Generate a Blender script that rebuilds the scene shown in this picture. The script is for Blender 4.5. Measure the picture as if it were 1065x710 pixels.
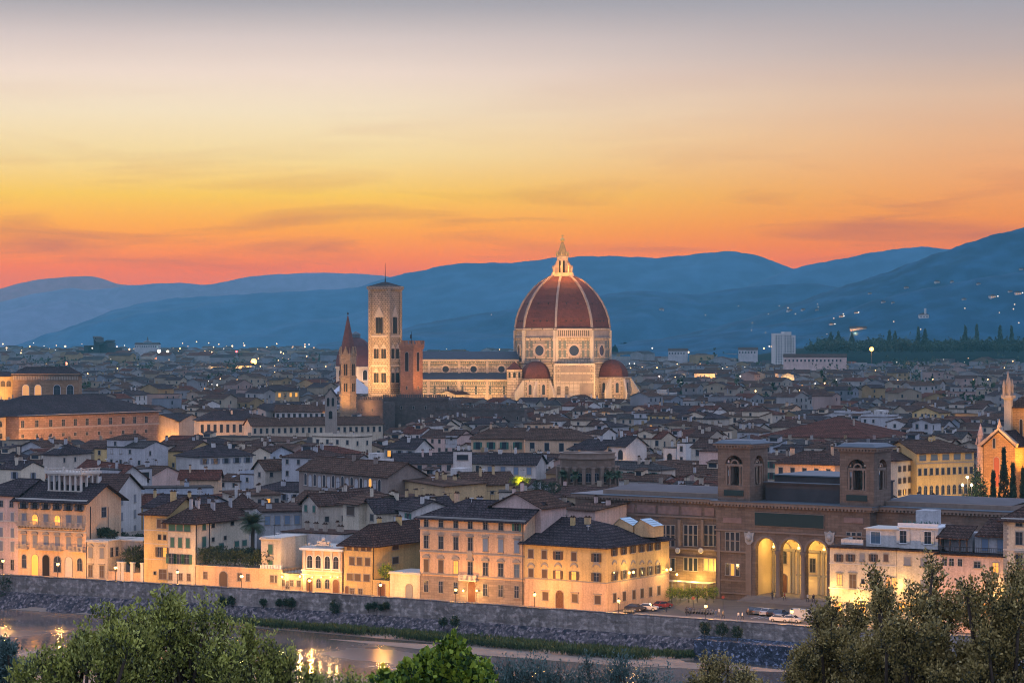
import bpy, math, random
import numpy as np
from math import sin, cos, pi, radians, atan2, hypot, sqrt
random.seed(11); rng = np.random.default_rng(5)
sc = bpy.context.scene
col = sc.collection
for o in list(bpy.data.objects): bpy.data.objects.remove(o)

# ------------------------------------------------------------------ camera
F, CX, HY, EYE = 2540.0, 532.5, 350.0, 55.0      # focal length in photo pixels, centre column, horizon row, eye height
cam = bpy.data.objects.new('camera', bpy.data.cameras.new('camera')); col.objects.link(cam)
cam.location = (0, 0, EYE); cam.rotation_euler = (pi/2, 0, 0)
cam.data.sensor_width = 36; cam.data.lens = 36*F/1065; cam.data.shift_y = -5/1065
cam.data.clip_start = 1; cam.data.clip_end = 60000
sc.camera = cam

# ------------------------------------------------------------------ sky
def lin(c):
    return tuple(((v/255)/12.92 if v/255 <= .04045 else ((v/255+.055)/1.055)**2.4) for v in c)
W = bpy.data.worlds.new('World'); sc.world = W; W.use_nodes = True
nt = W.node_tree; N = nt.nodes; L = nt.links
for n in list(N): N.remove(n)
def nd(t, **kw):
    n = N.new(t)
    for k, v in kw.items(): setattr(n, k, v)
    return n
def mth(op, a, b=None, c=None, clamp=False):
    n = nd('ShaderNodeMath', operation=op); n.use_clamp = clamp
    for i, v in enumerate((a, b, c)):
        if v is None: continue
        if isinstance(v, (int, float)): n.inputs[i].default_value = v
        else: L.new(v, n.inputs[i])
    return n.outputs[0]
def mixc(f, a, b, mode='MIX'):
    n = nd('ShaderNodeMix', data_type='RGBA', blend_type=mode)
    for s, v in ((n.inputs[0], f), (n.inputs[6], a), (n.inputs[7], b)):
        if isinstance(v, (int, float)): s.default_value = v
        elif isinstance(v, tuple): s.default_value = (*v, 1) if len(v) == 3 else v
        else: L.new(v, s)
    return n.outputs[2]
def ramp(fac, stops):
    n = nd('ShaderNodeValToRGB'); L.new(fac, n.inputs[0]); e = n.color_ramp.elements
    while len(e) < len(stops): e.new(.5)
    for k, (p, c) in enumerate(stops): e[k].position = p; e[k].color = (*c, 1)
    return n.outputs[0]
tc = nd('ShaderNodeTexCoord'); sep = nd('ShaderNodeSeparateXYZ'); L.new(tc.outputs['Generated'], sep.inputs[0])
sx, sy, sz = sep.outputs
az = mth('ARCTAN2', sx, sy)                    # 0 straight ahead (towards the afterglow), + to the right
el = mth('ARCSINE', sz)
elp = mth('DIVIDE', el, 0.1387)                # 1 at 7.9 degrees above the horizon
HZD, HZC, HZT, HZB = 6.0e-5, (.055,.185,.28), 300., 10200.   # air: density, its glow at full depth, top, far end
def skyramp(rows):                      # rows: (photo row, colour seen through the evening air)
    out = []
    for y, c in sorted(rows, reverse=True):
        e = (350-y)/350*.5
        h_ = max(1, 350-y); T = math.exp(-HZD*min(HZB, (HZT-55)*F/h_)); out.append((max(0, e), tuple(max(.004, (v-g_*(1-T))/T) for v, g_ in zip(lin(c), HZC))))
    return out
half = mth('MULTIPLY', elp, .5, clamp=True)
GR_L = [(345,(222,116,80)),(300,(226,118,74)),(280,(235,124,56)),(262,(245,142,44)),(240,(250,166,46)),(205,(247,200,96)),(165,(243,216,156)),(120,(241,222,190)),(80,(236,216,202)),(45,(214,200,196)),(10,(172,170,176)),(-60,(136,144,166)),(-300,(96,110,148))]
GR_R = [(345,(222,112,84)),(300,(224,114,84)),(270,(230,122,80)),(250,(233,132,80)),(225,(236,148,86)),(190,(236,162,108)),(150,(230,174,132)),(105,(220,184,158)),(60,(190,174,170)),(10,(164,163,172)),(-60,(130,138,162)),(-300,(94,108,148))]
cl_, cr_ = ramp(half, skyramp(GR_L)), ramp(half, skyramp(GR_R))
azf = nd('ShaderNodeMapRange'); azf.interpolation_type = 'SMOOTHSTEP'; L.new(az, azf.inputs[0])
azf.inputs[1].default_value = -.10; azf.inputs[2].default_value = .24
glow = mixc(azf.outputs[0], cl_, cr_)
# thin streaks of cloud: direction-space noise stretched along the horizon
cmb = nd('ShaderNodeCombineXYZ'); L.new(mth('MULTIPLY', az, 9), cmb.inputs[0])
L.new(mth('MULTIPLY', mth('ADD', el, mth('MULTIPLY', az, -.02)), 80), cmb.inputs[1])
nz = nd('ShaderNodeTexNoise'); nz.inputs['Scale'].default_value = 1.0; nz.inputs['Detail'].default_value = 6
nz.inputs['Distortion'].default_value = .6; L.new(cmb.outputs[0], nz.inputs[0])
cmb2 = nd('ShaderNodeCombineXYZ'); L.new(mth('MULTIPLY', az, 5), cmb2.inputs[0]); L.new(mth('MULTIPLY', el, 30), cmb2.inputs[1])
cmb2.inputs[2].default_value = 4.3
nz2 = nd('ShaderNodeTexNoise'); nz2.inputs['Scale'].default_value = 1.0; nz2.inputs['Detail'].default_value = 3; L.new(cmb2.outputs[0], nz2.inputs[0])
band = ramp(elp, [(0, (0,)*3), (.13, (.5,)*3), (.24, (1,)*3), (.36, (1,)*3), (.52, (.25,)*3), (.8, (.05,)*3), (1, (0,)*3)])
st = nd('ShaderNodeMapRange'); L.new(nz.outputs[0], st.inputs[0]); st.inputs[1].default_value = .50; st.inputs[2].default_value = .70
stf = mth('MULTIPLY', mth('MULTIPLY', st.outputs[0], band), .52)
glow = mixc(stf, glow, lin((192, 96, 84)))
sof = nd('ShaderNodeMapRange'); L.new(nz2.outputs[0], sof.inputs[0]); sof.inputs[1].default_value = .38; sof.inputs[2].default_value = .68
glow = mixc(mth('MULTIPLY', sof.outputs[0], .16), glow, mixc(1.0, glow, (.80, .74, .80), 'MULTIPLY'))
# the rest of the dome: dusk blue away from the afterglow
awayc = ramp(el, [(0, (.56, .60, .98)), (.12, (.78, .78, 1.22)), (.35, (.72, .84, 1.30)), (.75, (.66, .80, 1.28)), (1, (.62, .78, 1.25))])
up = nd('ShaderNodeMapRange'); up.interpolation_type = 'SMOOTHSTEP'; L.new(el, up.inputs[0]); up.inputs[1].default_value = .14; up.inputs[2].default_value = .40
sd = nd('ShaderNodeMapRange'); sd.interpolation_type = 'SMOOTHSTEP'; L.new(mth('ABSOLUTE', az), sd.inputs[0]); sd.inputs[1].default_value = .45; sd.inputs[2].default_value = 1.6
away = mth('MAXIMUM', up.outputs[0], sd.outputs[0])
skyc = mixc(away, glow, awayc)
nish = nd('ShaderNodeTexSky'); nish.sky_type = 'NISHITA'; nish.sun_disc = False
nish.sun_elevation = radians(1.0); nish.sun_rotation = radians(-12)
skyc = mixc(.0015, skyc, nish.outputs[0], 'ADD')
bg = nd('ShaderNodeBackground'); L.new(skyc, bg.inputs[0]); bg.inputs[1].default_value = 1.0
wo = nd('ShaderNodeOutputWorld'); L.new(bg.outputs[0], wo.inputs[0])

# last light of the sun, below the hills ahead: weak, very soft
sl = bpy.data.lights.new('sun', 'SUN'); sl.energy = .35; sl.angle = radians(25); sl.color = (1, .62, .42)
so = bpy.data.objects.new('sun', sl); col.objects.link(so)
so.rotation_euler = (radians(-80), 0, radians(12))

sc.view_settings.view_transform = 'Standard'; sc.view_settings.look = 'None'
sc.view_settings.exposure = 0.0; sc.view_settings.gamma = 1
sc.cycles.use_denoising = True; sc.cycles.filter_width = 1.05; sc.cycles.max_bounces = 4; sc.cycles.diffuse_bounces = 2; sc.cycles.glossy_bounces = 2
sc.cycles.transmission_bounces = 2; sc.cycles.volume_bounces = 0; sc.cycles.transparent_max_bounces = 8
sc.cycles.use_light_tree = True; sc.cycles.sample_clamp_indirect = 3; sc.cycles.caustics_reflective = False
try: sc.cycles.volume_step_rate = 10
except Exception: pass

# ------------------------------------------------------------------ projections of the photograph into the street plan
def P(px, py, z=0.0):
    d = (EYE-z)*F/(py-HY); return ((px-CX)/F*d, d)
def X(px, d): return (px-CX)/F*d
def Z(py, d): return EYE-(py-HY)*d/F
def toscr(x, y, z): return (CX+F*x/y, HY+(EYE-z)*F/y)
def hit(px, A, u):            # where the column px meets the line A + t u ; returns t
    k = (px-CX)/F
    return (k*A[1]-A[0])/(u[0]-k*u[1])

# ------------------------------------------------------------------ materials
MATS = {}
def newmat(name):
    m = bpy.data.materials.new(name); m.use_nodes = True
    return m, m.node_tree, m.node_tree.nodes['Principled BSDF']
def surf(name, c, rough=.85, amt=.25, scale=.35, streak=0., bump=.0, bscale=8., fine=0., tint=None, spec=.3, metal=0., coord='Object', bands=None, bdist=.05, fs=14., fm=1.7, fr=(.4, .7)):
    """procedural surface: blotches, rain streaks, fine grain, optional masonry courses"""
    if name in MATS: return MATS[name]
    m, t, b = newmat(name); n, l = t.nodes, t.links
    def N_(ty): return n.new(ty)
    co = N_('ShaderNodeTexCoord').outputs[coord]
    base = N_('ShaderNodeRGB'); base.outputs[0].default_value = (*c, 1); cur = base.outputs[0]
    def mixin(cur, fac, colr, mode='MIX'):
        x = N_('ShaderNodeMix'); x.data_type = 'RGBA'; x.blend_type = mode
        if isinstance(fac, float): x.inputs[0].default_value = fac
        else: l.new(fac, x.inputs[0])
        l.new(cur, x.inputs[6])
        if isinstance(colr, tuple): x.inputs[7].default_value = (*colr, 1)
        else: l.new(colr, x.inputs[7])
        return x.outputs[2]
    def noise(sc_, det, vec=co, mr=(.35, .65)):
        z = N_('ShaderNodeTexNoise'); z.inputs['Scale'].default_value = sc_; z.inputs['Detail'].default_value = det; l.new(vec, z.inputs[0])
        r = N_('ShaderNodeMapRange'); l.new(z.outputs[0], r.inputs[0]); r.inputs[1].default_value, r.inputs[2].default_value = mr
        return r.outputs[0]
    def scaled(f, a):
        x = N_('ShaderNodeMath'); x.operation = 'MULTIPLY'; l.new(f, x.inputs[0]); x.inputs[1].default_value = a; return x.outputs[0]
    dark = tint or tuple(v*.45 for v in c)
    cur = mixin(cur, scaled(noise(scale, 5), amt), dark)
    if streak:
        mp = N_('ShaderNodeMapping'); mp.inputs['Scale'].default_value = (1.6, 1.6, .12); l.new(co, mp.inputs[0])
        cur = mixin(cur, scaled(noise(1.0, 4, mp.outputs[0], (.45, .75)), streak), tuple(v*.4 for v in c))
    if fine:
        cur = mixin(cur, scaled(noise(scale*fs, 3, co, fr), fine), tuple(min(1, v*fm) for v in c))
    hgt = None
    if bands:
        w, h, mort, dk = bands
        sp = N_('ShaderNodeSeparateXYZ'); l.new(co, sp.inputs[0])
        ad = N_('ShaderNodeMath'); ad.operation = 'ADD'; l.new(sp.outputs[0], ad.inputs[0]); l.new(sp.outputs[1], ad.inputs[1])
        cb = N_('ShaderNodeCombineXYZ'); l.new(ad.outputs[0], cb.inputs[0]); l.new(sp.outputs[2], cb.inputs[1])
        br = N_('ShaderNodeTexBrick'); l.new(cb.outputs[0], br.inputs[0]); br.inputs['Scale'].default_value = 1
        br.inputs['Brick Width'].default_value = w; br.inputs['Row Height'].default_value = h; br.inputs['Mortar Size'].default_value = mort
        br.inputs['Color1'].default_value = (1, 1, 1, 1); br.inputs['Color2'].default_value = (.72, .70, .68, 1); br.inputs['Mortar'].default_value = (dk, dk, dk, 1)
        cur = mixin(cur, 1.0, br.outputs[0], 'MULTIPLY'); hgt = br.outputs['Fac']
    l.new(cur, b.inputs['Base Color']); b.inputs['Roughness'].default_value = rough
    b.inputs['Specular IOR Level'].default_value = spec; b.inputs['Metallic'].default_value = metal
    if bump:
        z = N_('ShaderNodeTexNoise'); z.inputs['Scale'].default_value = bscale; z.inputs['Detail'].default_value = 4; l.new(co, z.inputs[0])
        bp = N_('ShaderNodeBump'); bp.inputs['Strength'].default_value = bump; bp.inputs['Distance'].default_value = bdist
        l.new(z.outputs[0], bp.inputs['Height']); l.new(bp.outputs[0], b.inputs['Normal'])
    MATS[name] = m; return m
def glowmat(name, c, s):
    if name in MATS: return MATS[name]
    m, t, b = newmat(name); b.inputs['Base Color'].default_value = (*[v*.6 for v in c], 1)
    b.inputs['Emission Color'].default_value = (*c, 1); b.inputs['Emission Strength'].default_value = s
    MATS[name] = m; return m
def glass(name='glass', c=(.03, .035, .045)):
    if name in MATS: return MATS[name]
    m, t, b = newmat(name); b.inputs['Base Color'].default_value = (*c, 1); b.inputs['Roughness'].default_value = .12
    b.inputs['Specular IOR Level'].default_value = .6; MATS[name] = m; return m
PL = dict(cream=(.54,.44,.31), white=(.55,.52,.47), ochre=(.52,.37,.19), yellow=(.60,.42,.18), pink=(.58,.42,.35), grey=(.42,.41,.40),
          beige=(.50,.43,.34), peach=(.62,.41,.25), ivory=(.60,.51,.37), blue=(.38,.41,.44), tan=(.40,.32,.24), brown=(.26,.20,.16), stone=(.30,.25,.20))
def plaster(k): return surf('plaster_'+k, PL[k], .9, .50, .20, .50, .4, 3., .25, tint=tuple(v*.5 for v in PL[k]))
RF = dict(brown=(.105,.062,.048), dark=(.074,.056,.056), red=(.145,.058,.040), rust=(.125,.072,.050), grey=(.085,.072,.066))
def rooftile(k):
    nm = 'roof_tiles_'+k
    if nm in MATS: return MATS[nm]
    m = surf(nm, RF[k], .95, .75, .45, 0, 1., 3.5, .75, bdist=.3, spec=.05, bands=(.9,.45,.10,.45), fm=2.4, fr=(.46, .74), fs=6.)
    return m
M = dict(
 frame=surf('stone_trim', (.30,.27,.23), .8, .2, 1.), trimlight=surf('pale_trim', (.55,.50,.42), .8, .2, 1.),
 green=surf('green_paint', (.045,.13,.095), .6, .2, 2.), brownp=surf('brown_paint', (.10,.065,.045), .6, .2, 2.), greyp=surf('grey_paint', (.20,.21,.23), .6, .2, 2.),
 bluep=surf('blue_paint', (.16,.22,.30), .6, .2, 2.), redp=surf('rust_paint', (.30,.09,.05), .6, .2, 2.), white=surf('white_paint', (.72,.72,.70), .6, .12, 1.5),
 wood=surf('door_wood', (.14,.06,.03), .6, .3, 2.), iron=surf('dark_iron', (.03,.03,.035), .5, .1, 2., metal=.4), dark=surf('dark_opening', (.02,.018,.018), .9, .1, 1.),
 lead=surf('lead_sheet', (.09,.11,.125), .55, .3, .6), glass=glass(), glassblue=glass('sky_glass', (.10,.14,.18)),
 lit=glowmat('lit_window', (1., .43, .07), .95), litdim=glowmat('dim_lit_window', (1., .42, .12), .7), bulb=glowmat('lamp_bulb', (1., .56, .16), 5), bulbw=glowmat('white_lamp_bulb', (1., .74, .38), 4),
 trunk=surf('bark', (.07,.05,.035), .95, .4, 3., bump=.6))

# ------------------------------------------------------------------ mesh builder
class MB:
    def __init__(s): s.v = []; s.f = []; s.m = []
    def poly(s, pts, m=0):
        b = len(s.v); s.v += [tuple(p) for p in pts]; s.f.append(tuple(range(b, b+len(pts)))); s.m.append(m); return s
    def box(s, x0, x1, y0, y1, z0, z1, m=0, bottom=True):
        b = len(s.v)
        s.v += [(x0,y0,z0),(x1,y0,z0),(x1,y1,z0),(x0,y1,z0),(x0,y0,z1),(x1,y0,z1),(x1,y1,z1),(x0,y1,z1)]
        fs = [(4,5,6,7),(0,1,5,4),(1,2,6,5),(2,3,7,6),(3,0,4,7)]+([(3,2,1,0)] if bottom else [])
        for f in fs: s.f.append(tuple(b+i for i in f)); s.m.append(m)
        return s
    def obox(s, c, u, hw, hd, z0, z1, m=0):   # oriented box: centre, direction, half sizes
        v = (-u[1], u[0]); q = [(c[0]+a*hw*u[0]+b_*hd*v[0], c[1]+a*hw*u[1]+b_*hd*v[1]) for a, b_ in ((-1,-1),(1,-1),(1,1),(-1,1))]
        return s.prism(q, z0, z1, m)
    def prism(s, pts, z0, z1, m=0, scale=1., top=True):
        n = len(pts); b = len(s.v); cx = sum(p[0] for p in pts)/n; cy = sum(p[1] for p in pts)/n
        s.v += [(p[0], p[1], z0) for p in pts]+[(cx+(p[0]-cx)*scale, cy+(p[1]-cy)*scale, z1) for p in pts]
        for i in range(n): j = (i+1) % n; s.f.append((b+i, b+j, b+n+j, b+n+i)); s.m.append(m)
        s.f.append(tuple(b+n-1-i for i in range(n))); s.m.append(m)
        if top: s.f.append(tuple(b+n+i for i in range(n))); s.m.append(m)
        return s
    def lathe(s, prof, n=16, c=(0, 0), m=0, a0=0., a1=2*pi, mfun=None):
        full = abs(a1-a0-2*pi) < 1e-6; k = n if full else n+1; b = len(s.v)
        for r, z in prof:
            for i in range(k):
                a = a0+(a1-a0)*i/n; s.v.append((c[0]+r*sin(a), c[1]-r*cos(a), z))
        for j in range(len(prof)-1):
            for i in range(n):
                i2 = (i+1) % k if full else i+1
                s.f.append((b+j*k+i, b+j*k+i2, b+(j+1)*k+i2, b+(j+1)*k+i)); s.m.append(m)
        return s
    def tube(s, p, q, r0, r1=None, n=6, m=0):
        r1 = r0 if r1 is None else r1; p = np.array(p, float); q = np.array(q, float); d = q-p; ln = np.linalg.norm(d)
        if ln < 1e-6: return s
        d /= ln; a = np.cross(d, (0, 0, 1) if abs(d[2]) < .9 else (1, 0, 0)); a /= np.linalg.norm(a); c = np.cross(d, a); b = len(s.v)
        for e, r in ((p, r0), (q, r1)):
            for i in range(n):
                t = 2*pi*i/n; s.v.append(tuple(e+r*(cos(t)*a+sin(t)*c)))
        for i in range(n): j = (i+1) % n; s.f.append((b+i, b+j, b+n+j, b+n+i)); s.m.append(m)
        s.f.append(tuple(b+n-1-i for i in range(n))); s.m.append(m); s.f.append(tuple(b+n+i for i in range(n))); s.m.append(m)
        return s
    def ball(s, c, r, m=0, n=8, sz=1.):
        prof = [(max(.001, r*sin(pi*i/n)), c[2]-r*sz*cos(pi*i/n)) for i in range(n+1)]
        return s.lathe(prof, n*2 if n < 5 else n+4, (c[0], c[1]), m)
    def mesh(s, name, mats):
        me = bpy.data.meshes.new(name); me.from_pydata(s.v, [], s.f)
        for x in mats: me.materials.append(x)
        if len(mats) > 1: me.polygons.foreach_set('material_index', s.m)
        me.update(); return me
    def build(s, name, mats, parent=None, loc=(0, 0, 0), rz=0, smooth=False):
        if not isinstance(mats, (list, tuple)): mats = [mats]
        me = s.mesh(name, mats)
        if smooth: me.polygons.foreach_set('use_smooth', [True]*len(me.polygons))
        return put(name, me, parent, loc, rz)
def put(name, me, parent=None, loc=(0, 0, 0), rz=0, sc_=None):
    o = bpy.data.objects.new(name, me); o.location = loc; o.rotation_euler = (0, 0, rz)
    if sc_: o.scale = sc_
    if parent is not None: o.parent = parent
    col.objects.link(o); return o
def tag(o, label=None, cat=None, group=None, kind=None):
    if label: o['label'] = label
    if cat: o['category'] = cat
    if group: o['group'] = group
    if kind: o['kind'] = kind
    return o
def thing(name, label, cat, loc=(0, 0, 0), rz=0, group=None):
    o = put(name, None, None, loc, rz); o.empty_display_size = 1
    return tag(o, label, cat, group)
def lamp(kind, loc, power, c=(1, .55, .2), r=.3, parent=None, rot=None, spot=None, blend=.6):
    l_ = bpy.data.lights.new('lamp', kind); l_.energy = power; l_.color = c
    if kind == 'SPOT': l_.spot_size = spot; l_.spot_blend = blend
    if kind != 'AREA': l_.shadow_soft_size = r
    else: l_.size = r
    o = bpy.data.objects.new('light', l_); o.location = loc
    if rot: o.rotation_euler = rot
    if parent is not None: o.parent = parent
    col.objects.link(o); return o
from mathutils import Vector
def flood(src, dst, power, c=(1, .72, .40), ang=100, r=1.5):
    q = (Vector(dst)-Vector(src)).to_track_quat('-Z', 'Y').to_euler()
    return lamp('SPOT', src, power, c, r, rot=q, spot=radians(ang), blend=.8)

# ------------------------------------------------------------------ windows (x across, z up, -y outwards, origin at the centre of the sill line)
WC = {}
def arcpts(w, z, n=8): return [(w/2*cos(pi-pi*i/n), z+w/2*sin(pi*i/n)) for i in range(n+1)]
def slab(mb, pts, y0, y1, m=0):          # prism of an (x,z) outline between y0 (outer) and y1
    n = len(pts); b = len(mb.v)
    mb.v += [(p[0], y0, p[1]) for p in pts]+[(p[0], y1, p[1]) for p in pts]
    mb.f.append(tuple(b+i for i in range(n))); mb.m.append(m)
    for i in range(n): j = (i+1) % n; mb.f.append((b+i, b+n+i, b+n+j, b+j)); mb.m.append(m)
def win_meshes(style, w, h, pane, trim, sh):
    key = (style, round(w, 2), round(h, 2), pane, trim, sh)
    if key in WC: return WC[key]
    f = MB(); t = .14 if style != 'small' else .09; arch = style in ('arch', 'archdoor'); hz = h-w/2 if arch else h
    if style == 'bare': t = .05
    f.box(-w/2-t, -w/2, -.10, 0, 0, hz); f.box(w/2, w/2+t, -.10, 0, 0, hz)
    if arch:
        o = arcpts(w+2*t, hz); i_ = arcpts(w, hz)
        for a in range(len(o)-1): slab(f, [o[a], o[a+1], i_[a+1], i_[a]][::-1], -.10, 0)
    else: f.box(-w/2-t, w/2+t, -.10, 0, h, h+t)
    if style not in ('door', 'archdoor', 'bare'): f.box(-w/2-t*1.4, w/2+t*1.4, -.22, 0, -t, 0)
    if style in ('ped', 'pedseg'):
        f.box(-w/2-.32, w/2+.32, -.34, 0, h+.36, h+.52)
        if style == 'ped': slab(f, [(-w/2-.32, h+.53), (w/2+.32, h+.53), (0, h+1.0)], -.32, 0)
        else: slab(f, [(x, z*.55+(h+.53)*.45) for x, z in arcpts(w+.64, h+.53)][::-1], -.32, 0)
    if style == 'hood': f.box(-w/2-.30, w/2+.30, -.36, 0, h+.25, h+.42)
    p = MB(); op = [(-w/2, 0), (w/2, 0)]+(arcpts(w, hz)[::-1] if arch else [(w/2, h), (-w/2, h)])
    slab(p, op, -.03, 0)
    fm = f.mesh('window', [M[trim]]); pm = p.mesh('pane', [M[pane]])
    bars = None
    if style not in ('door', 'archdoor', 'small') and w > .8:
        b = MB(); b.box(-.035, .035, -.06, 0, 0, h if not arch else hz+w/2-.05); b.box(-w/2, w/2, -.055, 0, h*.62, h*.62+.06); bars = b.mesh('glazing_bar', [M['greyp']])
    sm = None
    if sh:
        s_ = MB(); s_.box(-w/4, w/4, -.07, 0, 0, hz)
        for q in range(int(h/.35)): s_.box(-w/4+.05, w/4-.05, -.085, -.07, .08+q*.35, .08+q*.35+.2)
        sm = s_.mesh('shutter', [M[sh]])
    WC[key] = (fm, pm, bars, sm); return WC[key]
def window(parent, loc, rz, style, w, h, pane='glass', trim='frame', sh=None, closed=False, rich=True):
    fm, pm, bars, sm = win_meshes(style, w, h, pane, trim, sh)
    nm = 'door' if 'door' in style else 'window'
    o = put(nm, fm, parent, loc, rz)
    put('pane' if nm == 'window' else 'door_leaf', pm, o)
    if rich and bars is not None: put('glazing_bar', bars, o)
    if sm is not None:
        for s_ in (-1, 1):
            if closed: put('shutter', sm, o, (s_*w/4, -.035, 0))
            else: put('shutter', sm, o, (s_*(w*.75+.02), -.005 if style == 'bare' else -.11, 0))
    return o

# ------------------------------------------------------------------ roofs
def roof_faces(mb, Wd, D, ze, rh, kind, hl, hr, ov=.7, th=.22, m=0):
    """kind 'x': ridge along x; 'y': ridge along y; hl/hr: hipped ends; 'flat' / 'shed'"""
    if kind == 'flat':
        mb.box(-.15, Wd+.15, -.15, D+.15, ze, ze+.25, m); return
    if kind == 'shed':
        k = rh/D
        for y0, y1, sgn in ((-ov, D+ov, 1),):
            a = [(-ov, y0, ze+k*y0), (Wd+ov, y0, ze+k*y0), (Wd+ov, y1, ze+k*y1), (-ov, y1, ze+k*y1)]
            solid(mb, [a], th, m)
        return
    if kind == 'y':
        t = MB(); roof_faces(t, D, Wd, ze, rh, 'x', hl, hr, ov, th, m)
        b = len(mb.v); mb.v += [(Wd-v[1], v[0], v[2]) for v in t.v]; mb.f += [tuple(b+i for i in f) for f in t.f]; mb.m += t.m; return
    s = rh/(D/2); lo = ze-s*ov; z1 = ze+rh
    xl = (D/2 if hl else -ov); xr = (Wd-D/2 if hr else Wd+ov)
    if xl > xr-.2: mid = Wd/2; xl, xr = mid-.1, mid+.1
    A, B, C_, D_ = (-ov, -ov, lo), (Wd+ov, -ov, lo), (Wd+ov, D+ov, lo), (-ov, D+ov, lo)
    R1, R2 = (xl, D/2, z1), (xr, D/2, z1)
    fs = [[A, B, R2, R1], [C_, D_, R1, R2]]
    if hl: fs.append([D_, A, R1])
    if hr: fs.append([B, C_, R2])
    solid(mb, fs, th, m)
    e = .09                                                    # ridge and hip tiles
    mb.tube((xl, D/2, z1+.02), (xr, D/2, z1+.02), e*1.3, n=5, m=m)
    if hl: mb.tube(A, R1, e, n=4, m=m)
    if hr: mb.tube(B, R2, e, n=4, m=m)
def solid(mb, fs, th, m):
    cnt = {}
    for f in fs:
        mb.poly(f, m); mb.poly([(p[0], p[1], p[2]-th) for p in f[::-1]], m)
        for i in range(len(f)):
            a, b = f[i], f[(i+1) % len(f)]; k = tuple(sorted((a, b))); cnt[k] = cnt.get(k, 0)+1
    for (a, b), c in cnt.items():
        if c == 1: mb.poly([(a[0], a[1], a[2]-th), (b[0], b[1], b[2]-th), b, a], m)
def wall_faces(mb, Wd, D, z0, ze, rh, kind, hl, hr, m=0):
    mb.box(0, Wd, 0, D, z0, ze, m, bottom=False)
    if kind == 'x':
        for on, x in ((not hl, 0), (not hr, Wd)):
            if on:
                q = [(x, 0, ze), (x, D, ze), (x, D/2, ze+rh)]; mb.poly(q if x else q[::-1], m)
    elif kind == 'y':
        for on, y in ((not hl, 0), (not hr, D)):
            if on:
                q = [(0, y, ze), (Wd, y, ze), (Wd/2, y, ze+rh)]; mb.poly(q if not y else q[::-1], m)
    elif kind == 'shed':
        mb.poly([(Wd, 0, ze), (Wd, D, ze), (Wd, D, ze+rh)], m); mb.poly([(0, D, ze), (0, 0, ze), (0, D, ze+rh)], m)
        mb.poly([(Wd, D, ze), (0, D, ze), (0, D, ze+rh), (Wd, D, ze+rh)], m)
CH = {}
def chimney_mesh(k, pk):
    if (k, pk) not in CH:
        b = MB(); w, d, h = [(.9,.6,1.6),(1.3,.6,1.3),(.6,.6,2.0)][k]
        b.box(-w/2, w/2, -d/2, d/2, -1.2, h, 0); b.box(-w/2-.1, w/2+.1, -d/2-.1, d/2+.1, h, h+.12, 1)
        for s_ in (-1, 1): b.box(s_*w*.3-.1, s_*w*.3+.1, -.15, .15, h+.12, h+.4, 1)
        CH[(k, pk)] = b.mesh('chimney', [plaster(pk), rooftile('rust')])
    return CH[(k, pk)]
_am = None
def antenna_mesh():
    global _am
    if _am is None:
        b = MB(); b.tube((0,0,-.3), (0,0,2.6), .04, n=4); b.tube((-.7,0,2.4), (.7,0,2.5), .03, n=4)
        for q in range(5): b.tube((-.6+q*.3, -.3, 2.42), (-.6+q*.3, .3, 2.42), .02, n=3)
        _am = b.mesh('antenna', [M['iron']])
    return _am
_dm = None
def dish_mesh():
    global _dm
    if _dm is None:
        b = MB(); b.tube((0,0,-.4), (0,0,.7), .05, n=4)
        b.lathe([(.02,.72),(.25,.74),(.45,.82),(.5,.9),(.48,.9),(.25,.8),(.02,.78)], 10); _dm = b.mesh('satellite_dish', [M['white']])
    return _dm

RES = []          # reserved footprints: centre, u, half sizes
def reserve(A, u, Wd, D, pad=1.5):
    v = (-u[1], u[0]); RES.append(((A[0]+u[0]*Wd/2+v[0]*D/2, A[1]+u[1]*Wd/2+v[1]*D/2), u, Wd/2+pad, D/2+pad))
CLEAR = []        # (x0, x1, lowest photo row that must stay free, distance of what is behind)

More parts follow.
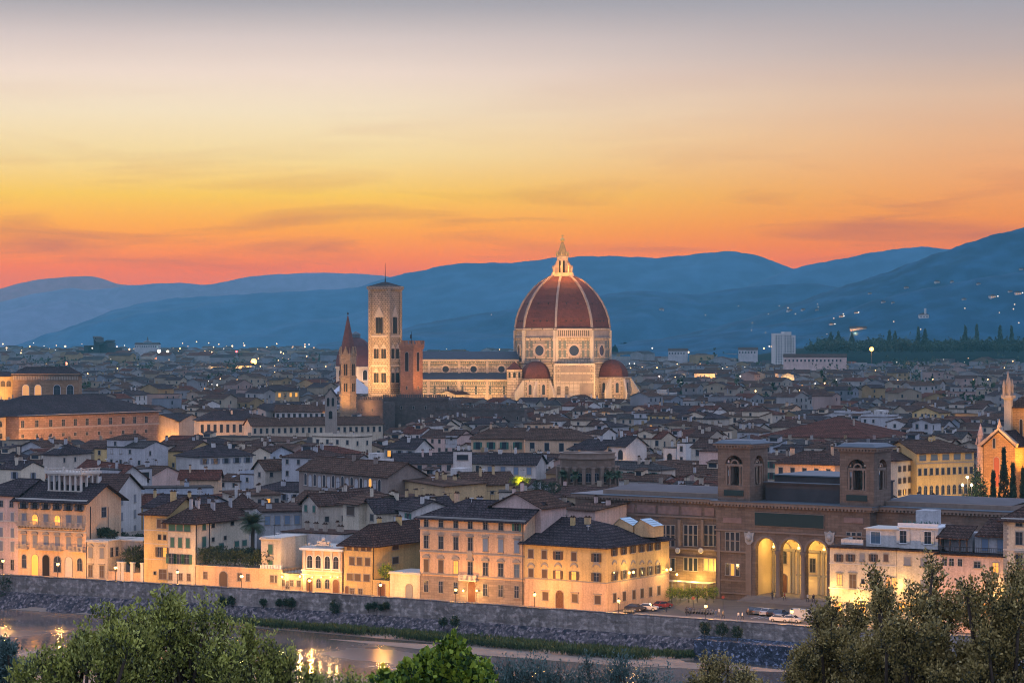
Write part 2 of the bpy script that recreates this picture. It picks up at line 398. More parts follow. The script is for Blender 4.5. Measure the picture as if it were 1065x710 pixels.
class House:
    def __init__(s, name, label, cat, A, B, D, z0, ze, kind='x', rh=3., hl=True, hr=True, wall='cream', roof='brown', ov=.7, group=None, wallmat=None, res=True, roofmat=None):
        s.A = A; dx, dy = B[0]-A[0], B[1]-A[1]; s.W = hypot(dx, dy); s.u = (dx/s.W, dy/s.W); s.v = (-s.u[1], s.u[0]); s.D = D; s.z0 = z0; s.ze = ze; s.kind = kind; s.rh = rh
        s.root = thing(name, label, cat, (A[0], A[1], z0), atan2(dy, dx), group)
        w = MB(); wall_faces(w, s.W, D, 0, ze-z0, rh, kind, hl, hr); s.wall = w.build('wall', wallmat or plaster(wall), s.root); s.wk = wall
        r = MB(); roof_faces(r, s.W, D, ze-z0, rh, kind, hl, hr, ov); s.roof = r.build('roof', roofmat or rooftile(roof), s.root)
        if res: reserve(A, s.u, s.W, D)
    def loc(s, face, px, py=None):
        """photo pixel -> (position along the face, height above z0)"""
        if face == 'f': A, u = s.A, s.u
        elif face == 'r': A, u = (s.A[0]+s.u[0]*s.W, s.A[1]+s.u[1]*s.W), s.v
        else: A, u = s.A, s.v
        t = hit(px, A, u); d = A[1]+t*u[1]
        return t, (Z(py, d)-s.z0 if py is not None else None)
    def place(s, face, t, z):
        return {'f': ((t, 0, z), 0), 'r': ((s.W, t, z), pi/2), 'l': ((0, t, z), -pi/2)}[face]
    def row(s, face, pxs, ref, style, w, **kw):
        """windows at photo columns pxs; ref=(px, y_top, y_bottom) of one of them gives the height"""
        _, zt = s.loc(face, ref[0], ref[1]); _, zb = s.loc(face, ref[0], ref[2]); sp = kw.pop('special', {}); out = []
        for i, px in enumerate(pxs):
            t, _ = s.loc(face, px); l_, rz = s.place(face, t, zb); k = dict(kw); k.update(sp.get(i, {}))
            out.append(window(s.root, l_, rz, k.pop('style', style), k.pop('w', w), zt-zb, **k))
        return out
    def grid(s, face, n, rows, ztop, dz, style, w, h, **kw):
        Ln = s.W if face == 'f' else s.D; lit = kw.pop('lit', ()); c = 0
        for r in range(rows):
            for i in range(n):
                t = Ln*(i+.5)/n; l_, rz = s.place(face, t, s.ze-s.z0-ztop-r*dz-h); k = dict(kw)
                if c in lit: k['pane'] = 'lit'; k['closed'] = False
                window(s.root, l_, rz, style, w, h, **k); c += 1
    def band(s, name, z, h, out, mat, face='f', x0=None, x1=None, pz=None):
        """string course / cornice at height z"""
        if pz is not None: z = s.loc(face, pz[0], pz[1])[1]
        b = MB(); Ln = s.W if face == 'f' else s.D; a = -out if x0 is None else x0; e = Ln+out if x1 is None else x1
        b.box(a, e, -out, -.003, z, z+h); l_, rz = s.place(face, 0, 0); return b.build(name, mat, s.root, l_, rz)
    def chim(s, x, y, k=0, pk=None):
        if s.kind == 'x': z = s.ze+s.rh*(1-abs(y-s.D/2)/(s.D/2))
        elif s.kind == 'y': z = s.ze+s.rh*(1-abs(x-s.W/2)/(s.W/2))
        else: z = s.ze+.2
        put('chimney', chimney_mesh(k, pk or s.wk if (pk or s.wk) in PL else 'tan'), s.root, (x, y, z-s.z0))
    def ant(s, x, y, m=None):
        if s.kind == 'x': z = s.ze+s.rh*(1-abs(y-s.D/2)/(s.D/2))
        elif s.kind == 'y': z = s.ze+s.rh*(1-abs(x-s.W/2)/(s.W/2))
        else: z = s.ze+.2
        put('antenna' if m is None else 'satellite_dish', antenna_mesh() if m is None else dish_mesh(), s.root, (x, y, z-s.z0), random.random()*3)
# ================================================================== the setting
WL = [(-420, 742), (-260, 640), (-116, 555), (-41, 515.6), (18.4, 478.8), (35.8, 468), (55.2, 455.7), (120, 420), (420, 250)]   # parapet line of the embankment
def wy(x):
    for (a, b), (c, d) in zip(WL, WL[1:]):
        if x <= c or (c, d) == WL[-1]: return b+(d-b)*(x-a)/(c-a)
U0 = (.862, -.507); V0 = (.507, .862)          # along the river / away from it
def off(v, pts=None): return [(p[0]+V0[0]*v, p[1]+V0[1]*v) for p in (pts or WL)]
def street(px, v=9.):                          # point of the line v metres behind the parapet, seen in photo column px
    L_ = off(v); k = (px-CX)/F
    for A, B in zip(L_, L_[1:]):
        u = (B[0]-A[0], B[1]-A[1]); den = u[0]-k*u[1]; t = (k*A[1]-A[0])/den
        if 0 <= t <= 1: return (A[0]+t*u[0], A[1]+t*u[1])
    return (0, 0)

m_ground = surf('city_ground', (.085,.080,.078), .9, .4, .05, 0, .2, 3.)
m_asph = surf('asphalt', (.10,.092,.088), .9, .35, .25, 0, .3, 8., .15)
m_pave = surf('paving', (.22,.20,.18), .9, .3, .8, 0, .2, 6., .1)
m_emb = surf('embankment_stone', (.34,.285,.245), .95, .8, .13, .75, 1.0, 1.6, .9, bands=(1.3,.5,.02,.78), bdist=.3, fs=7., fm=1.9, fr=(.5,.75))
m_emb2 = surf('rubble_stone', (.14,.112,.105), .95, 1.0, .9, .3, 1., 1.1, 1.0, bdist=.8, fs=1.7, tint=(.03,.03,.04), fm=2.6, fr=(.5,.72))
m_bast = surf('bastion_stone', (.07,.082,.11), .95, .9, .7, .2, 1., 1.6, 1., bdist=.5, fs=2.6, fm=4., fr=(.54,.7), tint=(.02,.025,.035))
m_bed = surf('river_bed', (.10,.08,.06), .95, .4, .1)
m_sand = surf('river_sand', (.30,.22,.16), .95, .4, .3, 0, .3, 3., .2)
m_hillside = surf('grassy_slope', (.05,.07,.03), .95, .6, .05, 0, .5, 1.)

def strip(name, p, q, zp, zq, mat, kind='structure'):
    mb = MB()
    for i in range(len(p)-1): mb.poly([(*p[i], zp), (*p[i+1], zp), (*q[i+1], zq), (*q[i], zq)])
    o = mb.build(name, mat); return tag(o, kind=kind) if kind else o
# city plain: from the embankment to the far hills
far = [(-3600, 10100), (-2500, 10100), (-1500, 10100), (-700, 10100), (0, 10100), (700, 10100), (1500, 10100), (2500, 10100), (5200, 10100)]
strip('ground', off(.4), far, -.03, -.03, m_ground)
strip('road', off(1.9), off(7.2), 0.0, 0.0, m_asph)
strip('riverside_pavement', off(.45), off(1.9), .13, .13, m_pave); strip('road_kerb', off(1.9), off(1.92), .13, -.01, m_pave)
strip('house_side_pavement', off(7.2), off(9.4), .13, .13, m_pave)
strip('pavement_kerb', off(7.18), off(7.2), -.01, .13, m_pave)
mb = MB()                                      # open square before the library
a, b_, c_, d_ = P(693, 628, 0), P(690, 660, 0), P(900, 655, 0), P(905, 634, 0)
mb.poly([(36, 478.5, .01), (33, 497, .01), (39, 520, .01), (82, 492, .01), (96, 448, .01), (62, 462.5, .01)]); tag(mb.build('square', surf('square_stone', (.19,.15,.125), .85, .4, .4, 0, .3, 6., .2, bands=(1.2,.6,.03,.7))), kind='structure')
# parking bay lines on the square
mb = MB()
for k in range(9):
    p = P(786+k*7.5, 641.5, .02); mb.obox(p, V0, 2.2, .06, .018, .026)
tag(mb.build('parking_lines', M['white']), kind='structure')

# embankment wall
def polywall(mb, front, back, z0, z1, m=0, z0b=None):
    n = len(front)
    for i in range(n-1):
        A, B, C_, D_ = front[i], front[i+1], back[i+1], back[i]
        mb.poly([(*A, z0), (*B, z0), (*B, z1), (*A, z1)], m); mb.poly([(*A, z1), (*B, z1), (*C_, z1), (*D_, z1)], m)
        mb.poly([(*C_, z0), (*D_, z0), (*D_, z1), (*C_, z1)], m)
def dense(pts, n):
    out = []
    for A, B in zip(pts, pts[1:]):
        for k in range(n): out.append((A[0]+(B[0]-A[0])*k/n, A[1]+(B[1]-A[1])*k/n))
    return out+[pts[-1]]
ew = thing('embankment_wall', 'long weathered grey stone river wall with rubble footing below the street', 'wall', (WL[2][0], WL[2][1], -7))
lc = lambda pts: [(p[0]-WL[2][0], p[1]-WL[2][1]) for p in pts]
mb = MB(); polywall(mb, lc(off(0)), lc(off(.45)), 4.2, 7.9); mb.build('wall_face', m_emb, ew)
mb = MB(); polywall(mb, lc(off(-.08)), lc(off(.52)), 7.903, 8.03); mb.build('coping', surf('coping_stone', (.12,.11,.115), .9, .4, .5), ew)
# battered rubble footing
mb = MB(); D1 = dense(WL, 14); r_ = random.Random(3); top, mid, bot = [], [], []
for p in D1:
    top.append((p[0], p[1], 4.25)); j = r_.uniform(.2, .9); mid.append((p[0]-V0[0]*(.35+j*.5), p[1]-V0[1]*(.35+j*.5), 4.3-r_.uniform(0, .9)))
    k = 3.2+r_.uniform(-.8, .8); bot.append((p[0]-V0[0]*k, p[1]-V0[1]*k, .4))
for a, b_ in ((top, mid), (mid, bot)):
    for i in range(len(a)-1): mb.poly([(b_[i][0]-WL[2][0], b_[i][1]-WL[2][1], b_[i][2]), (b_[i+1][0]-WL[2][0], b_[i+1][1]-WL[2][1], b_[i+1][2]), (a[i+1][0]-WL[2][0], a[i+1][1]-WL[2][1], a[i+1][2]), (a[i][0]-WL[2][0], a[i][1]-WL[2][1], a[i][2])])
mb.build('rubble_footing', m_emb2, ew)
# dark bastion of rough stone in front of the square
B0, B1 = hit(727, WL[4], (WL[6][0]-WL[4][0], WL[6][1]-WL[4][1])), 0
bx0, bx1 = 35.8, 118
bp = [(bx0, wy(bx0)), (bx0-1.2, wy(bx0)-3.4), (60, wy(60)-5.2), (86, wy(86)-5.2), (bx1, wy(bx1)-4.6)]
bb = [(bx0+.1, wy(bx0)+.2), (bx0+.4, wy(bx0)-.3), (60, wy(60)-.1), (86, wy(86)-.1), (bx1, wy(bx1)-.1)]
bs = thing('stone_bastion', 'dark bluish rough stone bastion jutting from the river wall below the square', 'wall', (bx0, wy(bx0), -7))
lb = lambda pts: [(p[0]-bx0, p[1]-wy(bx0)) for p in pts]
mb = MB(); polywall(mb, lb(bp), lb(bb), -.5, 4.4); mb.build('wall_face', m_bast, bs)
mb = MB(); mb.v = []; 
for i in range(len(bp)-1):
    A, B, C_, D_ = lb(bp)[i], lb(bp)[i+1], lb(bb)[i+1], lb(bb)[i]; mb.poly([(*A, 4.42), (*B, 4.42), (*C_, 4.9), (*D_, 4.9)])
mb.build('sloping_ledge', m_bast, bs)

# river bed, far bank, and the slope the camera stands on (below the frame)
mb = MB(); nx = 40
xs = [-700+1400*i/nx for i in range(nx+1)]
prof = [(3., -7.3), (14, -7.6), (40, -8.5), (95, -8.0), (112, -5.5), (130, -3.0)]
rows = []
for v, z in prof: rows.append([(x-V0[0]*v, wy(max(-420, min(420, x)))-V0[1]*v, z) for x in xs])
for yy, zz in ((330, -1), (270, 2), (200, 10), (130, 20), (70, 33), (40, 42), (15, 51), (-20, 53), (-300, 55)):
    rows.append([(x*(.9), min(yy, yy), zz-(.02*abs(x) if yy < 100 else 0)+1.2*sin(x*.05+yy)) for x in xs])
for i in range(len(rows)-1):
    for j in range(nx): mb.poly([rows[i][j], rows[i+1][j], rows[i+1][j+1], rows[i][j+1]][::-1])
tag(mb.build('hillside', [m_hillside]), kind='structure')
# water
wm, t_, b_ = newmat('river_water'); n_, l_ = t_.nodes, t_.links
b_.inputs['Base Color'].default_value = (.13, .10, .078, 1); b_.inputs['Roughness'].default_value = .06; b_.inputs['Specular IOR Level'].default_value = .9; b_.inputs['IOR'].default_value = 1.33
co = n_.new('ShaderNodeTexCoord'); mp = n_.new('ShaderNodeMapping'); mp.inputs['Scale'].default_value = (.5, .16, 1); mp.inputs['Rotation'].default_value = (0, 0, radians(0)); l_.new(co.outputs['Object'], mp.inputs[0])
z1 = n_.new('ShaderNodeTexNoise'); z1.inputs['Scale'].default_value = 2.2; z1.inputs['Detail'].default_value = 3; l_.new(mp.outputs[0], z1.inputs[0])
bp_ = n_.new('ShaderNodeBump'); bp_.inputs['Strength'].default_value = .35; bp_.inputs['Distance'].default_value = .06; l_.new(z1.outputs[0], bp_.inputs['Height']); l_.new(bp_.outputs[0], b_.inputs['Normal'])
z2 = n_.new('ShaderNodeTexNoise'); z2.inputs['Scale'].default_value = .035; z2.inputs['Detail'].default_value = 4; l_.new(co.outputs['Object'], z2.inputs[0])
mr = n_.new('ShaderNodeMapRange'); l_.new(z2.outputs[0], mr.inputs[0]); mr.inputs[1].default_value = .42; mr.inputs[2].default_value = .6; mr.inputs[3].default_value = .05; mr.inputs[4].default_value = .30; l_.new(mr.outputs[0], b_.inputs['Roughness'])
mb = MB(); mb.poly([(-420, 742, -6.3), (-560, 330, -6.3), (420, 130, -6.3), (420, 250, -6.3), (120, 420, -6.3), (55.2, 455.7, -6.3), (18.4, 478.8, -6.3), (-41, 515.6, -6.3), (-116, 555, -6.3)])
tag(mb.build('water', wm), kind='structure')
# bank: grassy strip and bar of sand at the foot of the wall
mb = MB()
def bankpt(x, v, z): return (x-V0[0]*v, wy(x)-V0[1]*v, z)
segs = [(-116, 2, 3), (-80, 2.5, 3.4), (-62, 3, 5.5), (-41, 3, 8), (-15, 3, 9.5), (5, 3, 11.5), (18, 3, 13), (27, 3, 13), (33, 3, 9), (36.5, 3, 4)]
for (x0, a0, b0), (x1, a1, b1) in zip(segs, segs[1:]):
    mb.poly([bankpt(x0, b0, -6.4), bankpt(x1, b1, -6.4), bankpt(x1, b1*.6+.6, -5.9), bankpt(x0, b0*.6+.6, -5.9)])
    mb.poly([bankpt(x0, b0*.6+.6, -5.9), bankpt(x1, b1*.6+.6, -5.9), bankpt(x1, 2.2, -5.6), bankpt(x0, 2.2, -5.6)])
mb.poly([bankpt(20, 12, -6.2), bankpt(27, 17, -6.2), bankpt(36, 16, -6.2), bankpt(39, 10.5, -6.2), bankpt(34, 5.5, -6.1), bankpt(24, 8, -6.15)])
mb.poly([bankpt(-30, 15, -6.285), bankpt(0, 20, -6.28), (22, wy(22)-22, -6.28), (40, wy(40)-16, -6.27), (55, wy(55)-11, -6.27), (44, wy(44)-8, -6.26), bankpt(20, 10, -6.26), bankpt(-5, 10, -6.27)])
tag(mb.build('river_bank', m_sand), kind='structure')

# ------------------------------------------------------------------ hills
def fract(x, y, s, o=5, seed=0.):
    v = np.zeros_like(x); a = 1.
    for k in range(o):
        v += a*np.sin(x*s+seed*1.7+k*2.1+1.3*np.sin(y*s*.8+k+seed))*np.cos(y*s*.9+seed+k*1.3+1.1*np.sin(x*s*.7-k)); a *= .5; s *= 2.03
    return v
def hills(name, D, prof, depth, mat, amp, seed, nx=260, ny=46, base=-5):
    px = np.array([p[0] for p in prof], float); py = np.array([p[1] for p in prof], float)
    xs = np.linspace(px[0], px[-1], nx); 
    ys = np.interp(xs, px, py); k = np.ones(5)/5; ys2 = np.convolve(np.pad(ys, 2, 'edge'), k, 'valid')
    xr = (xs-CX)/F*D; zr = EYE-(ys2-HY)*D/F
    t = np.linspace(-1, 1, ny); Xg, T = np.meshgrid(xr, t); Zr = np.tile(zr, (ny, 1))
    Y = D+T*depth; s = np.where(T < 0, 1-(-T)**1.15, 1-T**1.4); s = np.clip(s, 0, 1)
    fr = fract(Xg, Y, 2*pi/(D*.16), 5, seed)
    Zg = base+(Zr-base)*s+amp*fr*(1-s**3)*np.clip((1-np.abs(T))*3, 0, 1)
    Zg += amp*.06*fract(Xg, Y, 2*pi/(D*.012), 3, seed+4)
    mb_v = np.stack([Xg.ravel(), Y.ravel(), Zg.ravel()], 1)
    me = bpy.data.meshes.new(name); fs = [(j*nx+i, j*nx+i+1, (j+1)*nx+i+1, (j+1)*nx+i) for j in range(ny-1) for i in range(nx-1)]
    me.from_pydata(mb_v.tolist(), [], fs); me.materials.append(mat); me.polygons.foreach_set('use_smooth', [True]*len(fs)); me.update()
    o = put(name, me); tag(o, kind='structure'); return o, (xr, zr, depth, D, base)
m_hill = surf('wooded_hill_haze_tint', (.055,.140,.215), .95, .45, .0035, 0, 0, 1., .3, spec=.05, fs=5., tint=(.034,.095,.15))  # hill colours hold part of the haze: blue of the air painted in
m_hillm = surf('middle_wooded_hill_haze_tint', (.034,.100,.160), .95, .55, .004, 0, 0, 1., .4, spec=.05, fs=5., tint=(.02,.062,.10))
m_hill2 = surf('distant_hill_haze_tint', (.19,.225,.30), .95, .3, .002, 0, 0, 1., .2, spec=.05)
m_hill3 = surf('far_hill_haze_tint', (.32,.23,.25), .95, .3, .002, 0, 0, 1., .2, spec=.05)  # farther ridges paler and mauver, haze layering put into the base colour
m_hilln = surf('near_wooded_hill_haze_tint', (.022,.075,.125), .95, .7, .005, 0, 0, 1., .7, spec=.05, fs=4., tint=(.012,.040,.064))
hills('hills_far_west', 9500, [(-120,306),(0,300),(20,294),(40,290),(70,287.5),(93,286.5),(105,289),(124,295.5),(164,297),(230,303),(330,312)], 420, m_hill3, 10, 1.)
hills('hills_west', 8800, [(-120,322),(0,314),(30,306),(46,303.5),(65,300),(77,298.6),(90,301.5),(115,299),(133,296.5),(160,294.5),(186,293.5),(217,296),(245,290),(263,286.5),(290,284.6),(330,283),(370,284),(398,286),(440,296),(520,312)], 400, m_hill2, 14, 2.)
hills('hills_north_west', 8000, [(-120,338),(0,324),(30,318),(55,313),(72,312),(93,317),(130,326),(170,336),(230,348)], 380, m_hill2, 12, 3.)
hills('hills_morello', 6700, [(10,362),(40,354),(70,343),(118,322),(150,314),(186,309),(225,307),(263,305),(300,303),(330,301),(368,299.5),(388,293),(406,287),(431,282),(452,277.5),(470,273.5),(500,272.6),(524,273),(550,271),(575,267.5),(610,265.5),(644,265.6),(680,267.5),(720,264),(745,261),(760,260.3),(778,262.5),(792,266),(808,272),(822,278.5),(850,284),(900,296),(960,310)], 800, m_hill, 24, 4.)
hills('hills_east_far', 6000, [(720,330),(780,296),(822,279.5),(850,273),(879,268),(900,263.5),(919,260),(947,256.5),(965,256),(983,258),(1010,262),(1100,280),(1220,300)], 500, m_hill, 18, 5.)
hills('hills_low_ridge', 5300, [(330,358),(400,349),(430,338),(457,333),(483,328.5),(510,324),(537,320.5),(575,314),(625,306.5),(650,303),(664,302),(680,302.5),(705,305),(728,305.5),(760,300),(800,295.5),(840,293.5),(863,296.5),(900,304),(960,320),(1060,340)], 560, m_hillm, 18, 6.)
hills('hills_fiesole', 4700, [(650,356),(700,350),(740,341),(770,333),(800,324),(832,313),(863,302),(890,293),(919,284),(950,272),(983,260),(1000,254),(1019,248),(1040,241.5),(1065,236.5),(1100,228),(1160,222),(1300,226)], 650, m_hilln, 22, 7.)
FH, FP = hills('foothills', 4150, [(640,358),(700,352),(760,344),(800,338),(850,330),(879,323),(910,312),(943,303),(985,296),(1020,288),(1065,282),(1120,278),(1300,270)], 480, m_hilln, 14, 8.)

hills('park_hill', 3420, [(770,372),(800,366),(835,361),(870,358.5),(950,357.5),(1060,356.5),(1300,355)], 170, surf('dark_park_slope', (.012,.022,.02), .95, .5, .03, spec=.05), 2, 9., nx=80, ny=16)
# ------------------------------------------------------------------ air
hm = bpy.data.materials.new('evening_haze'); hm.use_nodes = True; t_ = hm.node_tree
for n in list(t_.nodes): t_.nodes.remove(n)
pv = t_.nodes.new('ShaderNodeVolumePrincipled'); pv.inputs['Density'].default_value = HZD; pv.inputs['Color'].default_value = (.20, .60, .62, 1)
pv.inputs['Anisotropy'].default_value = 0.0
oo = t_.nodes.new('ShaderNodeOutputMaterial'); t_.links.new(pv.outputs[0], oo.inputs['Volume'])
mb = MB(); mb.box(-6500, 6500, -900, HZB, -11, HZT); hz = mb.build('haze', hm); tag(hz, kind='stuff'); hz.display_type = 'WIRE'

# ================================================================== river front houses
EMB = 'houses along the river street'
def fr(pl, pr, v=9.): return street(pl, v), street(pr, v)
def zat(p, py): return Z(py, p[1])

# a: pale house cut by the left edge
A, B = street(-26), street(18.6)
h = House('riverside_house', 'tall pale pink house cut by the left edge of the view', 'house', A, B, 14, 0, zat(B, 514), 'x', 3.2, True, False, 'pink', 'dark', group=EMB); CLEAR.append((-20, 20, 610, 540))
h.row('f', [-12, 1.5, 12], (12, 521, 527), 'plain', 1.0, pane='glass', sh=None)
h.row('f', [1.5, 13], (13, 533, 542), 'plain', 1.0, trim='trimlight', sh='greyp', closed=True)
h.row('f', [1.5, 13], (13, 549, 559), 'plain', 1.0, trim='trimlight', sh='greyp', closed=True)
h.row('f', [1.5, 13], (13, 563, 573), 'plain', 1.0, trim='trimlight', sh='greyp', closed=True)
h.row('f', [2, 13], (13, 582, 592), 'plain', .9, pane='dark')
for py in (542.5, 559.8): h.band('string_course', 0, .25, .12, M['trimlight'], pz=(18, py))

# b: palazzo with roof loggia
A, B = street(18.9), street(89.5); ze = zat(B, 520)
h = House('palazzo', 'ornate palazzo with a columned roof loggia and long stone balcony', 'palace', A, B, 13, 0, ze, 'x', 3.4, False, False, 'peach', 'dark', 1.3, group=EMB)
bc = [25.2, 36.5, 48, 59.8, 71.5, 83]
h.row('f', bc, (59.8, 522, 529), 'bare', 1.3, sh='greyp', trim='trimlight')
h.row('f', bc, (59.8, 535.5, 546), 'plain', 1.2, trim='frame', sh='greyp', closed=True, special={1: dict(pane='lit', sh=None, w=1.6, style='arch'), 3: dict(pane='lit', sh=None, w=1.6, style='arch')} )
h.row('f', bc, (59.8, 558, 570), 'pedseg', 1.1, trim='frame', sh='greyp', closed=True)
h.row('f', bc, (59.8, 581, 592), 'arch', 1.3, trim='trimlight', special={1: dict(style='archdoor', pane='lit', w=1.9), 2: dict(style='archdoor', pane='dark', w=1.9), 4: dict(style='archdoor', pane='redp', w=1.8)}) if False else None
for i, px in enumerate(bc):
    t, _ = h.loc('f', px); st, pn, w_, z_, hh = [('arch','glass',1.2,1.8,3.0),('archdoor','lit',2.0,.2,4.8),('archdoor','dark',2.0,.2,4.8),('arch','glass',2.0,1.2,3.6),('archdoor','trimlight',2.0,.2,4.6),('arch','glass',1.3,1.8,2.8)][i]
    window(h.root, (t, 0, z_), 0, st, w_, hh, pane=pn, trim='frame')
_, zb = h.loc('f', 59.8, 546.5); L_ = h.W
def balcony(root, x0, x1, z, mat, dep=1.1, iron=False, name='balcony', step=.35):
    b = MB(); b.box(x0, x1, -dep, -.004, z-.2, z); o = b.build(name, mat, root)
    r = MB(); r.box(x0, x1, -dep+.02, -dep+.1, z+.95, z+1.05)
    n = int((x1-x0)/step)
    for i in range(n+1): r.box(x0+(x1-x0)*i/n-.06*(not iron)-.02, x0+(x1-x0)*i/n+.06*(not iron)+.02, -dep+.02, -dep+.1, z+.002, z+.948)
    for x in (x0, x1-.06): r.box(x, x+.06, -dep+.1, 0, z+.9, z+1.0)
    r.build('railing', M['iron'] if iron else mat, o); return o
balcony(h.root, .3, L_-.3, zb-.1, surf('weathered_balcony_stone', (.36,.31,.26), .9, .4, .8), 1.2)
k = MB()
for i in range(22): k.box(.5+i*(L_-1.2)/21, .8+i*(L_-1.2)/21, -.9, -.004, zb-.75, zb-.32)
k.build('balcony_bracket', M['frame'], h.root)
_, z4 = h.loc('f', 59.8, 529)
for px in bc: t, _ = h.loc('f', px); balcony(h.root, t-1.0, t+1.0, z4-.05, M['iron'], .8, True)
_, z2 = h.loc('f', 59.8, 571)
for a, e in ((20, 30), (39, 66), (74, 89)): balcony(h.root, h.loc('f', a)[0], h.loc('f', e)[0], z2-.1, MATS['weathered_balcony_stone'], 1.0)
h.band('cornice', ze-.35, .4, .5, M['trimlight']); h.band('string_course', 0, .3, .15, M['trimlight'], pz=(59.8, 553))
tz, zr_ = h.loc('r', 108, 536); window(h.root, h.place('r', 6.5, ze-4.2)[0], pi/2, 'plain', 1.6, 2.2, sh=None)
window(h.root, h.place('r', 4.2, ze-8.2)[0], pi/2, 'small', .6, 1.5); window(h.root, h.place('r', 7.6, ze-8.0)[0], pi/2, 'small', 1.3, 1.3, pane='dark')
g = MB(); g.tube((L_+.12, 1.5, ze-1.5), (L_+.12, 1.5, 2), .09, n=6); g.tube((L_+.12, 8., ze-2), (L_+.12, 8., ze-9), .07, n=5); g.build('drainpipe', M['iron'], h.root)
# roof loggia
lx0 = h.loc('f', 40.5)[0]; lx1 = h.loc('f', 76)[0]; y0, y1 = 3.0, 9.6; zb = ze+.9; zt = ze+5.6
lg = MB(); lg.box(lx0, lx1, y0, y1, zb-1.6, zb+.9); base = lg.build('loggia', plaster('beige'), h.root)
c = MB(); c.box(lx0-.4, lx1+.4, y0-.4, y1+.4, zt, zt+.45); c.box(lx0-.1, lx1+.1, y0-.1, y1+.1, zt-.35, zt); c.build('loggia_cornice', M['trimlight'], base)
c = MB(); n = 7
for i in range(n):
    x = lx0+.3+(lx1-lx0-.6)*i/(n-1)
    for y in (y0+.3, y1-.3): c.box(x-.22, x+.22, y-.22, y+.22, zb+.9, zt-.35)
for y in (y0+2.3, y0+4.3):
    for x in (lx0+.3, lx1-.3): c.box(x-.22, x+.22, y-.22, y+.22, zb+.9, zt-.35)
c.box(lx0+2.6, lx1-2.4, y0+2.6, y1-1.5, zb, zt-.36, 1); c.build('loggia_column', [M['trimlight'], plaster('pink')], base)
c = MB()
for i in range(26): c.box(lx0-.3+i*(lx1-lx0+.5)/25-.07, lx0-.3+i*(lx1-lx0+.5)/25+.07, y0-.3, y0-.16, zt+.452, zt+1.2)
for i in range(14): c.box(lx1+.16, lx1+.3, y0-.2+i*.5, y0-.06+i*.5, zt+.452, zt+1.2)
c.box(lx0-.4, lx1+.4, y0-.35, y0-.1, zt+1.2, zt+1.34); c.box(lx1+.1, lx1+.35, y0-.1, y1+.3, zt+1.2, zt+1.34)
for x in (lx0-.3, (lx0+lx1)/2, lx1+.1): c.box(x-.2, x+.2, y0-.4, y0, zt+.452, zt+1.6)
c.build('balustrade', M['trimlight'], base)
for i in (1, 3):
    t = h.loc('f', bc[i])[0]; lamp('POINT', (t, -.9, h.loc('f', bc[i], 541)[1]), 130, (1, .46, .10), .2, h.root)

# c: low annex with hedge terrace
A, B = street(90.3), street(111.8); ze = zat(B, 563)
h = House('annex', 'low cream annex with a dark hedge on its roof terrace beside the loggia palazzo', 'house', A, B, 11, 0, ze, 'flat', 0, wall='cream', roof='grey', roofmat=M['trimlight'], group=EMB)
h.row('f', [94.3, 106], (106, 570, 580), 'ped', 1.0, trim='frame', sh='greyp', closed=True)
h.row('f', [94.3, 106], (106, 588, 600), 'hood', 1.1, trim='frame', pane='brownp')
h.band('cornice', ze-.3, .3, .3, M['trimlight'])
h.row('r', [116, 121.5], (119, 569, 578), 'plain', 1.0)
# d: terrace wall with gate piers
A, B = street(112.3, 14), street(148.5, 14)
h = House('terrace_house', 'low brown garden building between the hedge annex and the yellow house', 'house', A, B, 8, 0, zat(B, 563), 'flat', 0, wall='tan', roof='dark', roofmat=M['trimlight'], group=EMB)
h.row('f', [117, 140], (117, 569, 578), 'plain', 1.1)
A, B = street(111.8, 9.2), street(149.5, 9.2)
gw = thing('garden_wall', 'low cream garden wall with gate piers in front of the dark tree', 'wall', (*A, 0), atan2(B[1]-A[1], B[0]-A[0])); Ln = hypot(B[0]-A[0], B[1]-A[1])
b = MB(); b.box(0, Ln, 0, .4, 0, 1.9); b.box(-.1, Ln+.1, -.1, .5, 1.9, 2.05); b.build('wall_face', plaster('peach'), gw)
for x in (Ln*.32, Ln*.42, Ln*.68, Ln*.96):
    b = MB(); b.box(x-.4, x+.4, -.15, .65, 0, 4.0); b.box(x-.5, x+.5, -.25, .75, 4.0, 4.3); b.build('gate_pier', M['trimlight'], gw)

# e: yellow house + pale hipped house
A, B = street(149.8, 9), street(174, 9); ze = zat(B, 535)
h = House('riverside_house', 'narrow yellow-plastered tall house with one lit window left of the palm', 'house', A, B, 13, 0, zat(B, 533), 'x', 3.2, True, False, 'yellow', 'brown', 1.0, group=EMB)
h.row('f', [165.5, 171], (171, 540, 549), 'plain', 1.0, sh='brownp', closed=True)
h.row('f', [166, 171.5], (171, 556, 561), 'small', .8, pane='dark')
h.row('f', [166, 171.7], (171, 569, 579), 'plain', 1.0, sh='brownp', special={1: dict(pane='lit')}, closed=False)
h.row('f', [169.5], (171, 592, 602), 'plain', 2.0, pane='brownp')
h.row('f', [161, 161.5], (161, 594, 597), 'small', .6, pane='dark')
for py in (552, 566, 582): h.band('string_course', 0, .15, .08, M['trimlight'], pz=(171, py))
h.chim(3, 7, 1); h.chim(6, 9, 2)
A, B = street(174.3, 9), street(203, 9); ze = zat(B, 540.5)
h = House('riverside_house', 'pale cream corner house with green shutters, hipped brown roof, left of the palm', 'house', A, B, 22, 0, ze, 'y', 2.8, True, False, 'ivory', 'brown', 1.1, group=EMB)
h.row('f', [179, 187, 195], (187, 545, 552), 'plain', 1.7, sh='green', closed=True)
h.row('f', [179.5, 187.5, 195.5], (187, 559, 569), 'plain', 1.0, sh='green', closed=True)
h.row('f', [178.5, 186.5, 194.5], (187, 576, 586), 'plain', 1.4, sh='green', pane='glass', closed=False)
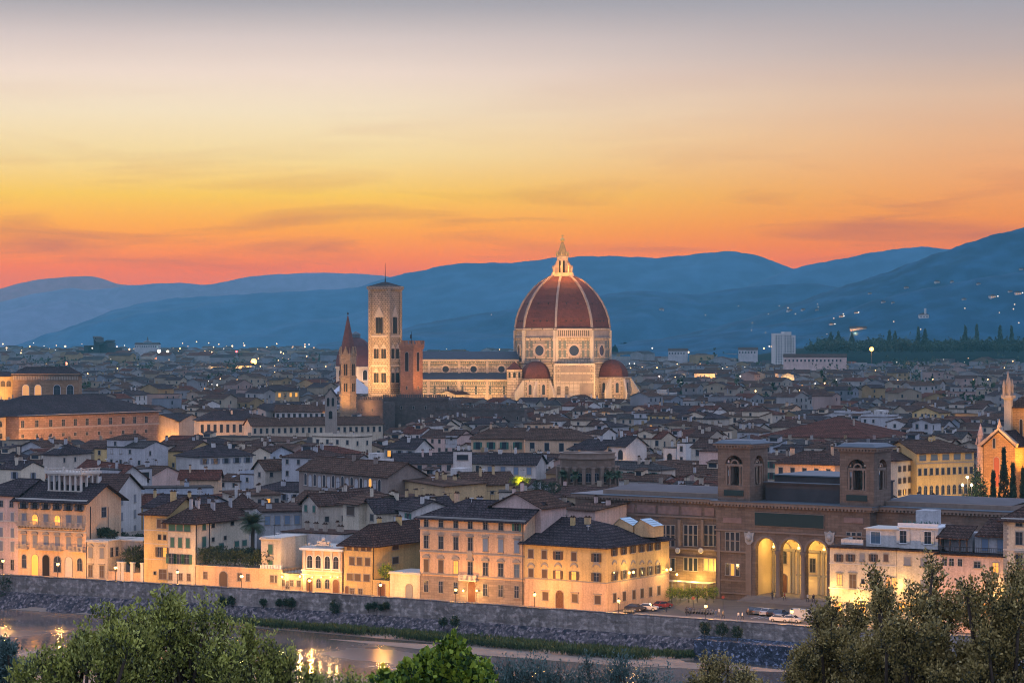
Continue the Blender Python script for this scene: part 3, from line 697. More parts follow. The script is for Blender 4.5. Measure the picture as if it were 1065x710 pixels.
h.row('f', [177.3, 188, 196.5], (188, 596, 603), 'plain', .9, pane='brownp')
h.row('r', [212], (212, 544, 551), 'plain', 1.3, sh='green', closed=True); h.row('r', [221.5, 241.5], (241, 542, 546), 'small', 1.2, pane='dark')
h.row('r', [212], (212, 558, 568), 'plain', 1.4, sh='green', closed=True); h.row('r', [221.5, 234], (234, 557, 561), 'small', 1.0, pane='dark')
h.row('r', [230, 246, 254], (246, 562.5, 568), 'plain', 1.7, sh='green', closed=True)
h.row('r', [213, 232, 246.5], (232, 575, 579.5), 'plain', 1.8, sh='green', closed=True)
b = MB(); b.tube((h.W+.1, .4, ze-.5), (h.W+.1, .4, 4), .09, n=6); b.tube((h.W+.1, 5.4, ze-.5), (h.W+.1, 5.4, 4), .09, n=6); b.build('drainpipe', M['iron'], h.root)
for i in range(7): h.chim(2+random.random()*5, 3+i*2.4, random.choice([0, 2]), 'grey')
h.ant(4, 8); h.ant(5, 14)

# f: garden wall with hedge and arched gate
A, B = street(203.5, 9), street(293.5, 9); Ln = hypot(B[0]-A[0], B[1]-A[1])
gw = thing('garden_wall', 'long high cream garden wall with an arched gate under the ivy hedge', 'wall', (*A, 0), atan2(B[1]-A[1], B[0]-A[0]))
zt = zat(B, 593)
b = MB(); b.box(0, Ln, 0, 7.5, 0, zt); b.box(-.05, Ln+.05, -.12, 7.6, zt, zt+.25); b.build('wall_face', plaster('peach'), gw); reserve(A, U0, Ln, 8)
def gl(px): return hit(px, A, ((B[0]-A[0])/Ln, (B[1]-A[1])/Ln))
for px in (213.5, 258, 265 if False else 283, 287): window(gw, (gl(px), 0, 1.6), 0, 'plain', .9 if px < 285 else .5, 1.5, pane='brownp')
window(gw, (gl(264), 0, 1.6), 0, 'plain', 1.0, 1.6, pane='brownp') if False else None
window(gw, (gl(232.5), 0, .1), 0, 'archdoor', 2.1, 3.3, pane='brownp')
window(gw, (gl(249), 0, 1.5), 0, 'plain', .9, 1.7, pane='brownp')
b = MB()
for i in range(14): b.box(Ln-5.8+i*.4, Ln-5.55+i*.4, .1, .4, zt+.252, zt+1.0)
b.box(Ln-6, Ln-.1, .05, .45, zt+1.0, zt+1.1); b.build('balustrade', M['white'], gw)
GW = (A, ((B[0]-A[0])/Ln, (B[1]-A[1])/Ln), Ln, zt)

# g: tower house
A, B = street(271.5, 9.3), street(291.8, 9.3); ze = zat(B, 560)
h = House('tower_house', 'slim cream tower house with two tall green-shuttered windows right of the palm', 'house', A, B, 10.5, 0, ze, 'flat', 0, wall='ivory', roof='grey', roofmat=M['trimlight'], group=EMB, res=False)
h.row('f', [281.5], (281.5, 566, 576), 'plain', 1.1, sh='green', closed=True)
h.row('f', [281.5], (281.5, 583, 593), 'pedseg', 1.1, sh='green', closed=True)
h.band('cornice', ze-.3, .3, .35, M['trimlight']); h.band('string_course', 0, .2, .1, M['trimlight'], pz=(281, 597))
h.ant(1.5, 3); h.ant(3, 2, 1)
# low wall right of it
A, B = street(293.6, 9), street(314.0, 9)
h = House('garage', 'low cream building with three small windows between tower house and arcaded palace', 'house', A, B, 9, 0, zat(B, 597), 'flat', 0, wall='peach', roof='grey', roofmat=M['trimlight'], group=EMB)
h.row('f', [295.5, 303, 311], (303, 603, 609), 'plain', .9, pane='brownp'); h.row('f', [299], (299, 603, 612), 'plain', .9, pane='brownp')
balcony(h.root, .3, h.W-.3, h.ze+.25, M['iron'], .2, True)
# back wall long rendered building behind
A, B = street(292.5, 19.8), street(358, 19.8)
h = House('long_rendered_house', 'long plain grey-plastered building behind the arcaded palace', 'house', A, B, 10, 0, Z(553, A[1]), 'flat', 0, wall='grey', roof='dark', roofmat=rooftile('brown'), group=EMB)
for x in (3, 6, 9, 11, 13): h.chim(x, 3+x % 4, x % 3, 'tan')

# h: small arcaded palace
A, B = street(314.6, 8.8), street(355.5, 8.8); ze = zat(B, 571)
h = House('arcaded_palace', 'small ornate palace with four tall arched windows and roof statuary', 'palace', A, B, 10, 0, ze, 'flat', 0, wall='peach', roof='grey', roofmat=M['trimlight'], group=EMB)
h.row('f', [322.3, 331, 340.5, 349.5], (340, 578, 591), 'arch', 1.35, trim='white', rich=True)
h.row('f', [331.5, 340.5], (340, 602, 611.5), 'arch', 1.1); h.row('f', [322, 349.5], (349.5, 602, 616), 'archdoor', 1.5, pane='wood')
h.band('cornice', ze-.5, .5, .5, M['white']); h.band('string_course', 0, .3, .25, M['trimlight'], pz=(340, 594.5)); h.band('string_course', 0, .2, .12, M['trimlight'], pz=(340, 598.5))
b = MB()
for px in (317, 326.6, 335.8, 345, 353.6):
    x = h.loc('f', px)[0]; z0_ = h.loc('f', 340, 593)[1]; b.box(x-.25, x+.25, -.2, -.004, z0_, ze-.55); b.box(x-.35, x+.35, -.28, -.21, ze-1.0, ze-.6)
b.build('pilaster', M['trimlight'], h.root)
b = MB(); x = h.W/2; b.box(x-1.6, x+1.6, .2, 1.0, ze+.25, ze+.9); b.box(x-.9, x+.9, .25, .95, ze+.9, ze+1.5); b.ball((x, .6, ze+1.9), .5, n=6)
for s_ in (-1, 1): b.ball((x+s_*1.3, .6, ze+1.3), .4, n=5); b.ball((x+s_*3.6, .5, ze+.8), .35, n=5)
for i in range(20): b.box(.2+i*.38, .32+i*.38, .1, .22, ze+.25, ze+.7)
b.build('roof_ornament', M['trimlight'], h.root)
for px in (326.5, 335.8, 345.5, 352.8):
    t, z = h.loc('f', px, 600); o = MB(); o.tube((0,0,0), (0,-.6,.1), .04, n=4); w_ = o.build('wall_lantern', M['iron'], h.root, (t, 0, z)); o = MB(); o.ball((0,-.65,.1), .2, n=5); o.build('bulb', M['bulb'], w_)
    lamp('POINT', (t, -1.1, z), 110, (1, .58, .2), .15, h.root)

# i: house with brown hipped roof
A, B = street(357.5, 9), street(387, 9); ze = zat(B, 563)
h = House('riverside_house', 'cream house with three rows of brown-shuttered windows, right of the arcaded palace', 'house', A, B, 22, 0, ze, 'y', 3.2, True, False, 'yellow', 'brown', 1.2, group=EMB)
h.row('f', [363, 370.5, 378, 384], (370, 566, 572), 'plain', 1.0, sh='brownp', closed=True)
h.row('f', [366, 374, 382.5], (374, 579.5, 587.5), 'plain', 1.2, sh='brownp', closed=True)
h.row('f', [364, 372, 381.5], (372, 596.5, 603.5), 'plain', 1.5, sh='brownp', closed=True)
h.row('f', [366.5, 375], (375, 612, 618), 'plain', 1.0, pane='brownp'); h.row('f', [361], (361, 609, 618), 'archdoor', .9, pane='wood')
h.row('r', [411], (411, 563.5, 571), 'plain', 2.2, sh='brownp', closed=True); h.row('r', [411], (411, 579, 585.5), 'plain', 2.2, sh='brownp', closed=True)
h.chim(3, 9, 0); h.chim(4, 15, 1); h.ant(2, 16)
b = MB(); b.tube((h.W+.1, .4, ze-.5), (h.W+.1, .4, 3), .09, n=6); b.build('drainpipe', M['iron'], h.root)
# gate wall
A, B = street(387.6, 9), street(405, 9)
gw = thing('garden_wall', 'short cream wall with a wide brown double gate under a street lamp', 'wall', (*A, 0), atan2(B[1]-A[1], B[0]-A[0])); Ln = hypot(B[0]-A[0], B[1]-A[1])
b = MB(); b.box(0, Ln, 0, .5, 0, 3.2); b.box(-.02, Ln+.02, -.1, .6, 3.2, 3.4); b.build('wall_face', plaster('yellow'), gw)
window(gw, (hit(397, A, U0), 0, .1), 0, 'door', 1.8, 2.5, pane='wood')
A, B = street(405.5, 8.8), street(436.6, 8.8); ze = zat(B, 597)
h = House('gate_lodge', 'one-storey white lodge with an arched doorway beside the great palazzo', 'lodge', A, B, 8, 0, ze, 'flat', 0, wall='ivory', roof='grey', roofmat=M['trimlight'], group=EMB)
h.row('f', [425.5], (425.5, 607, 621), 'archdoor', 1.6, pane='greyp'); h.band('cornice', ze-.2, .25, .3, M['trimlight'])
LODGE = h

# j: the big palazzo
A, B = street(437, 9), street(545, 9); ze = zat(B, 541)
h = House('palazzo', 'large peach palazzo with seven window bays, pediments and a central balcony', 'palace', A, B, 14, 0, ze, 'x', 3.3, True, False, 'peach', 'dark', 1.0, group=EMB)
pc = [443.5, 458.7, 474.2, 489.3, 505, 521, 537.6]
h.row('f', pc, (489, 541, 549.5), 'plain', 1.05, trim='frame', special={6: dict(sh='green')}, pane='glass')
h.row('f', pc, (489, 559, 572), 'hood', 1.1, trim='frame', special={4: dict(sh='bluep', closed=True), 5: dict(sh='bluep', closed=True), 6: dict(sh='bluep', closed=True)})
h.row('f', pc, (489, 584, 597), 'pedseg', 1.15, trim='frame', pane='glass', special={2: dict(pane='lit'), 0: dict(sh='brownp', closed=True), 1: dict(sh='brownp', closed=True), 6: dict(pane='glassblue')})
h.row('f', [p for p in pc if p != 489.3], (505, 607, 619), 'plain', 1.05, trim='frame', pane='glass')
window(h.root, (h.loc('f', 491)[0], 0, .1), 0, 'archdoor', 1.9, 4.4, pane='wood')
for py in (552.5, 576, 599.5): h.band('string_course', 0, .28, .18, M['frame'], pz=(489, py))
h.band('cornice', ze-.3, .35, .6, M['frame'])
_, zg = h.loc('f', 489, 601); b = MB(); b.box(0, h.W, -.06, -.003, .0, zg); b.build('ground_storey_facing', surf('rusticated', (.33,.26,.20), .9, .3, .5, .3, .5, 2., .1, bands=(1.4,.5,.03,.6)), h.root)
for o in [c for c in h.root.children if c.name.split('.')[0] in ('window', 'door') and c.location.z < zg-2 and c.location.z < 4.2]: o.location.y = -.06
_, zb = h.loc('f', 489, 602.5); balcony(h.root, h.loc('f', 480)[0], h.loc('f', 498)[0], zb, M['trimlight'], 1.2, step=.3)
b = MB(); x = h.loc('f', 489.3)[0]; z = h.loc('f', 489, 580)[1]; slab(b, [(x-.5, z), (x+.5, z), (x+.6, z+1.1), (x+.2, z+1.6), (x-.2, z+1.6), (x-.6, z+1.1)], -.35, 0); b.build('coat_of_arms', M['frame'], h.root)
for px in (484, 498):
    t, z = h.loc('f', px, 614); o = MB(); o.tube((0,0,0), (0,-.7,.1), .05, n=4); w_ = o.build('wall_lantern', M['iron'], h.root, (t, -.06, z)); o = MB(); o.ball((0,-.75,.1), .24, n=5); o.build('bulb', M['bulb'], w_)
    lamp('POINT', (t, -1.3, z), 260, (1, .58, .2), .15, h.root)
h.chim(4, 8, 0); h.ant(9, 6, 1)
b = MB(); b.tube((h.W-.15, -.2, ze-.5), (h.W-.15, -.2, .2), .09, n=6); b.build('drainpipe', M['iron'], h.root)
PALJ = h

# k: yellow corner building
A = street(545.3, 9); B = street(630, 8.2); ze = zat(B, 567.5)
h = House('corner_building', 'yellow corner block with two facades and a wide hipped roof beside the library square', 'building', A, B, 25, 0, ze, 'x', 4.2, False, True, 'yellow', 'dark', 1.0, group=EMB)
h.row('f', [552.2, 566.2, 580.5, 597, 620.5], (580, 573, 581.5), 'plain', 1.15, special={0: dict(sh='brownp', closed=True), 1: dict(sh='brownp', closed=True), 3: dict(sh='brownp', closed=True), 2: dict(sh='brownp'), 4: dict(sh='brownp')})
h.row('f', [552.5, 566.5, 580.5, 597, 620.5], (580, 593, 601.5), 'plain', 1.15, special={0: dict(sh='brownp', closed=True), 1: dict(sh='brownp', closed=True), 2: dict(sh='brownp', pane='litdim'), 3: dict(sh='brownp', pane='lit'), 4: dict(sh='brownp')})
h.row('f', [567.5, 598, 621.8], (598, 617.5, 626), 'hood', 1.35, sh='brownp', closed=True)
window(h.root, (h.loc('f', 582.2)[0], 0, .1), 0, 'archdoor', 1.9, 3.6, pane='wood')
for px in (552.5, 566.5, 580.5, 597, 620.5):
    t, z = h.loc('f', px, 589.5); b = MB(); pts = arcpts(1.9, 0); 
    for i in range(8): slab(b, [pts[i], pts[i+1], (pts[i+1][0]*.8, pts[i+1][1]*.5), (pts[i][0]*.8, pts[i][1]*.5)][::-1], -.12, 0)
    b.build('lunette', M['frame'], h.root, (t, 0, z))
rc = [638.5, 648.3, 657.5, 666.8, 675.3, 683.5]
h.row('r', rc, (666.8, 565, 573.5), 'plain', 1.15, sh='brownp', pane='glass')
h.row('r', [639, 648.7, 658.3, 667.5, 675.7, 684], (667.5, 590, 598.5), 'plain', 1.15, sh='brownp')
h.row('r', [639, 649, 659, 667.5, 676.3, 685], (667.5, 612, 621), 'plain', 1.1, sh='brownp', closed=True)
for px in [639, 648.7, 658.3, 667.5, 675.7, 684]:
    t, z = h.loc('r', px, 586.5); b = MB(); pts = arcpts(1.8, 0)
    for i in range(8): slab(b, [pts[i], pts[i+1], (pts[i+1][0]*.8, pts[i+1][1]*.5), (pts[i][0]*.8, pts[i][1]*.5)][::-1], -.12, 0)
    l_, rz = h.place('r', t, z); b.build('lunette', M['frame'], h.root, l_, rz)
_, zm = h.loc('f', 590, 604)
for f_ in ('f', 'r'):
    h.band('string_course', zm, .2, .12, M['frame'], f_)
    b = MB(); Ln = h.W if f_ == 'f' else h.D; b.box(.004 if f_ == 'f' else 0, Ln-.004, -.03, -.002, 0, zm-.01); l_, rz = h.place(f_, 0, 0); b.build('lower_plaster', plaster('peach'), h.root, l_, rz)
for px, py in ((643.5, 594), (682.5, 591)):
    t, z = h.loc('r', px+6, py+2); l_, rz = h.place('r', t, z); o = MB(); o.tube((0,0,0), (0,-1.6,.5), .05, n=4); o.tube((-.7,-1.6,.5), (.7,-1.6,.5), .05, n=4); w_ = o.build('twin_lamp_bracket', M['iron'], h.root, l_, rz)
    o = MB(); o.ball((-.8,-1.6,.3), .3, n=5); o.ball((.8,-1.6,.3), .3, n=5); o.build('bulb', M['bulb'], w_); q = lamp('POINT', (0, -2.3, .2), 750, (1, .58, .2), .25, w_)
# roof lights and stacks of k
b = MB()
for x0 in (12.2, 15.2): b.poly([(x0, 13.5, ze+3.4), (x0+2.8, 13.5, ze+4.6), (x0+2.8, 19, ze+4.6), (x0, 19, ze+3.4)]); b.poly([(x0, 19, ze+3.3), (x0+2.8, 19, ze+4.5), (x0+2.8, 13.5, ze+4.5), (x0, 13.5, ze+3.3)])
h.chim(9, 10, 1, 'ochre'); h.chim(6, 9, 0); h.ant(5, 8); h.ant(11, 7, 1)
rl = thing('rooftop_skylight', 'pale blue glazed skylights on ochre walls behind the yellow corner roof', 'skylight', (h.A[0]+h.u[0]*11+h.v[0]*17, h.A[1]+h.u[1]*11+h.v[1]*17, ze+.6), atan2(h.u[1], h.u[0]))
rl.parent = None
for i, x0 in enumerate((0, 5.0)):
    b = MB(); b.box(x0, x0+4.6, 0, 4, 0, 2.2); b.poly([(x0, 0, 2.2), (x0+4.6, 0, 2.2), (x0+1.5, 0, 3.6)]); b.build('skylight_base', plaster('ochre'), rl)
    b = MB(); b.poly([(x0+1.5, -.2, 3.62), (x0+4.7, -.2, 2.25), (x0+4.7, 4, 2.25), (x0+1.5, 4, 3.62)]); b.poly([(x0+1.5, -.2, 3.62), (x0+1.5, 4, 3.62), (x0-.1, 4, 2.25), (x0-.1, -.2, 2.25)])
    for k_ in range(5): b.box(x0+1.5+k_*.8, x0+1.56+k_*.8, -.2, 4, 3.66-k_*.343-.03, 3.70-k_*.343)
    b.build('skylight_glass', surf('skylight_sheet', (.42,.55,.60), .25, .15, 1.), rl)
CORNER = h
CLEAR += [(0, 437, 545, 540), (437, 700, 545, 540)]
# ================================================================== national library
m_lib = surf('brown_sandstone', (.205,.145,.105), .9, .35, .35, .35, .6, 3., .15, bands=(1.6,.55,.03,.62))
m_libd = surf('brown_stone_trim', (.24,.175,.13), .9, .3, .8, .2, .4, 3.)
m_libin = surf('portico_plaster', (.66,.52,.30), .9, .15, .4)
LA = (18.0, 534.0); LU = (.827, -.562); LV = (.562, .827)
def lt(px, v=0.): return hit(px, (LA[0]+LV[0]*v, LA[1]+LV[1]*v), LU)
def lpt(t, v): return (LA[0]+LU[0]*t+LV[0]*v, LA[1]+LU[1]*t+LV[1]*v)
lib = thing('library', 'long brown sandstone library with twin open towers and a lit three-arched portico', 'library', (*LA, 0), atan2(LU[1], LU[0]))
ZC = 20.6
def lz(px, py, v=0.):
    t = lt(px, v); return Z(py, lpt(t, v)[1])
def arch_wall(mb, x0, x1, y0, y1, z0, z1, ops, m=0, n=12):
    """wall slab x0..x1, y0(front)..y1, with round-arched openings ops=(xc, w, zfoot, zspring)"""
    cur = x0
    for xc, w, zf, zs in sorted(ops):
        a, b = xc-w/2, xc+w/2
        mb.box(cur, a, y0, y1, z0, z1, m)
        if zf > z0+.01: mb.box(a, b, y0, y1, z0, zf, m)
        pts = [(xc-w/2*cos(pi*i/n), zs+w/2*sin(pi*i/n)) for i in range(n+1)]
        for i in range(n):
            p, q = pts[i], pts[i+1]
            mb.poly([(p[0], y0, p[1]), (q[0], y0, q[1]), (q[0], y0, z1), (p[0], y0, z1)], m)
            mb.poly([(q[0], y1, q[1]), (p[0], y1, p[1]), (p[0], y1, z1), (q[0], y1, z1)], m)
            mb.poly([(p[0], y0, p[1]), (p[0], y1, p[1]), (q[0], y1, q[1]), (q[0], y0, q[1])], m)
        mb.poly([(a, y0, z1), (b, y0, z1), (b, y1, z1), (a, y1, z1)], m)
        cur = b
    mb.box(cur, x1, y0, y1, z0, z1, m)
# t coordinates: central block
C0, C1 = lt(744.5, -3), lt(905, -3); VF = -3.0; PX0, PX1 = lt(783.5, -3), lt(862.5, -3)
WL0, WR1 = 0.0, lt(1052, 0)
def cornice(root, x0, x1, y0, y1, z, name='cornice', dz=.55, out=.9, dent=True, blue=True):
    b = MB(); b.box(x0-out*.5, x1+out*.5, y0-out*.5, y1, z-.45, z, 0); b.box(x0-out, x1+out, y0-out, y1, z, z+dz, 0); o = b.build(name, m_libd, root)
    b = MB(); b.box(x0-out-.15, x1+out+.15, y0-out-.15, y1, z+dz, z+dz+.14); b.build('cornice_lead', M['lead'], o)
    if dent:
        b = MB(); n = int((x1-x0)/.8)
        for i in range(n): b.box(x0+i*.8, x0+i*.8+.4, y0-out*.92, y0-out*.5-.003, z-.4, z-.003)
        n = int((y1-y0)/.8)
        for i in range(min(n, 40)): b.box(x1+out*.5+.003, x1+out*.92, y0+i*.8, y0+i*.8+.4, z-.4, z-.003)
        b.build('dentils', m_libd, o)
    return o
for nm, x0, x1 in (('left_wing', WL0, C0), ('right_wing', C1, WR1)):
    b = MB(); b.box(x0, x1, 0, 26, 0, ZC); b.build('wing_wall', m_lib, lib)
    cornice(lib, x0+(1.1 if x0 == C1 else 0), x1-(1.1 if x1 == C0 else 0), 0, 25, ZC-.6)
    b = MB(); b.box(x0+1, x1-1, 2, 25, ZC+.1, ZC+1.0); b.build('roof_parapet', m_libd, lib)
    b = MB(); b.poly([(x0+1, 3, ZC+1.02), (x1-1, 3, ZC+1.02), (x1-1, 14, ZC+1.7), (x0+1, 14, ZC+1.7)]); b.poly([(x0+1, 14, ZC+1.7), (x1-1, 14, ZC+1.7), (x1-1, 25, ZC+1.02), (x0+1, 25, ZC+1.02)]); b.build('wing_roof', surf('grey_roof', (.10,.09,.09), .8, .4, .3), lib)
b = MB(); b.box(-7.5, -.01, 4, 26, 0, ZC-.3); b.build('end_block', m_lib, lib); cornice(lib, -7.4, -1.2, 4, 26, ZC-.9, out=.7)
reserve(lpt(-8, 0), LU, WR1+8, 26)
b = MB(); zs = lz(700, 552)
for px in (661, 683.4, 707, 731): b.box(lt(px)-.35, lt(px)+.35, -.35, -.004, lz(px, 568), lz(px, 540))
b.build('half_column', m_libd, lib)
for py, hh, o_ in ((537.5, .35, .3), (570.5, .4, .35), (578.5, .25, .2)):
    b = MB(); z = lz(700, py); b.box(.3, C0-.01, -o_, -.003, z, z+hh); b.build('string_course', m_libd, lib)
    b = MB(); b.box(C1+.01, WR1, -o_, -.003, z, z+hh); b.build('string_course', m_libd, lib)
z = lz(700, 531); b = MB()
for a, e in ((640, 660), (663, 682), (685, 706), (709, 730), (733, 743)): b.box(lt(a), lt(e), -.12, -.003, lz(700, 534.5), lz(700, 526))
b.build('frieze_panel', surf('faded_frieze', (.26,.17,.14), .9, .5, .8), lib)
def triple(root, x, y, z, h_, w_=.85, gap=.35, pane='glass', mid=None, cross=True):
    for i in (-1, 0, 1):
        o = window(root, (x+i*(w_+gap), y, z), 0, 'plain', w_, h_, pane=(mid if mid and i == 0 else pane), trim='frame', rich=False)
        if cross:
            b = MB(); b.box(-w_/2, w_/2, -.12, -.031, h_*.52, h_*.52+.22); b.build('transom', m_libd, o)
for px in (650, 672, 695, 718.5, 739.5):
    x = lt(px); z0_, z1_ = lz(px, 567.5), lz(px, 546); triple(lib, x, 0, z0_, z1_-z0_)
    z0_, z1_ = lz(px, 593), lz(px, 580); lit_ = 'lit' if px > 735 else None
    triple(lib, x, 0, z0_, z1_-z0_, cross=False, pane='litdim' if px > 735 else 'glass', mid='litdim' if px < 700 and px > 660 else None)
for px in (706, 730):
    x, z = lt(px), lz(px, 572); b = MB(); b.lathe([(.02, 0), (.5, 0), (.65, .15), (.5, .3), (.02, .22)], 14); o = b.build('medallion', M['trimlight'], lib, (x, -.36, z)); o.rotation_euler = (pi/2, 0, 0)
lamp('POINT', (lt(727), -2.0, 3.5), 1700, (1, .6, .14), .5, lib); lamp('POINT', (lt(741), -2.5, 5.5), 1100, (1, .6, .14), .5, lib); lamp('POINT', (lt(710), -1.8, 3.2), 800, (1, .6, .14), .5, lib)
# central block
b = MB(); D_ = 13.
b.box(C0, PX0, VF, 26, 0, ZC); b.box(PX1, C1, VF, 26, 0, ZC)
sp = (PX1-PX0)/3; ops = [(PX0+sp*(i+.5), sp-1.0, 0, 0) for i in range(3)]
zsp = lz(822, 560.5, -3)-(sp-1.0)/2
arch_wall(b, PX0, PX1, VF, VF+1.2, 1.2, ZC, [(o[0], o[1], 1.2, zsp) for o in ops], n=14)
b.build('portico_wall', m_lib, lib)
b = MB(); b.box(PX0, PX1, VF+8, VF+9, 1.2, ZC); b.box(PX0+.003, PX1-.003, VF+1.2, VF+8, 14.6, 15.2); b.box(PX0, PX0+.05, VF+1.2, VF+8, 1.2, 14.6); b.box(PX1-.05, PX1, VF+1.2, VF+8, 1.2, 14.6); b.build('portico_interior', m_libin, lib)
for i, o in enumerate(ops):                       # vault ribs, doors and windows of the back wall
    b = MB(); n = 12; r = (sp-.5)/2
    for k_ in range(n):
        a0, a1 = pi*k_/n, pi*(k_+1)/n; p = [(o[0]-r*cos(a0), 12.0+r*sin(a0)), (o[0]-r*cos(a1), 12.0+r*sin(a1))]
        slab(b, [p[0], p[1], (p[1][0], 14.55), (p[0][0], 14.55)][::-1], VF+7.3, VF+7.9)
    b.build('vault_arch', m_libin, lib)
    if i == 0:
        q = window(lib, (o[0], VF+8, 1.3), 0, 'archdoor', 1.5, 3.9, pane='wood', trim='frame'); window(lib, (o[0], VF+8, 7.4), 0, 'arch', 1.3, 2.6, pane='glass', trim='frame')
        b = MB(); pts = arcpts(3.6, 10.2); ip = arcpts(3.1, 10.2)
        for k_ in range(8): slab(b, [pts[k_], pts[k_+1], ip[k_+1], ip[k_]][::-1], -.25, -.01)
        b.box(-1.8, -1.55, -.25, -.01, 1.3, 10.2); b.box(1.55, 1.8, -.25, -.01, 1.3, 10.2); b.build('blind_arch', M['frame'], lib, (o[0], VF+8, 0))
    else:
        for xo in (-.9, .9): window(lib, (o[0]+xo, VF+8, 5.9 if i == 1 else 6.0), 0, 'plain', 1.2, 2.8, pane='glass', trim='frame')
        if i == 2:
            for xo in (-.9, .9): window(lib, (o[0]+xo, VF+8, 1.7), 0, 'plain', 1.2, 3.0, pane='glass', trim='frame')
        b = MB(); b.box(o[0]-sp/2+.05, o[0]+sp/2-.05, VF+7.7, VF+7.99, 5.0, 5.35); b.build('string_course', M['frame'], lib)
    b = MB()
    for xo in (-sp/2+.3, sp/2-.8): b.box(o[0]+xo, o[0]+xo+.5, VF+7.75, VF+7.985, 1.3, 10.0)
    b.box(o[0]-sp/2+.1, o[0]+sp/2-.1, VF+7.6, VF+7.98, 10.0, 10.5); b.build('inner_pilasters', M['frame'], lib)
    lamp('POINT', (o[0], VF+4.6, 11.6), 700, (1, .60, .17), .4, lib); lamp('POINT', (o[0], VF+5.6, 4.0), 220, (1, .60, .17), .4, lib)
    lb = MB(); lb.ball((0, 0, 0), .28, n=6); lb.tube((0, 0, .2), (0, 0, 3.5), .03, n=4); pl_ = lb.build('portico_lamp', M['bulb'], lib, (o[0], VF+3.4, 11.2))
for x in (PX0+sp, PX0+2*sp):
    b = MB(); b.lathe([(.62, 1.2), (.62, 1.7), (.46, 1.9), (.42, zsp-1.2), (.5, zsp-.9), (.7, zsp-.4), (.7, zsp)], 14, (x, VF-.2)); b.build('column', m_libd, lib, smooth=True)
for i, o in enumerate(ops):
    b = MB(); n = 14; r0, r1 = o[1]/2, o[1]/2+.45
    for k_ in range(n):
        a0, a1 = pi*k_/n, pi*(k_+1)/n
        slab(b, [(o[0]-r1*cos(a0), zsp+r1*sin(a0)), (o[0]-r1*cos(a1), zsp+r1*sin(a1)), (o[0]-r0*cos(a1), zsp+r0*sin(a1)), (o[0]-r0*cos(a0), zsp+r0*sin(a0))][::-1], VF-.15, VF-.004)
    b.build('archivolt', m_libd, lib)
b = MB()
for i in range(5): b.box(PX0-1.2-i*.35, PX1+1.2+i*.35, VF-.6-i*.4, VF+9, 1.2-(i+1)*.24, 1.2-i*.24-.003)
b.build('steps', m_pave, lib)
cornice(lib, C0, C1, VF, 25, ZC-.6)
z0_, z1_ = lz(820, 547.5, -3), lz(820, 534, -3)
b = MB(); b.box(lt(785.5, -3), lt(857, -3), VF-.3, VF-.004, z0_, z1_); o = b.build('banner', surf('dark_green_banner', (.018,.035,.032), .7, .15, 1.), lib)
b = MB(); b.box(lt(785.5, -3)-.15, lt(857, -3)+.15, VF-.2, VF-.006, z0_-.15, z1_+.15); b.build('banner_frame', m_libd, lib)
for px in (779.7, 863.5):
    x, z = lt(px, -3), lz(px, 566, -3); b = MB(); w_ = 1.0
    slab(b, [(0-.3, 0), (.3, 0), (.9, .6), (w_, 1.6), (1.2, 2.6), (.5, 2.4), (0, 2.8), (-.5, 2.4), (-1.2, 2.6), (-w_, 1.6), (-.9, .6)], -.4, 0); b.ball((0, -.3, 1.4), .7, n=6, sz=1.2); b.build('coat_of_arms', surf('worn_white_stone', (.40,.37,.33), .9, .4, 1.5), lib, (x, VF, z))
for py, hh, o_ in ((552, .35, .25), (574, .35, .3), (604, .3, .2), (617, .3, .3)):
    b = MB(); z = lz(760, py, -3)
    b.box(C0-.2, PX0-.5, VF-o_, VF-.003, z, z+hh); b.box(PX1+.5, C1+.2, VF-o_, VF-.003, z, z+hh)
    if py < 560: b.box(PX0-.5, PX1+.5, VF-o_, VF-.003, z, z+hh)
    b.build('string_course', m_libd, lib)
for a, e in ((746.5, 749.5), (776, 782), (864, 868), (901, 904)): b = MB(); b.box(lt(a, -3), lt(e, -3), VF-.25, VF-.003, .3, lz(760, 553, -3)); b.build('pilaster', m_libd, lib)
for px, lit_ in ((762, True), (888, False)):
    x = lt(px, -3); z0_, z1_ = lz(px, 574 if px < 800 else 571, -3), lz(px, 551.5, -3); triple(lib, x, VF, z0_+.3, z1_-z0_-.7)
    z0_, z1_ = lz(px, 598, -3), lz(px, 586, -3); triple(lib, x, VF, z0_, z1_-z0_, cross=False, mid='lit' if lit_ else None)
    b = MB(); b.box(x-2.2, x+2.2, VF-.15, VF-.004, lz(px, 543.5, -3), lz(px, 538, -3)); b.build('frieze_panel', surf('faded_frieze', (.26,.17,.14)), lib)
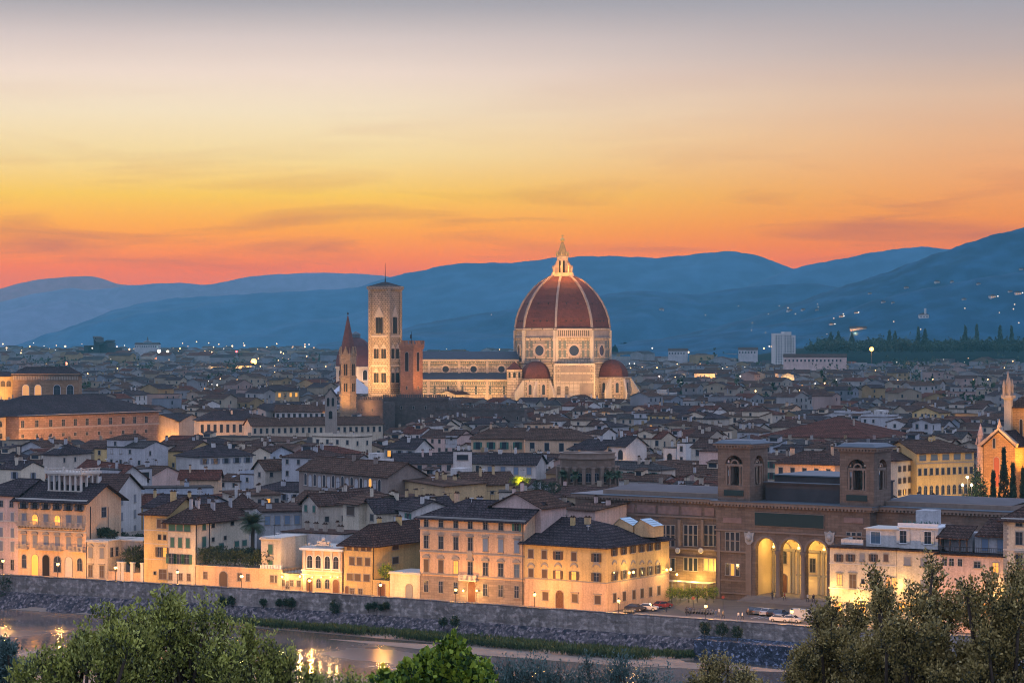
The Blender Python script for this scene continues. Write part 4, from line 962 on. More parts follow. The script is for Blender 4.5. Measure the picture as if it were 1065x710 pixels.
# towers
TW = 7.7
for px in (744.5, 871.3):
    x0 = lt(px, -3)+.3; zt = 32.2; tw = MB(); th = .8
    zf, zs_ = ZC+3.3, ZC+7.4; w_ = 4.3
    for side in range(4):
        t = MB(); arch_wall(t, 0, TW, 0, th, ZC+.05, zt-.6, [(TW/2, w_, zf, zs_)], n=12)
        # slightly inset corners so that faces never coincide
        a = side*pi/2; cx_, cy_ = TW/2, TW/2; b0 = len(tw.v); sc_ = 1 if side % 2 == 0 else .9985
        for v in t.v:
            x, y = (v[0]-cx_)*sc_, v[1]-cy_+(0 if side % 2 == 0 else .004); tw.v.append((x*cos(a)-y*sin(a)+cx_+x0, x*sin(a)+y*cos(a)+cy_+VF+.3, v[2]))
        tw.f += [tuple(b0+i for i in f) for f in t.f]; tw.m += t.m
    tob = tw.build('tower', m_lib, lib)
    inner = MB()
    for side in range(4):
        t = MB()
        for dx in (-1.25, 1.25): t.lathe([(.3, zf), (.3, zf+.3), (.2, zf+.4), (.18, zs_-.6), (.3, zs_-.3), (.3, zs_-.1)], 8, (TW/2+dx, .45))
        t.box(TW/2-w_/2, TW/2+w_/2, .2, .6, zs_-.1, zs_+.35); t.box(TW/2-w_/2, TW/2-w_/2+.4, .15, .65, zf, zs_-.1); t.box(TW/2+w_/2-.4, TW/2+w_/2, .15, .65, zf, zs_-.1)
        pts = arcpts(2.0, zs_+.35, 8); ip = arcpts(1.4, zs_+.35, 8)
        for k_ in range(8): slab(t, [pts[k_], pts[k_+1], ip[k_+1], ip[k_]][::-1], 0, .3); 
        for q in t.v[-8*8:]: pass
        nv = 8*8; t.v[-nv:] = [(v[0]+TW/2, v[1]+.3, v[2]) for v in t.v[-nv:]]
        a = side*pi/2; b0 = len(inner.v)
        for v in t.v:
            x, y = v[0]-TW/2, v[1]-TW/2; inner.v.append((x*cos(a)-y*sin(a)+TW/2+x0, x*sin(a)+y*cos(a)+TW/2+VF+.3, v[2]))
        inner.f += [tuple(b0+i for i in f) for f in t.f]; inner.m += t.m
    inner.box(x0+2.2, x0+5.5, VF+.3+2.2, VF+.3+5.5, ZC+.05, ZC+3.0)
    inner.build('serliana', m_libd, tob)
    g = MB(); g.lathe([(.5, ZC+3.0), (.45, ZC+3.4), (.6, ZC+3.6), (.55, ZC+4.6), (.38, ZC+5.4), (.62, ZC+6.2), (.55, ZC+6.8), (.18, ZC+7.1), (.26, ZC+7.4), (.2, ZC+7.8), (.02, ZC+7.95)], 10, (x0+TW/2, VF+.3+2.9)); g.build('statue', surf('bronze', (.05,.07,.055), .5, .4, 2.), tob, smooth=True)
    c = MB(); c.box(x0-.3, x0+TW+.3, VF, VF+TW+.6, zt-.6, zt); c.box(x0-.8, x0+TW+.8, VF-.5, VF+TW+1.1, zt, zt+.35); c.build('tower_cornice', m_libd, tob)
    c = MB(); c.box(x0-.95, x0+TW+.95, VF-.65, VF+TW+1.25, zt+.35, zt+.5); c.prism([(x0-.6, VF-.3), (x0+TW+.6, VF-.3), (x0+TW+.6, VF+TW+.9), (x0-.6, VF+TW+.9)], zt+.5, zt+1.1, scale=.75); c.build('tower_roof', M['lead'], tob)
    c = MB()
    for i in range(11):
        for yy in (VF-.42,): c.box(x0-.1+i*.72, x0+.25+i*.72, yy, yy+.38, zt-.35, zt-.003)
        c.box(x0+TW+.303, x0+TW+.7, VF+.2+i*.7, VF+.55+i*.7, zt-.35, zt-.003)
    c.build('dentils', m_libd, tob)
    c = MB(); c.box(x0+TW/2-2.3, x0+TW/2+2.3, VF+.12, VF+.296, ZC+1.1, ZC+2.3); c.build('inscription_panel', surf('dark_green_banner', (.018,.035,.032)), tob)
b = MB(); a, e = lt(744.5, -3)+TW+1.4, lt(871.3, -3)-.4
b.box(a, e, 2.0, 24, ZC+.1, ZC+3.6); b.box(a-.3, e+.3, 1.7, 24, ZC+3.6, ZC+3.9); b.box(a+.5, e-.5, 5, 22, ZC+3.9, ZC+5.2); ob = b.build('attic', surf('attic_stone', (.075,.062,.058), .9, .4, .4), lib)
b = MB(); b.box(a+.3, e-.3, 4.7, 22.3, ZC+5.2, ZC+5.45); b.box(a-.5, e+.5, 1.5, 3.2, ZC+3.9, ZC+4.05); b.build('attic_roof', M['lead'], ob)
CLEAR += [(595, 700, 545, 545), (700, 935, 525, 560), (744, 800, 480, 560), (868, 930, 480, 560)]
# rotunda of the library behind
rx, ry = P(611, 505, 15.5)[0], P(611, 505, 15.5)[1]; ry += 6
rx = X(611, ry); R = 29*ry/F; ztp = Z(473, ry)
rt = thing('rotunda', 'round brown stone rotunda with a parapet ring and potted palms, behind the library', 'rotunda', (rx, ry, 0)); RES.append(((rx, ry), (1, 0), R+3, R+3))
b = MB(); b.lathe([(R*1.12, 0), (R*1.12, ztp-7.5), (R*.98, ztp-7.4), (R*.98, ztp-.9)], 40); b.build('drum_wall', m_lib, rt, smooth=False)
b = MB(); b.lathe([(R*.98, ztp-.9), (R*1.04, ztp-.8), (R*1.04, ztp-.4), (R*.98, ztp-.35), (R*.98, ztp+.6), (R*1.02, ztp+.6), (R*1.02, ztp+.8), (R*.9, ztp+.8), (R*.9, ztp+.1), (.1, ztp+1.0)], 40); b.build('parapet', m_libd, rt)
for i in range(14):
    a = -pi*.62+i*pi*1.24/13; b = MB(); b.box(-.45, .45, -1.0, .1, ztp-7.4, ztp-3.2); b.box(-.6, .6, -1.15, .1, ztp-3.2, ztp-2.9)
    b.build('buttress', m_libd, rt, (R*sin(a), -R*cos(a), 0), a)
    if i < 13:
        a += pi*.62/13; q = window(rt, (R*.98*sin(a), -R*.98*cos(a), ztp-6.8), a, 'arch', 1.6, 2.4, pane='glass', trim='frame')
RT = (rx, ry, R, ztp)
CLEAR.append((578, 645, 505, ry))
# pergola and cafe awnings by the wing
b = MB(); cf = thing('cafe_canopy', 'long low glazed cafe canopy glowing yellow along the left library wing', 'canopy', (*lpt(lt(694), -3.2), 0), atan2(LU[1], LU[0])); Lc = lt(744, -3)-lt(694)-1.5
b.box(0, Lc, 0, 3.0, 2.9, 3.05); b.build('canopy_roof', M['trimlight'], cf)
b = MB()
for i in range(9): b.box(i*Lc/8-.05, i*Lc/8+.05, .02, .12, 0, 2.9)
b.build('post', M['greyp'], cf)
lamp('POINT', (Lc*.3, 1.2, 2.3), 600, (1, .7, .25), .3, cf); lamp('POINT', (Lc*.75, 1.2, 2.3), 600, (1, .7, .25), .3, cf)

# ------------------------------------------------------------------ houses right of the library, along the river
def fr2(pl, pr, z0=0, v=9.5): return street(pl, v), street(pr, v)
A, B = street(863, 13), street(932, 13); ze = zat(B, 571)
h = House('riverside_house', 'cream house with brown shutters and a white penthouse terrace right of the portico', 'house', A, B, 12, 0, ze, 'shed', .4, wall='ivory', roof='rust', ov=.5, group=EMB)
h.row('f', [869, 875.3, 881.8, 888.5, 905.3, 911.5, 921.8], (888, 576, 583.5), 'bare', .8, sh='brownp', rich=False, closed=False) if False else None
for px, st in ((872.5, 0), (884.5, 0), (896.8, 2), (908.5, 0), (921.5, 1)):
    t, zt_ = h.loc('f', px, 576); _, zb_ = h.loc('f', px, 583.5); window(h.root, (t, 0, zb_), 0, 'plain', .9, zt_-zb_, sh='brownp' if st < 2 else 'greyp', closed=st > 0)
t0 = [(873.3, .9, 'litdim'), (887, 1.3, 'brownp'), (908, 1.3, 'brownp')]
for px, w_, pn in t0:
    t, zt_ = h.loc('f', px, 597); _, zb_ = h.loc('f', px, 608 if w_ < 1 else 612); window(h.root, (t, 0, zb_), 0, 'hood', w_, zt_-zb_, pane=pn)
h.row('f', [897.5], (897.5, 602, 606.5), 'small', .6, pane='dark'); h.row('f', [924, 930], (924, 600, 611), 'plain', .9, pane='litdim')
h.band('string_course', 0, .2, .12, M['trimlight'], pz=(890, 587)); h.band('string_course', 0, .25, .2, M['trimlight'], pz=(890, 613))
for px in (872, 884, 896, 908, 921): h.row('f', [px], (px, 626, 636), 'plain', 1.6, pane='lit' if px in (872, 896, 921) else 'dark', trim='frame')
lamp('POINT', (h.loc('f', 893)[0], -1.6, 4.3), 1000, (1, .62, .15), .4, h.root)
lamp('POINT', (h.loc('f', 868)[0], -1.4, 6.5), 500, (1, .62, .15), .4, h.root)
b = MB(); zr_ = ze+.5; x0 = h.loc('f', 897)[0]; x1 = h.W; b.box(x0, x1, 1.8, 9, zr_-.3, zr_+3.0); pe = b.build('penthouse', plaster('white'), h.root); b = MB(); b.box(x0-.3, x1+.2, 1.4, 9.3, zr_+3.0, zr_+3.2); b.build('penthouse_roof', M['trimlight'], pe)
b = MB(); b.box(h.loc('f', 874)[0], x0, .3, .5, zr_, zr_+1.0); b.box(h.loc('f', 874)[0]-.02, h.loc('f', 874)[0]+.2, .5, 6, zr_, zr_+1.0); b.build('terrace_parapet', plaster('white'), h.root)
window(h.root, (x0+2.0, 1.8, zr_+.3), 0, 'plain', 1.9, 2.2, pane='glassblue', trim='white')
A, B = street(932.4, 13.05), street(974, 13.05); ze = zat(B, 573)
h = House('riverside_house', 'pale house carrying a white two-storey penthouse with potted roof terrace', 'house', A, B, 12, 0, ze, 'shed', .4, wall='ivory', roof='rust', ov=.5, group=EMB)
h.row('f', [943.8, 961], (943.8, 580, 587.5), 'plain', 1.2, sh='greyp', closed=True); h.row('f', [943, 961], (943, 603, 612), 'plain', 1.2, sh='greyp', closed=True); h.row('f', [938, 950, 962], (950, 626, 636), 'plain', 1.4, pane='lit')
b = MB(); x0 = -1.6; b.box(x0+1.7, h.W-.1, 1.2, 9.5, ze+.2, ze+4.1); pe = b.build('penthouse', plaster('white'), h.root)
for px in (932.5, 958): t = h.loc('f', px)[0]+.9; window(h.root, (t, 1.2, ze+1.2), 0, 'plain', 1.3, 2.3, sh='trimlight', pane='glass', trim='white')
b = MB(); b.box(x0+1.4, h.W+.1, .8, 9.8, ze+4.1, ze+4.35); b.box(x0+1.5, h.W, .9, 1.1, ze+4.35, ze+5.0); b.build('terrace_parapet', M['white'], pe)
b = MB(); b.box(h.W*.28, h.W*.72, 4.5, 9, ze+4.36, ze+7.2); b.build('stair_head', plaster('grey'), pe)
for q in range(7):
    b = MB(); b.lathe([(.2, 0), (.3, .5), (.33, .5), (.25, .45)], 8); po = b.build('plant_pot', M['redp'], pe, (1.0+q*1.05, 1.7, ze+4.36)); b = MB()
    for k_ in range(14): a = random.random()*6.28; b.tube((0, 0, .4), (.5*cos(a), .5*sin(a), .8+random.random()*.5), .06, .01, n=3)
    b.build('leaves', M['green'], po)
lamp('POINT', (h.loc('f', 938)[0], -1.3, 8.2), 400, (1, .62, .15), .4, h.root)
lamp('POINT', (h.loc('f', 955)[0], -1.5, 4.2), 700, (1, .62, .15), .4, h.root)
A, B = street(974.5, 13), street(1044, 13); ze = zat(A, 575)
h = House('riverside_house', 'pink house with a roof loggia and terrace, grey shutters, behind the right trees', 'house', A, B, 12, 0, ze, 'shed', .4, wall='pink', roof='rust', ov=.5, group=EMB)
h.row('f', [982.5, 989.8, 998.5], (989, 576.5+4, 588), 'bare', .9, pane='glass', trim='trimlight'); h.row('f', [1016.5], (1016, 584, 590), 'plain', 1.2); h.row('f', [1035.5], (1035.5, 585, 595), 'plain', 1.1, pane='lit'); h.row('f', [998], (998, 603, 612), 'arch', 1.2)
b = MB(); xm = h.W*.44; b.box(.1, xm, 3.6, 9.5, ze+.2, ze+3.6, 0); b.box(xm+.6, h.W-.1, 3.2, 9.5, ze+.2, ze+3.3, 0); pe = b.build('attic', plaster('grey'), h.root)
for x in (.3, 2.2, 4.1, xm-.2):
    b = MB(); b.box(x-.12, x+.12, .9, 1.15, ze+.2, ze+2.9); b.build('loggia_post', M['brownp'], h.root)
b = MB(); solid(b, [[(-.3, .2, ze+2.9), (xm+.3, .2, ze+2.9), (xm+.3, 6, ze+5.0), (-.3, 6, ze+5.0)]], .2, 0); solid(b, [[(xm+.9, 2.2, ze+3.4), (h.W+.3, 2.2, ze+3.4), (h.W+.3, 8, ze+6.4), (xm+2, 8, ze+6.4)]], .2, 0); b.build('attic_roof', rooftile('brown'), h.root)
for x in (xm+2.6, h.W-1.6): window(h.root, (x, 3.2, ze+.6), 0, 'plain', 1.2, 2.2, sh='bluep', closed=True)
balcony(h.root, .2, h.W-.2, ze+.35, M['iron'], .15, True); h.row('f', [1005, 1025], (1005, 626, 636), 'plain', 1.4, pane='lit')
lamp('POINT', (h.loc('f', 1038)[0], -1.4, 8.0), 750, (1, .62, .15), .4, h.root)
A, B = street(1043.8, 12.6), street(1092, 12.6); ze = zat(A, 538)
h = House('riverside_house', 'tallest cream house with stone quoins cut by the right edge of the view', 'house', A, B, 13, 0, ze, 'x', 3, True, True, 'ivory', 'brown', 1.1, group=EMB)
h.row('f', [1060, 1082], (1060, 542, 547), 'plain', 1.2); h.row('f', [1060, 1082], (1060, 553, 566), 'plain', 1.3); h.row('f', [1060, 1082], (1060, 576, 590), 'hood', 1.3); h.row('f', [1060, 1082], (1060, 600, 612), 'hood', 1.3)
b = MB()
for i in range(int(ze/.5)): b.box(-.06, (.9 if i % 2 else .6), -.06, -.003, i*.5, i*.5+.44)
b.build('quoins', M['frame'], h.root); h.band('string_course', 0, .25, .12, M['trimlight'], pz=(1050, 572)); h.band('cornice', ze-.3, .3, .4, M['trimlight'])
CLEAR += [(860, 1065, 600, 545), (925, 1065, 535, 560)]
# ================================================================== cathedral
DC = 1450.; K = DC/F
m_marb = surf('cathedral_marble', (.47,.36,.25), .8, .45, .12, .5, .3, 2., .3, bands=(2.4,1.5,.14,.30))
m_marb2 = surf('cathedral_marble_plain', (.46,.37,.27), .8, .3, .2, .3, .3, 2., .2)
m_scaf = surf('bare_masonry', (.27,.21,.17), .9, .4, .3, .3, .5, 2., .2)
m_dome = surf('dome_tiles', (.115,.036,.024), .8, .5, .10, .35, .4, 2., .25, bands=(2.2,1.1,.08,.72))
m_rib = surf('marble_rib', (.40,.31,.23), .8, .25, .3)
m_gold = surf('gilded_copper', (.75,.50,.15), .35, .1, 1., metal=.9)
cx_, cy_ = X(585, DC), DC
cat = thing('cathedral', 'great cathedral with a red eight-sided ribbed dome, white lantern and long nave', 'cathedral', (cx_, cy_, 0)); RES.append(((cx_, cy_), (1, 0), 48, 48))
zz = lambda py: Z(py, DC)
OA = radians(-9)
def octo(r, n=8, a0=OA): return [(r*sin(a0+2*pi*i/n), -r*cos(a0+2*pi*i/n)) for i in range(n)]
def olathe(mb, prof, m=0, n=8, a0=OA, c=(0, 0)):
    b = len(mb.v)
    for r, z in prof: mb.v += [(c[0]+r*sin(a0+2*pi*i/n), c[1]-r*cos(a0+2*pi*i/n), z) for i in range(n)]
    for j in range(len(prof)-1):
        for i in range(n): i2 = (i+1) % n; mb.f.append((b+j*n+i, b+j*n+i2, b+(j+1)*n+i2, b+(j+1)*n+i)); mb.m.append(m)
    return mb
DP = [(28.2, zz(341)), (27.3, zz(331)), (25.6, zz(322.5)), (23.4, zz(314.5)), (20.6, zz(307)), (17.2, zz(300)), (13.2, zz(293.8)), (9.4, zz(289.5)), (6.4, zz(287))]
b = MB(); olathe(b, DP); dome = b.build('dome', m_dome, cat)
for i in range(8):
    a = OA+2*pi*i/8; b = MB(); w = .62
    for (r0, z0), (r1, z1) in zip(DP, DP[1:]):
        q = []
        for r, z in ((r0, z0), (r1, z1)): q.append([(r-.2, z-.1), (r+.75, z+.35)])
        (i0, o0), (i1, o1) = q
        t = lambda p, s_: (s_*w, -p[0], p[1])
        b.poly([t(o0, -1), t(o0, 1), t(o1, 1), t(o1, -1)]); b.poly([t(i0, -1), t(o0, -1), t(o1, -1), t(i1, -1)]); b.poly([t(o0, 1), t(i0, 1), t(i1, 1), t(o1, 1)])
    b.build('rib', surf('weathered_rib', (.27,.205,.165), .8, .4, .3), dome, (0, 0, 0), a)
b = MB()
for i in range(8):                               # small round windows of the shell
    a = OA+2*pi*(i+.5)/8
    for rr, zz_, off_ in ((.945, 334, 4.5), (.945, 334, 0), (.945, 334, -4.5), (.80, 316, 3.5), (.80, 316, -3.5)):
        r = {334: 27.7, 316: 23.9}[zz_]*cos(pi/8)+.12; c = (r*sin(a)+off_*cos(a), -r*cos(a)+off_*sin(a), zz(zz_)); b.tube((c[0]-.3*sin(a), c[1]+.3*cos(a), c[2]), (c[0]+.15*sin(a), c[1]-.15*cos(a), c[2]), .42, n=6)
b.build('putlog_window', M['dark'], dome)
# lantern
zl = zz(287)
b = MB(); olathe(b, [(7.0, zl-.5), (7.2, zl+.3), (6.6, zl+.5), (6.6, zl+1.8), (6.3, zl+1.8), (6.3, zl+.5), (3.4, zl+.5)]); lan = b.build('lantern', m_rib, cat)
z1 = zz(266)
b = MB(); olathe(b, [(3.3, zl), (3.3, z1-1.2), (3.9, z1-1.0), (4.0, z1-.2), (3.4, z1)]); b.build('lantern_body', m_rib, lan)
for i in range(8):
    a = OA+2*pi*i/8; b = MB(); b.box(-.35, .35, -5.8, -3.1, zl+.5, zl+4.6); b.poly([(-.35, -5.8, zl+4.6), (.35, -5.8, zl+4.6), (.35, -3.1, z1-2.2), (-.35, -3.1, z1-2.2)]); b.poly([(.35, -5.8, zl+4.6), (.35, -3.1, zl+4.6), (.35, -3.1, z1-2.2)]); b.box(-.4, .4, -6.1, -5.3, zl+4.6, zl+6.2); b.build('buttress', m_rib, lan, (0, 0, 0), a)
    a += pi/8; b = MB(); b.box(-.55, .55, -3.3*cos(pi/8)-.04, -3.0, zl+2, z1-3); b.build('window', M['dark'], lan, (0, 0, 0), a)
b = MB(); olathe(b, [(3.9, z1), (3.6, z1+1.0), (2.9, z1+1.2), (.8, zz(252.5)), (.25, zz(251.5))]); b.build('lantern_cone', surf('aged_marble_cone', (.42,.27,.09), .8, .4, .5), lan)
for i in range(8):
    a = OA+2*pi*i/8; b = MB(); b.prism(octo(.45, 4), z1, z1+2.6, scale=.15); b.build('pinnacle', m_gold, lan, (3.7*sin(a), -3.7*cos(a), 0))
b = MB(); b.ball((0, 0, zz(249.5)), 1.25, n=8); b.box(-.12, .12, -.12, .12, zz(247.5), zz(243.6)); b.box(-.8, .8, -.1, .1, zz(245.6), zz(245.1)); b.build('ball_and_cross', m_gold, lan)
# drum
zt, zg, zm, zb = zz(341), zz(351.5), zz(352.2), zz(377)
b = MB(); olathe(b, [(28.7, 0), (28.7, zz(378)), (29.6, zz(377)), (29.6, zz(375.8)), (28.5, zz(375.4)), (28.5, zm), (29.4, zm+.3), (29.4, zg+.4), (27.9, zg+.6), (27.9, zt-1.3), (28.9, zt-1.0), (28.9, zt-.1), (27.6, zt)]); drum = b.build('drum', m_marb, cat)
def oface(i): a = OA+2*pi*(i+.5)/8; return a
for i in range(8):
    a = oface(i); ap = 28.5*cos(pi/8)
    b = MB(); zc = zz(364.2); ring(b, zc, 3.6, 2.6, -ap-.35, -ap-.01) if False else None
    n = 20
    for k_ in range(n):
        a0, a1 = 2*pi*k_/n, 2*pi*(k_+1)/n; slab(b, [(4.2*cos(a0), zc+4.2*sin(a0)), (4.2*cos(a1), zc+4.2*sin(a1)), (3.0*cos(a1), zc+3.0*sin(a1)), (3.0*cos(a0), zc+3.0*sin(a0))], -ap-.6, -ap-.01)
    o = b.build('oculus', m_rib, drum, (0, 0, 0), a)
    b = MB(); slab(b, [(3.0*cos(2*pi*k_/n), zc+3.0*sin(2*pi*k_/n)) for k_ in range(n)], -ap-.12, -ap-.02); b.build('pane', M['glass'], o)
    for s_ in (-1, 1):
        b = MB(); x = s_*28.5*sin(pi/8)*.955; b.box(x-.7, x+.7, -ap-.9, -ap-.005, zz(375.3), zt-1.4); b.build('corner_pilaster', m_marb2, drum, (0, 0, 0), a)
    for k_ in range(7):
        x = -8.4+k_*2.8
        if abs(x) > 4.6 and cos(a) > -.3:
            for z_ in (zz(371), zz(361.8)): b = MB(); b.box(x-.75, x+.75, -ap-.16, -ap-.006, z_, z_+4.2); b.build('marble_panel', surf('green_marble', (.13,.14,.12), .7, .3, .5), drum, (0, 0, 0), a)
# arcaded gallery on one face only (the others were left rough)
a = oface(0); ap = 27.9*cos(pi/8); gal = MB(); Wg = 28*sin(pi/8)*2-.4; n = 17
gal.box(-Wg/2, Wg/2, -ap-2.2, -ap-.01, zz(350.6), zz(349.4)); gal.box(-Wg/2, Wg/2, -ap-2.2, -ap-.01, zz(343.4), zz(341.6))
for k_ in range(n+1): x = -Wg/2+.3+k_*(Wg-.6)/n; gal.box(x-.28, x+.28, -ap-2.1, -ap-1.5, zz(349.4), zz(343.4))
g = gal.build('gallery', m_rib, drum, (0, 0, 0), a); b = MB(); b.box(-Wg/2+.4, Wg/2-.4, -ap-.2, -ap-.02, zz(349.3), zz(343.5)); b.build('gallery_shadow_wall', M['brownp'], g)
for i in (1, 7):
    a = oface(i); b = MB(); b.box(-10.4, 10.4, -ap-.35, -ap-.01, zz(351), zz(343)); b.build('rough_band', m_scaf, drum, (0, 0, 0), a)
# tribunes with red half domes
def tribune(px, yt, yb, hw, dy, a0, nm='tribune'):
    r = hw*K; x, y = X(px, DC)-cx_, -dy; b = MB(); olathe(b, [(r*1.12, 0), (r*1.12, zz(yb)-.6), (r*1.2, zz(yb)-.5), (r*1.2, zz(yb)), (r*1.02, zz(yb)+.1)], a0=a0, c=(x, y)); t = b.build(nm, m_marb, cat)
    H_ = zz(yt)-zz(yb); prof = [(r*1.0*cos(s_), zz(yb)+.1+H_*sin(s_)) for s_ in [i*pi/2/7 for i in range(8)]]; prof[-1] = (.3, prof[-1][1])
    b = MB(); olathe(b, prof, a0=a0, c=(x, y)); b.build('half_dome', m_dome, t)
    for i in range(8):
        a = a0+2*pi*(i+.5)/8
        if cos(a) < -.2: continue
        ap = r*1.12*cos(pi/8); b = MB(); w = 3.0; b.box(-w/2-.5, w/2+.5, -ap-.4, -ap-.01, zz(yb+17), zz(yb+3.2)); o = b.build('window_frame', m_rib, t, (x, y, 0), a)
        arch = MB(); z0_ = zz(yb+16); pts = [(-w*.3, z0_), (w*.3, z0_)]+arcpts(w*.6, z0_+5)[::-1]; slab(arch, pts, -ap-.5, -ap-.41); arch.build('pane', M['glass'], o)
        b = MB()
        for s_ in (-1, 1): xx = s_*r*1.12*sin(pi/8); b.box(xx-.6, xx+.6, -ap-1.0, -ap+.2, 0, zz(yb+1.5)); 
        b.build('corner_buttress', m_marb2, t, (x, y, 0), a)
        for s_ in (1,):                                        # sloping flying buttress
            xx = r*1.12*sin(pi/8); f_ = MB(); slab_pts = [(-ap-6.0, 8), (-ap-.2, 8), (-ap-.2, zz(yb+2)), (-ap-1.2, zz(yb+2.5)), (-ap-6.0, zz(yb+14))]
            for sx_ in (xx-.5, xx+.5): f_.poly([(sx_, p[0], p[1]) for p in slab_pts])
            for q in range(5): p, r_2 = slab_pts[q], slab_pts[(q+1) % 5]; f_.poly([(xx-.5, *p), (xx-.5, *r_2), (xx+.5, *r_2), (xx+.5, *p)])
            f_.build('flying_buttress', m_marb2, t, (x, y, 0), a)
    return t
tribune(557, 375, 393, 16.6, 24, OA+.2); tribune(636, 373.5, 391.5, 16.6, 12, OA); tribune(598, 379, 393, 13, 28, OA) if False else None
b = MB(); b.box(X(575, DC)-cx_, X(617, DC)-cx_, -33, -22, 0, zz(377.5)); c_ = b.build('sacristy_block', m_marb, cat)
b = MB(); b.box(X(576, DC)-cx_, X(601, DC)-cx_, -34.5, -33.01, 0, zz(398)); b.box(X(617, DC)-cx_-.9, X(617, DC)-cx_, -33.8, -33.01, 0, zz(379)); b.box(X(575, DC)-cx_, X(575, DC)-cx_+.9, -33.8, -33.01, 0, zz(379))
for y_ in (379, 388, 397): b.box(X(575.6, DC)-cx_, X(616.5, DC)-cx_, -33.6, -33.01, zz(y_), zz(y_)+1)
b.build('block_trim', m_marb2, cat)
b = MB(); b.box(X(582, DC)-cx_, X(612, DC)-cx_, -33.4, -33.02, zz(396), zz(380)); b.box(X(601.5, DC)-cx_, X(616, DC)-cx_, -33.3, -33.02, zz(409), zz(397)); b.build('scaffold_netting', m_scaf, cat)
b = MB()
for q in range(9): x = X(577.5+q*4.4, DC)-cx_; b.box(x-.12, x+.12, -34.7, -34.5, 0, zz(379))
for q in range(8): b.box(X(576, DC)-cx_, X(616, DC)-cx_, -34.72, -34.52, zz(410-q*4), zz(410-q*4)+.25)
b.build('scaffolding', m_scaf, cat)
for px in (580, 588, 604, 611): window(cat, (X(px, DC)-cx_, -33.01 if px > 601 else -34.5, zz(409)), 0, 'arch', 2.2, 5.0, pane='brownp', trim='frame', rich=False)
b = MB(); b.lathe([(4.6, 0), (4.6, zz(384)), (4.9, zz(384)+.2), (.2, zz(376))], 14, (X(535, DC)-cx_, -27)); ex_ = b.build('exedra', m_marb, cat)
for q in range(5):
    a = -1.3+q*.65; window(ex_, (X(535, DC)-cx_+4.62*sin(a), -27-4.62*cos(a), zz(392)), a, 'arch', 1.5, 3.4, pane='dark', trim='frame', rich=False)
b = MB(); b.lathe([(5.1, zz(384)+.25), (.25, zz(375.5))], 14, (X(535, DC)-cx_, -27)); b.build('exedra_roof', m_dome, cat)
# nave
x0, x1 = X(420, DC)-cx_, X(540, DC)-cx_
b = MB(); b.box(x0, x1, -11, 11, 0, zz(373)); nv = b.build('nave_wall', m_marb, cat)
b = MB(); solid(b, [[(x0-1, -12, zz(373)), (x1, -12, zz(373)), (x1, 0, zz(365.5)), (x0-1, 0, zz(365.5))], [(x1, 12, zz(373)), (x0-1, 12, zz(373)), (x0-1, 0, zz(365.5)), (x1, 0, zz(365.5))]], .4, 0); b.build('nave_roof', surf('slate_roof', (.045,.055,.07), .7, .3, .3), cat)
b = MB(); b.box(x0, x1, -21, -11.01, 0, zz(394)); b.build('aisle_wall', m_marb, cat)
b = MB(); solid(b, [[(x0-.5, -22, zz(394)+.2), (x1, -22, zz(394)+.2), (x1, -11.05, zz(387)), (x0-.5, -11.05, zz(387))]], .4, 0); b.build('aisle_roof', surf('slate_roof', (.045,.055,.07)), cat)
b = MB(); b.box(x0, x1, -22.2, -21.01, zz(394)-.7, zz(394)+.1); b.box(x0, x1, -12.2, -11.02, zz(373)-1.3, zz(373)-.3)
for px in (447, 478, 507, 536): x = X(px, DC)-cx_; b.box(x-.7, x+.7, -11.9, -11.02, zz(388), zz(373)-1.4); b.box(x-.8, x+.8, -22.1, -21.02, 0, zz(394)-.8)
b.build('cornice', m_rib, cat)
for yq, za, zc2 in ((-11, 377, 375.2), (-21, 399, 396.5), (-21, 405, 403.6)):
    b = MB()
    for i in range(64): x = x0+1+i*(x1-x0-2)/63; b.box(x-.3, x+.3, yq-.5, yq-.012, zz(za), zz(zc2))
    b.build('blind_arcade', surf('green_marble', (.13,.14,.12)), cat)
for yq, za in ((-11, 379.5), (-11, 388.5), (-21, 401), (-21, 407)): b = MB(); b.box(x0, x1, yq-.3, yq-.011, zz(za), zz(za)+.45); b.build('marble_band', surf('green_marble', (.13,.14,.12)), cat)
for q in range(8):                               # dark marble bands round the drum
    for za in (373.5, 366.5, 356.5): a = oface(q); ap = 28.5*cos(pi/8); b = MB(); (b.box(-10, -4.7, -ap-.12, -ap-.005, zz(za), zz(za)+.5), b.box(4.7, 10, -ap-.12, -ap-.005, zz(za), zz(za)+.5)) if za == 366.5 else b.box(-10, 10, -ap-.12, -ap-.005, zz(za), zz(za)+.5); b.build('marble_band', surf('green_marble', (.13,.14,.12)), drum, (0, 0, 0), a)
for px in (463.5, 492.5, 521.5):
    b = MB(); x = X(px, DC-11)-cx_; zc = zz(383.5); n = 18
    for q in range(n):
        a0, a1 = 2*pi*q/n, 2*pi*(q+1)/n; slab(b, [(2.9*cos(a0), zc+2.9*sin(a0)), (2.9*cos(a1), zc+2.9*sin(a1)), (1.9*cos(a1), zc+1.9*sin(a1)), (1.9*cos(a0), zc+1.9*sin(a0))], -.5, -.01)
    o = b.build('oculus', m_rib, cat, (x, -11, 0)); b = MB(); slab(b, [(1.9*cos(2*pi*q/n), zc+1.9*sin(2*pi*q/n)) for q in range(n)], -.14, -.02); b.build('pane', M['glass'], o)
for px in (452, 466, 481, 495, 510, 524): window(cat, (X(px, DC-21)-cx_, -21, zz(409)), 0, 'arch', 1.3, 5.5, pane='glass', trim='trimlight')
FC = (1, .56, .20); FW = (1, .56, .24)
for px in (445, 470, 495, 520): flood((X(px, DC)-0, DC-50, 12), (X(px, DC), DC-21, 27), 80000, FC, 110)
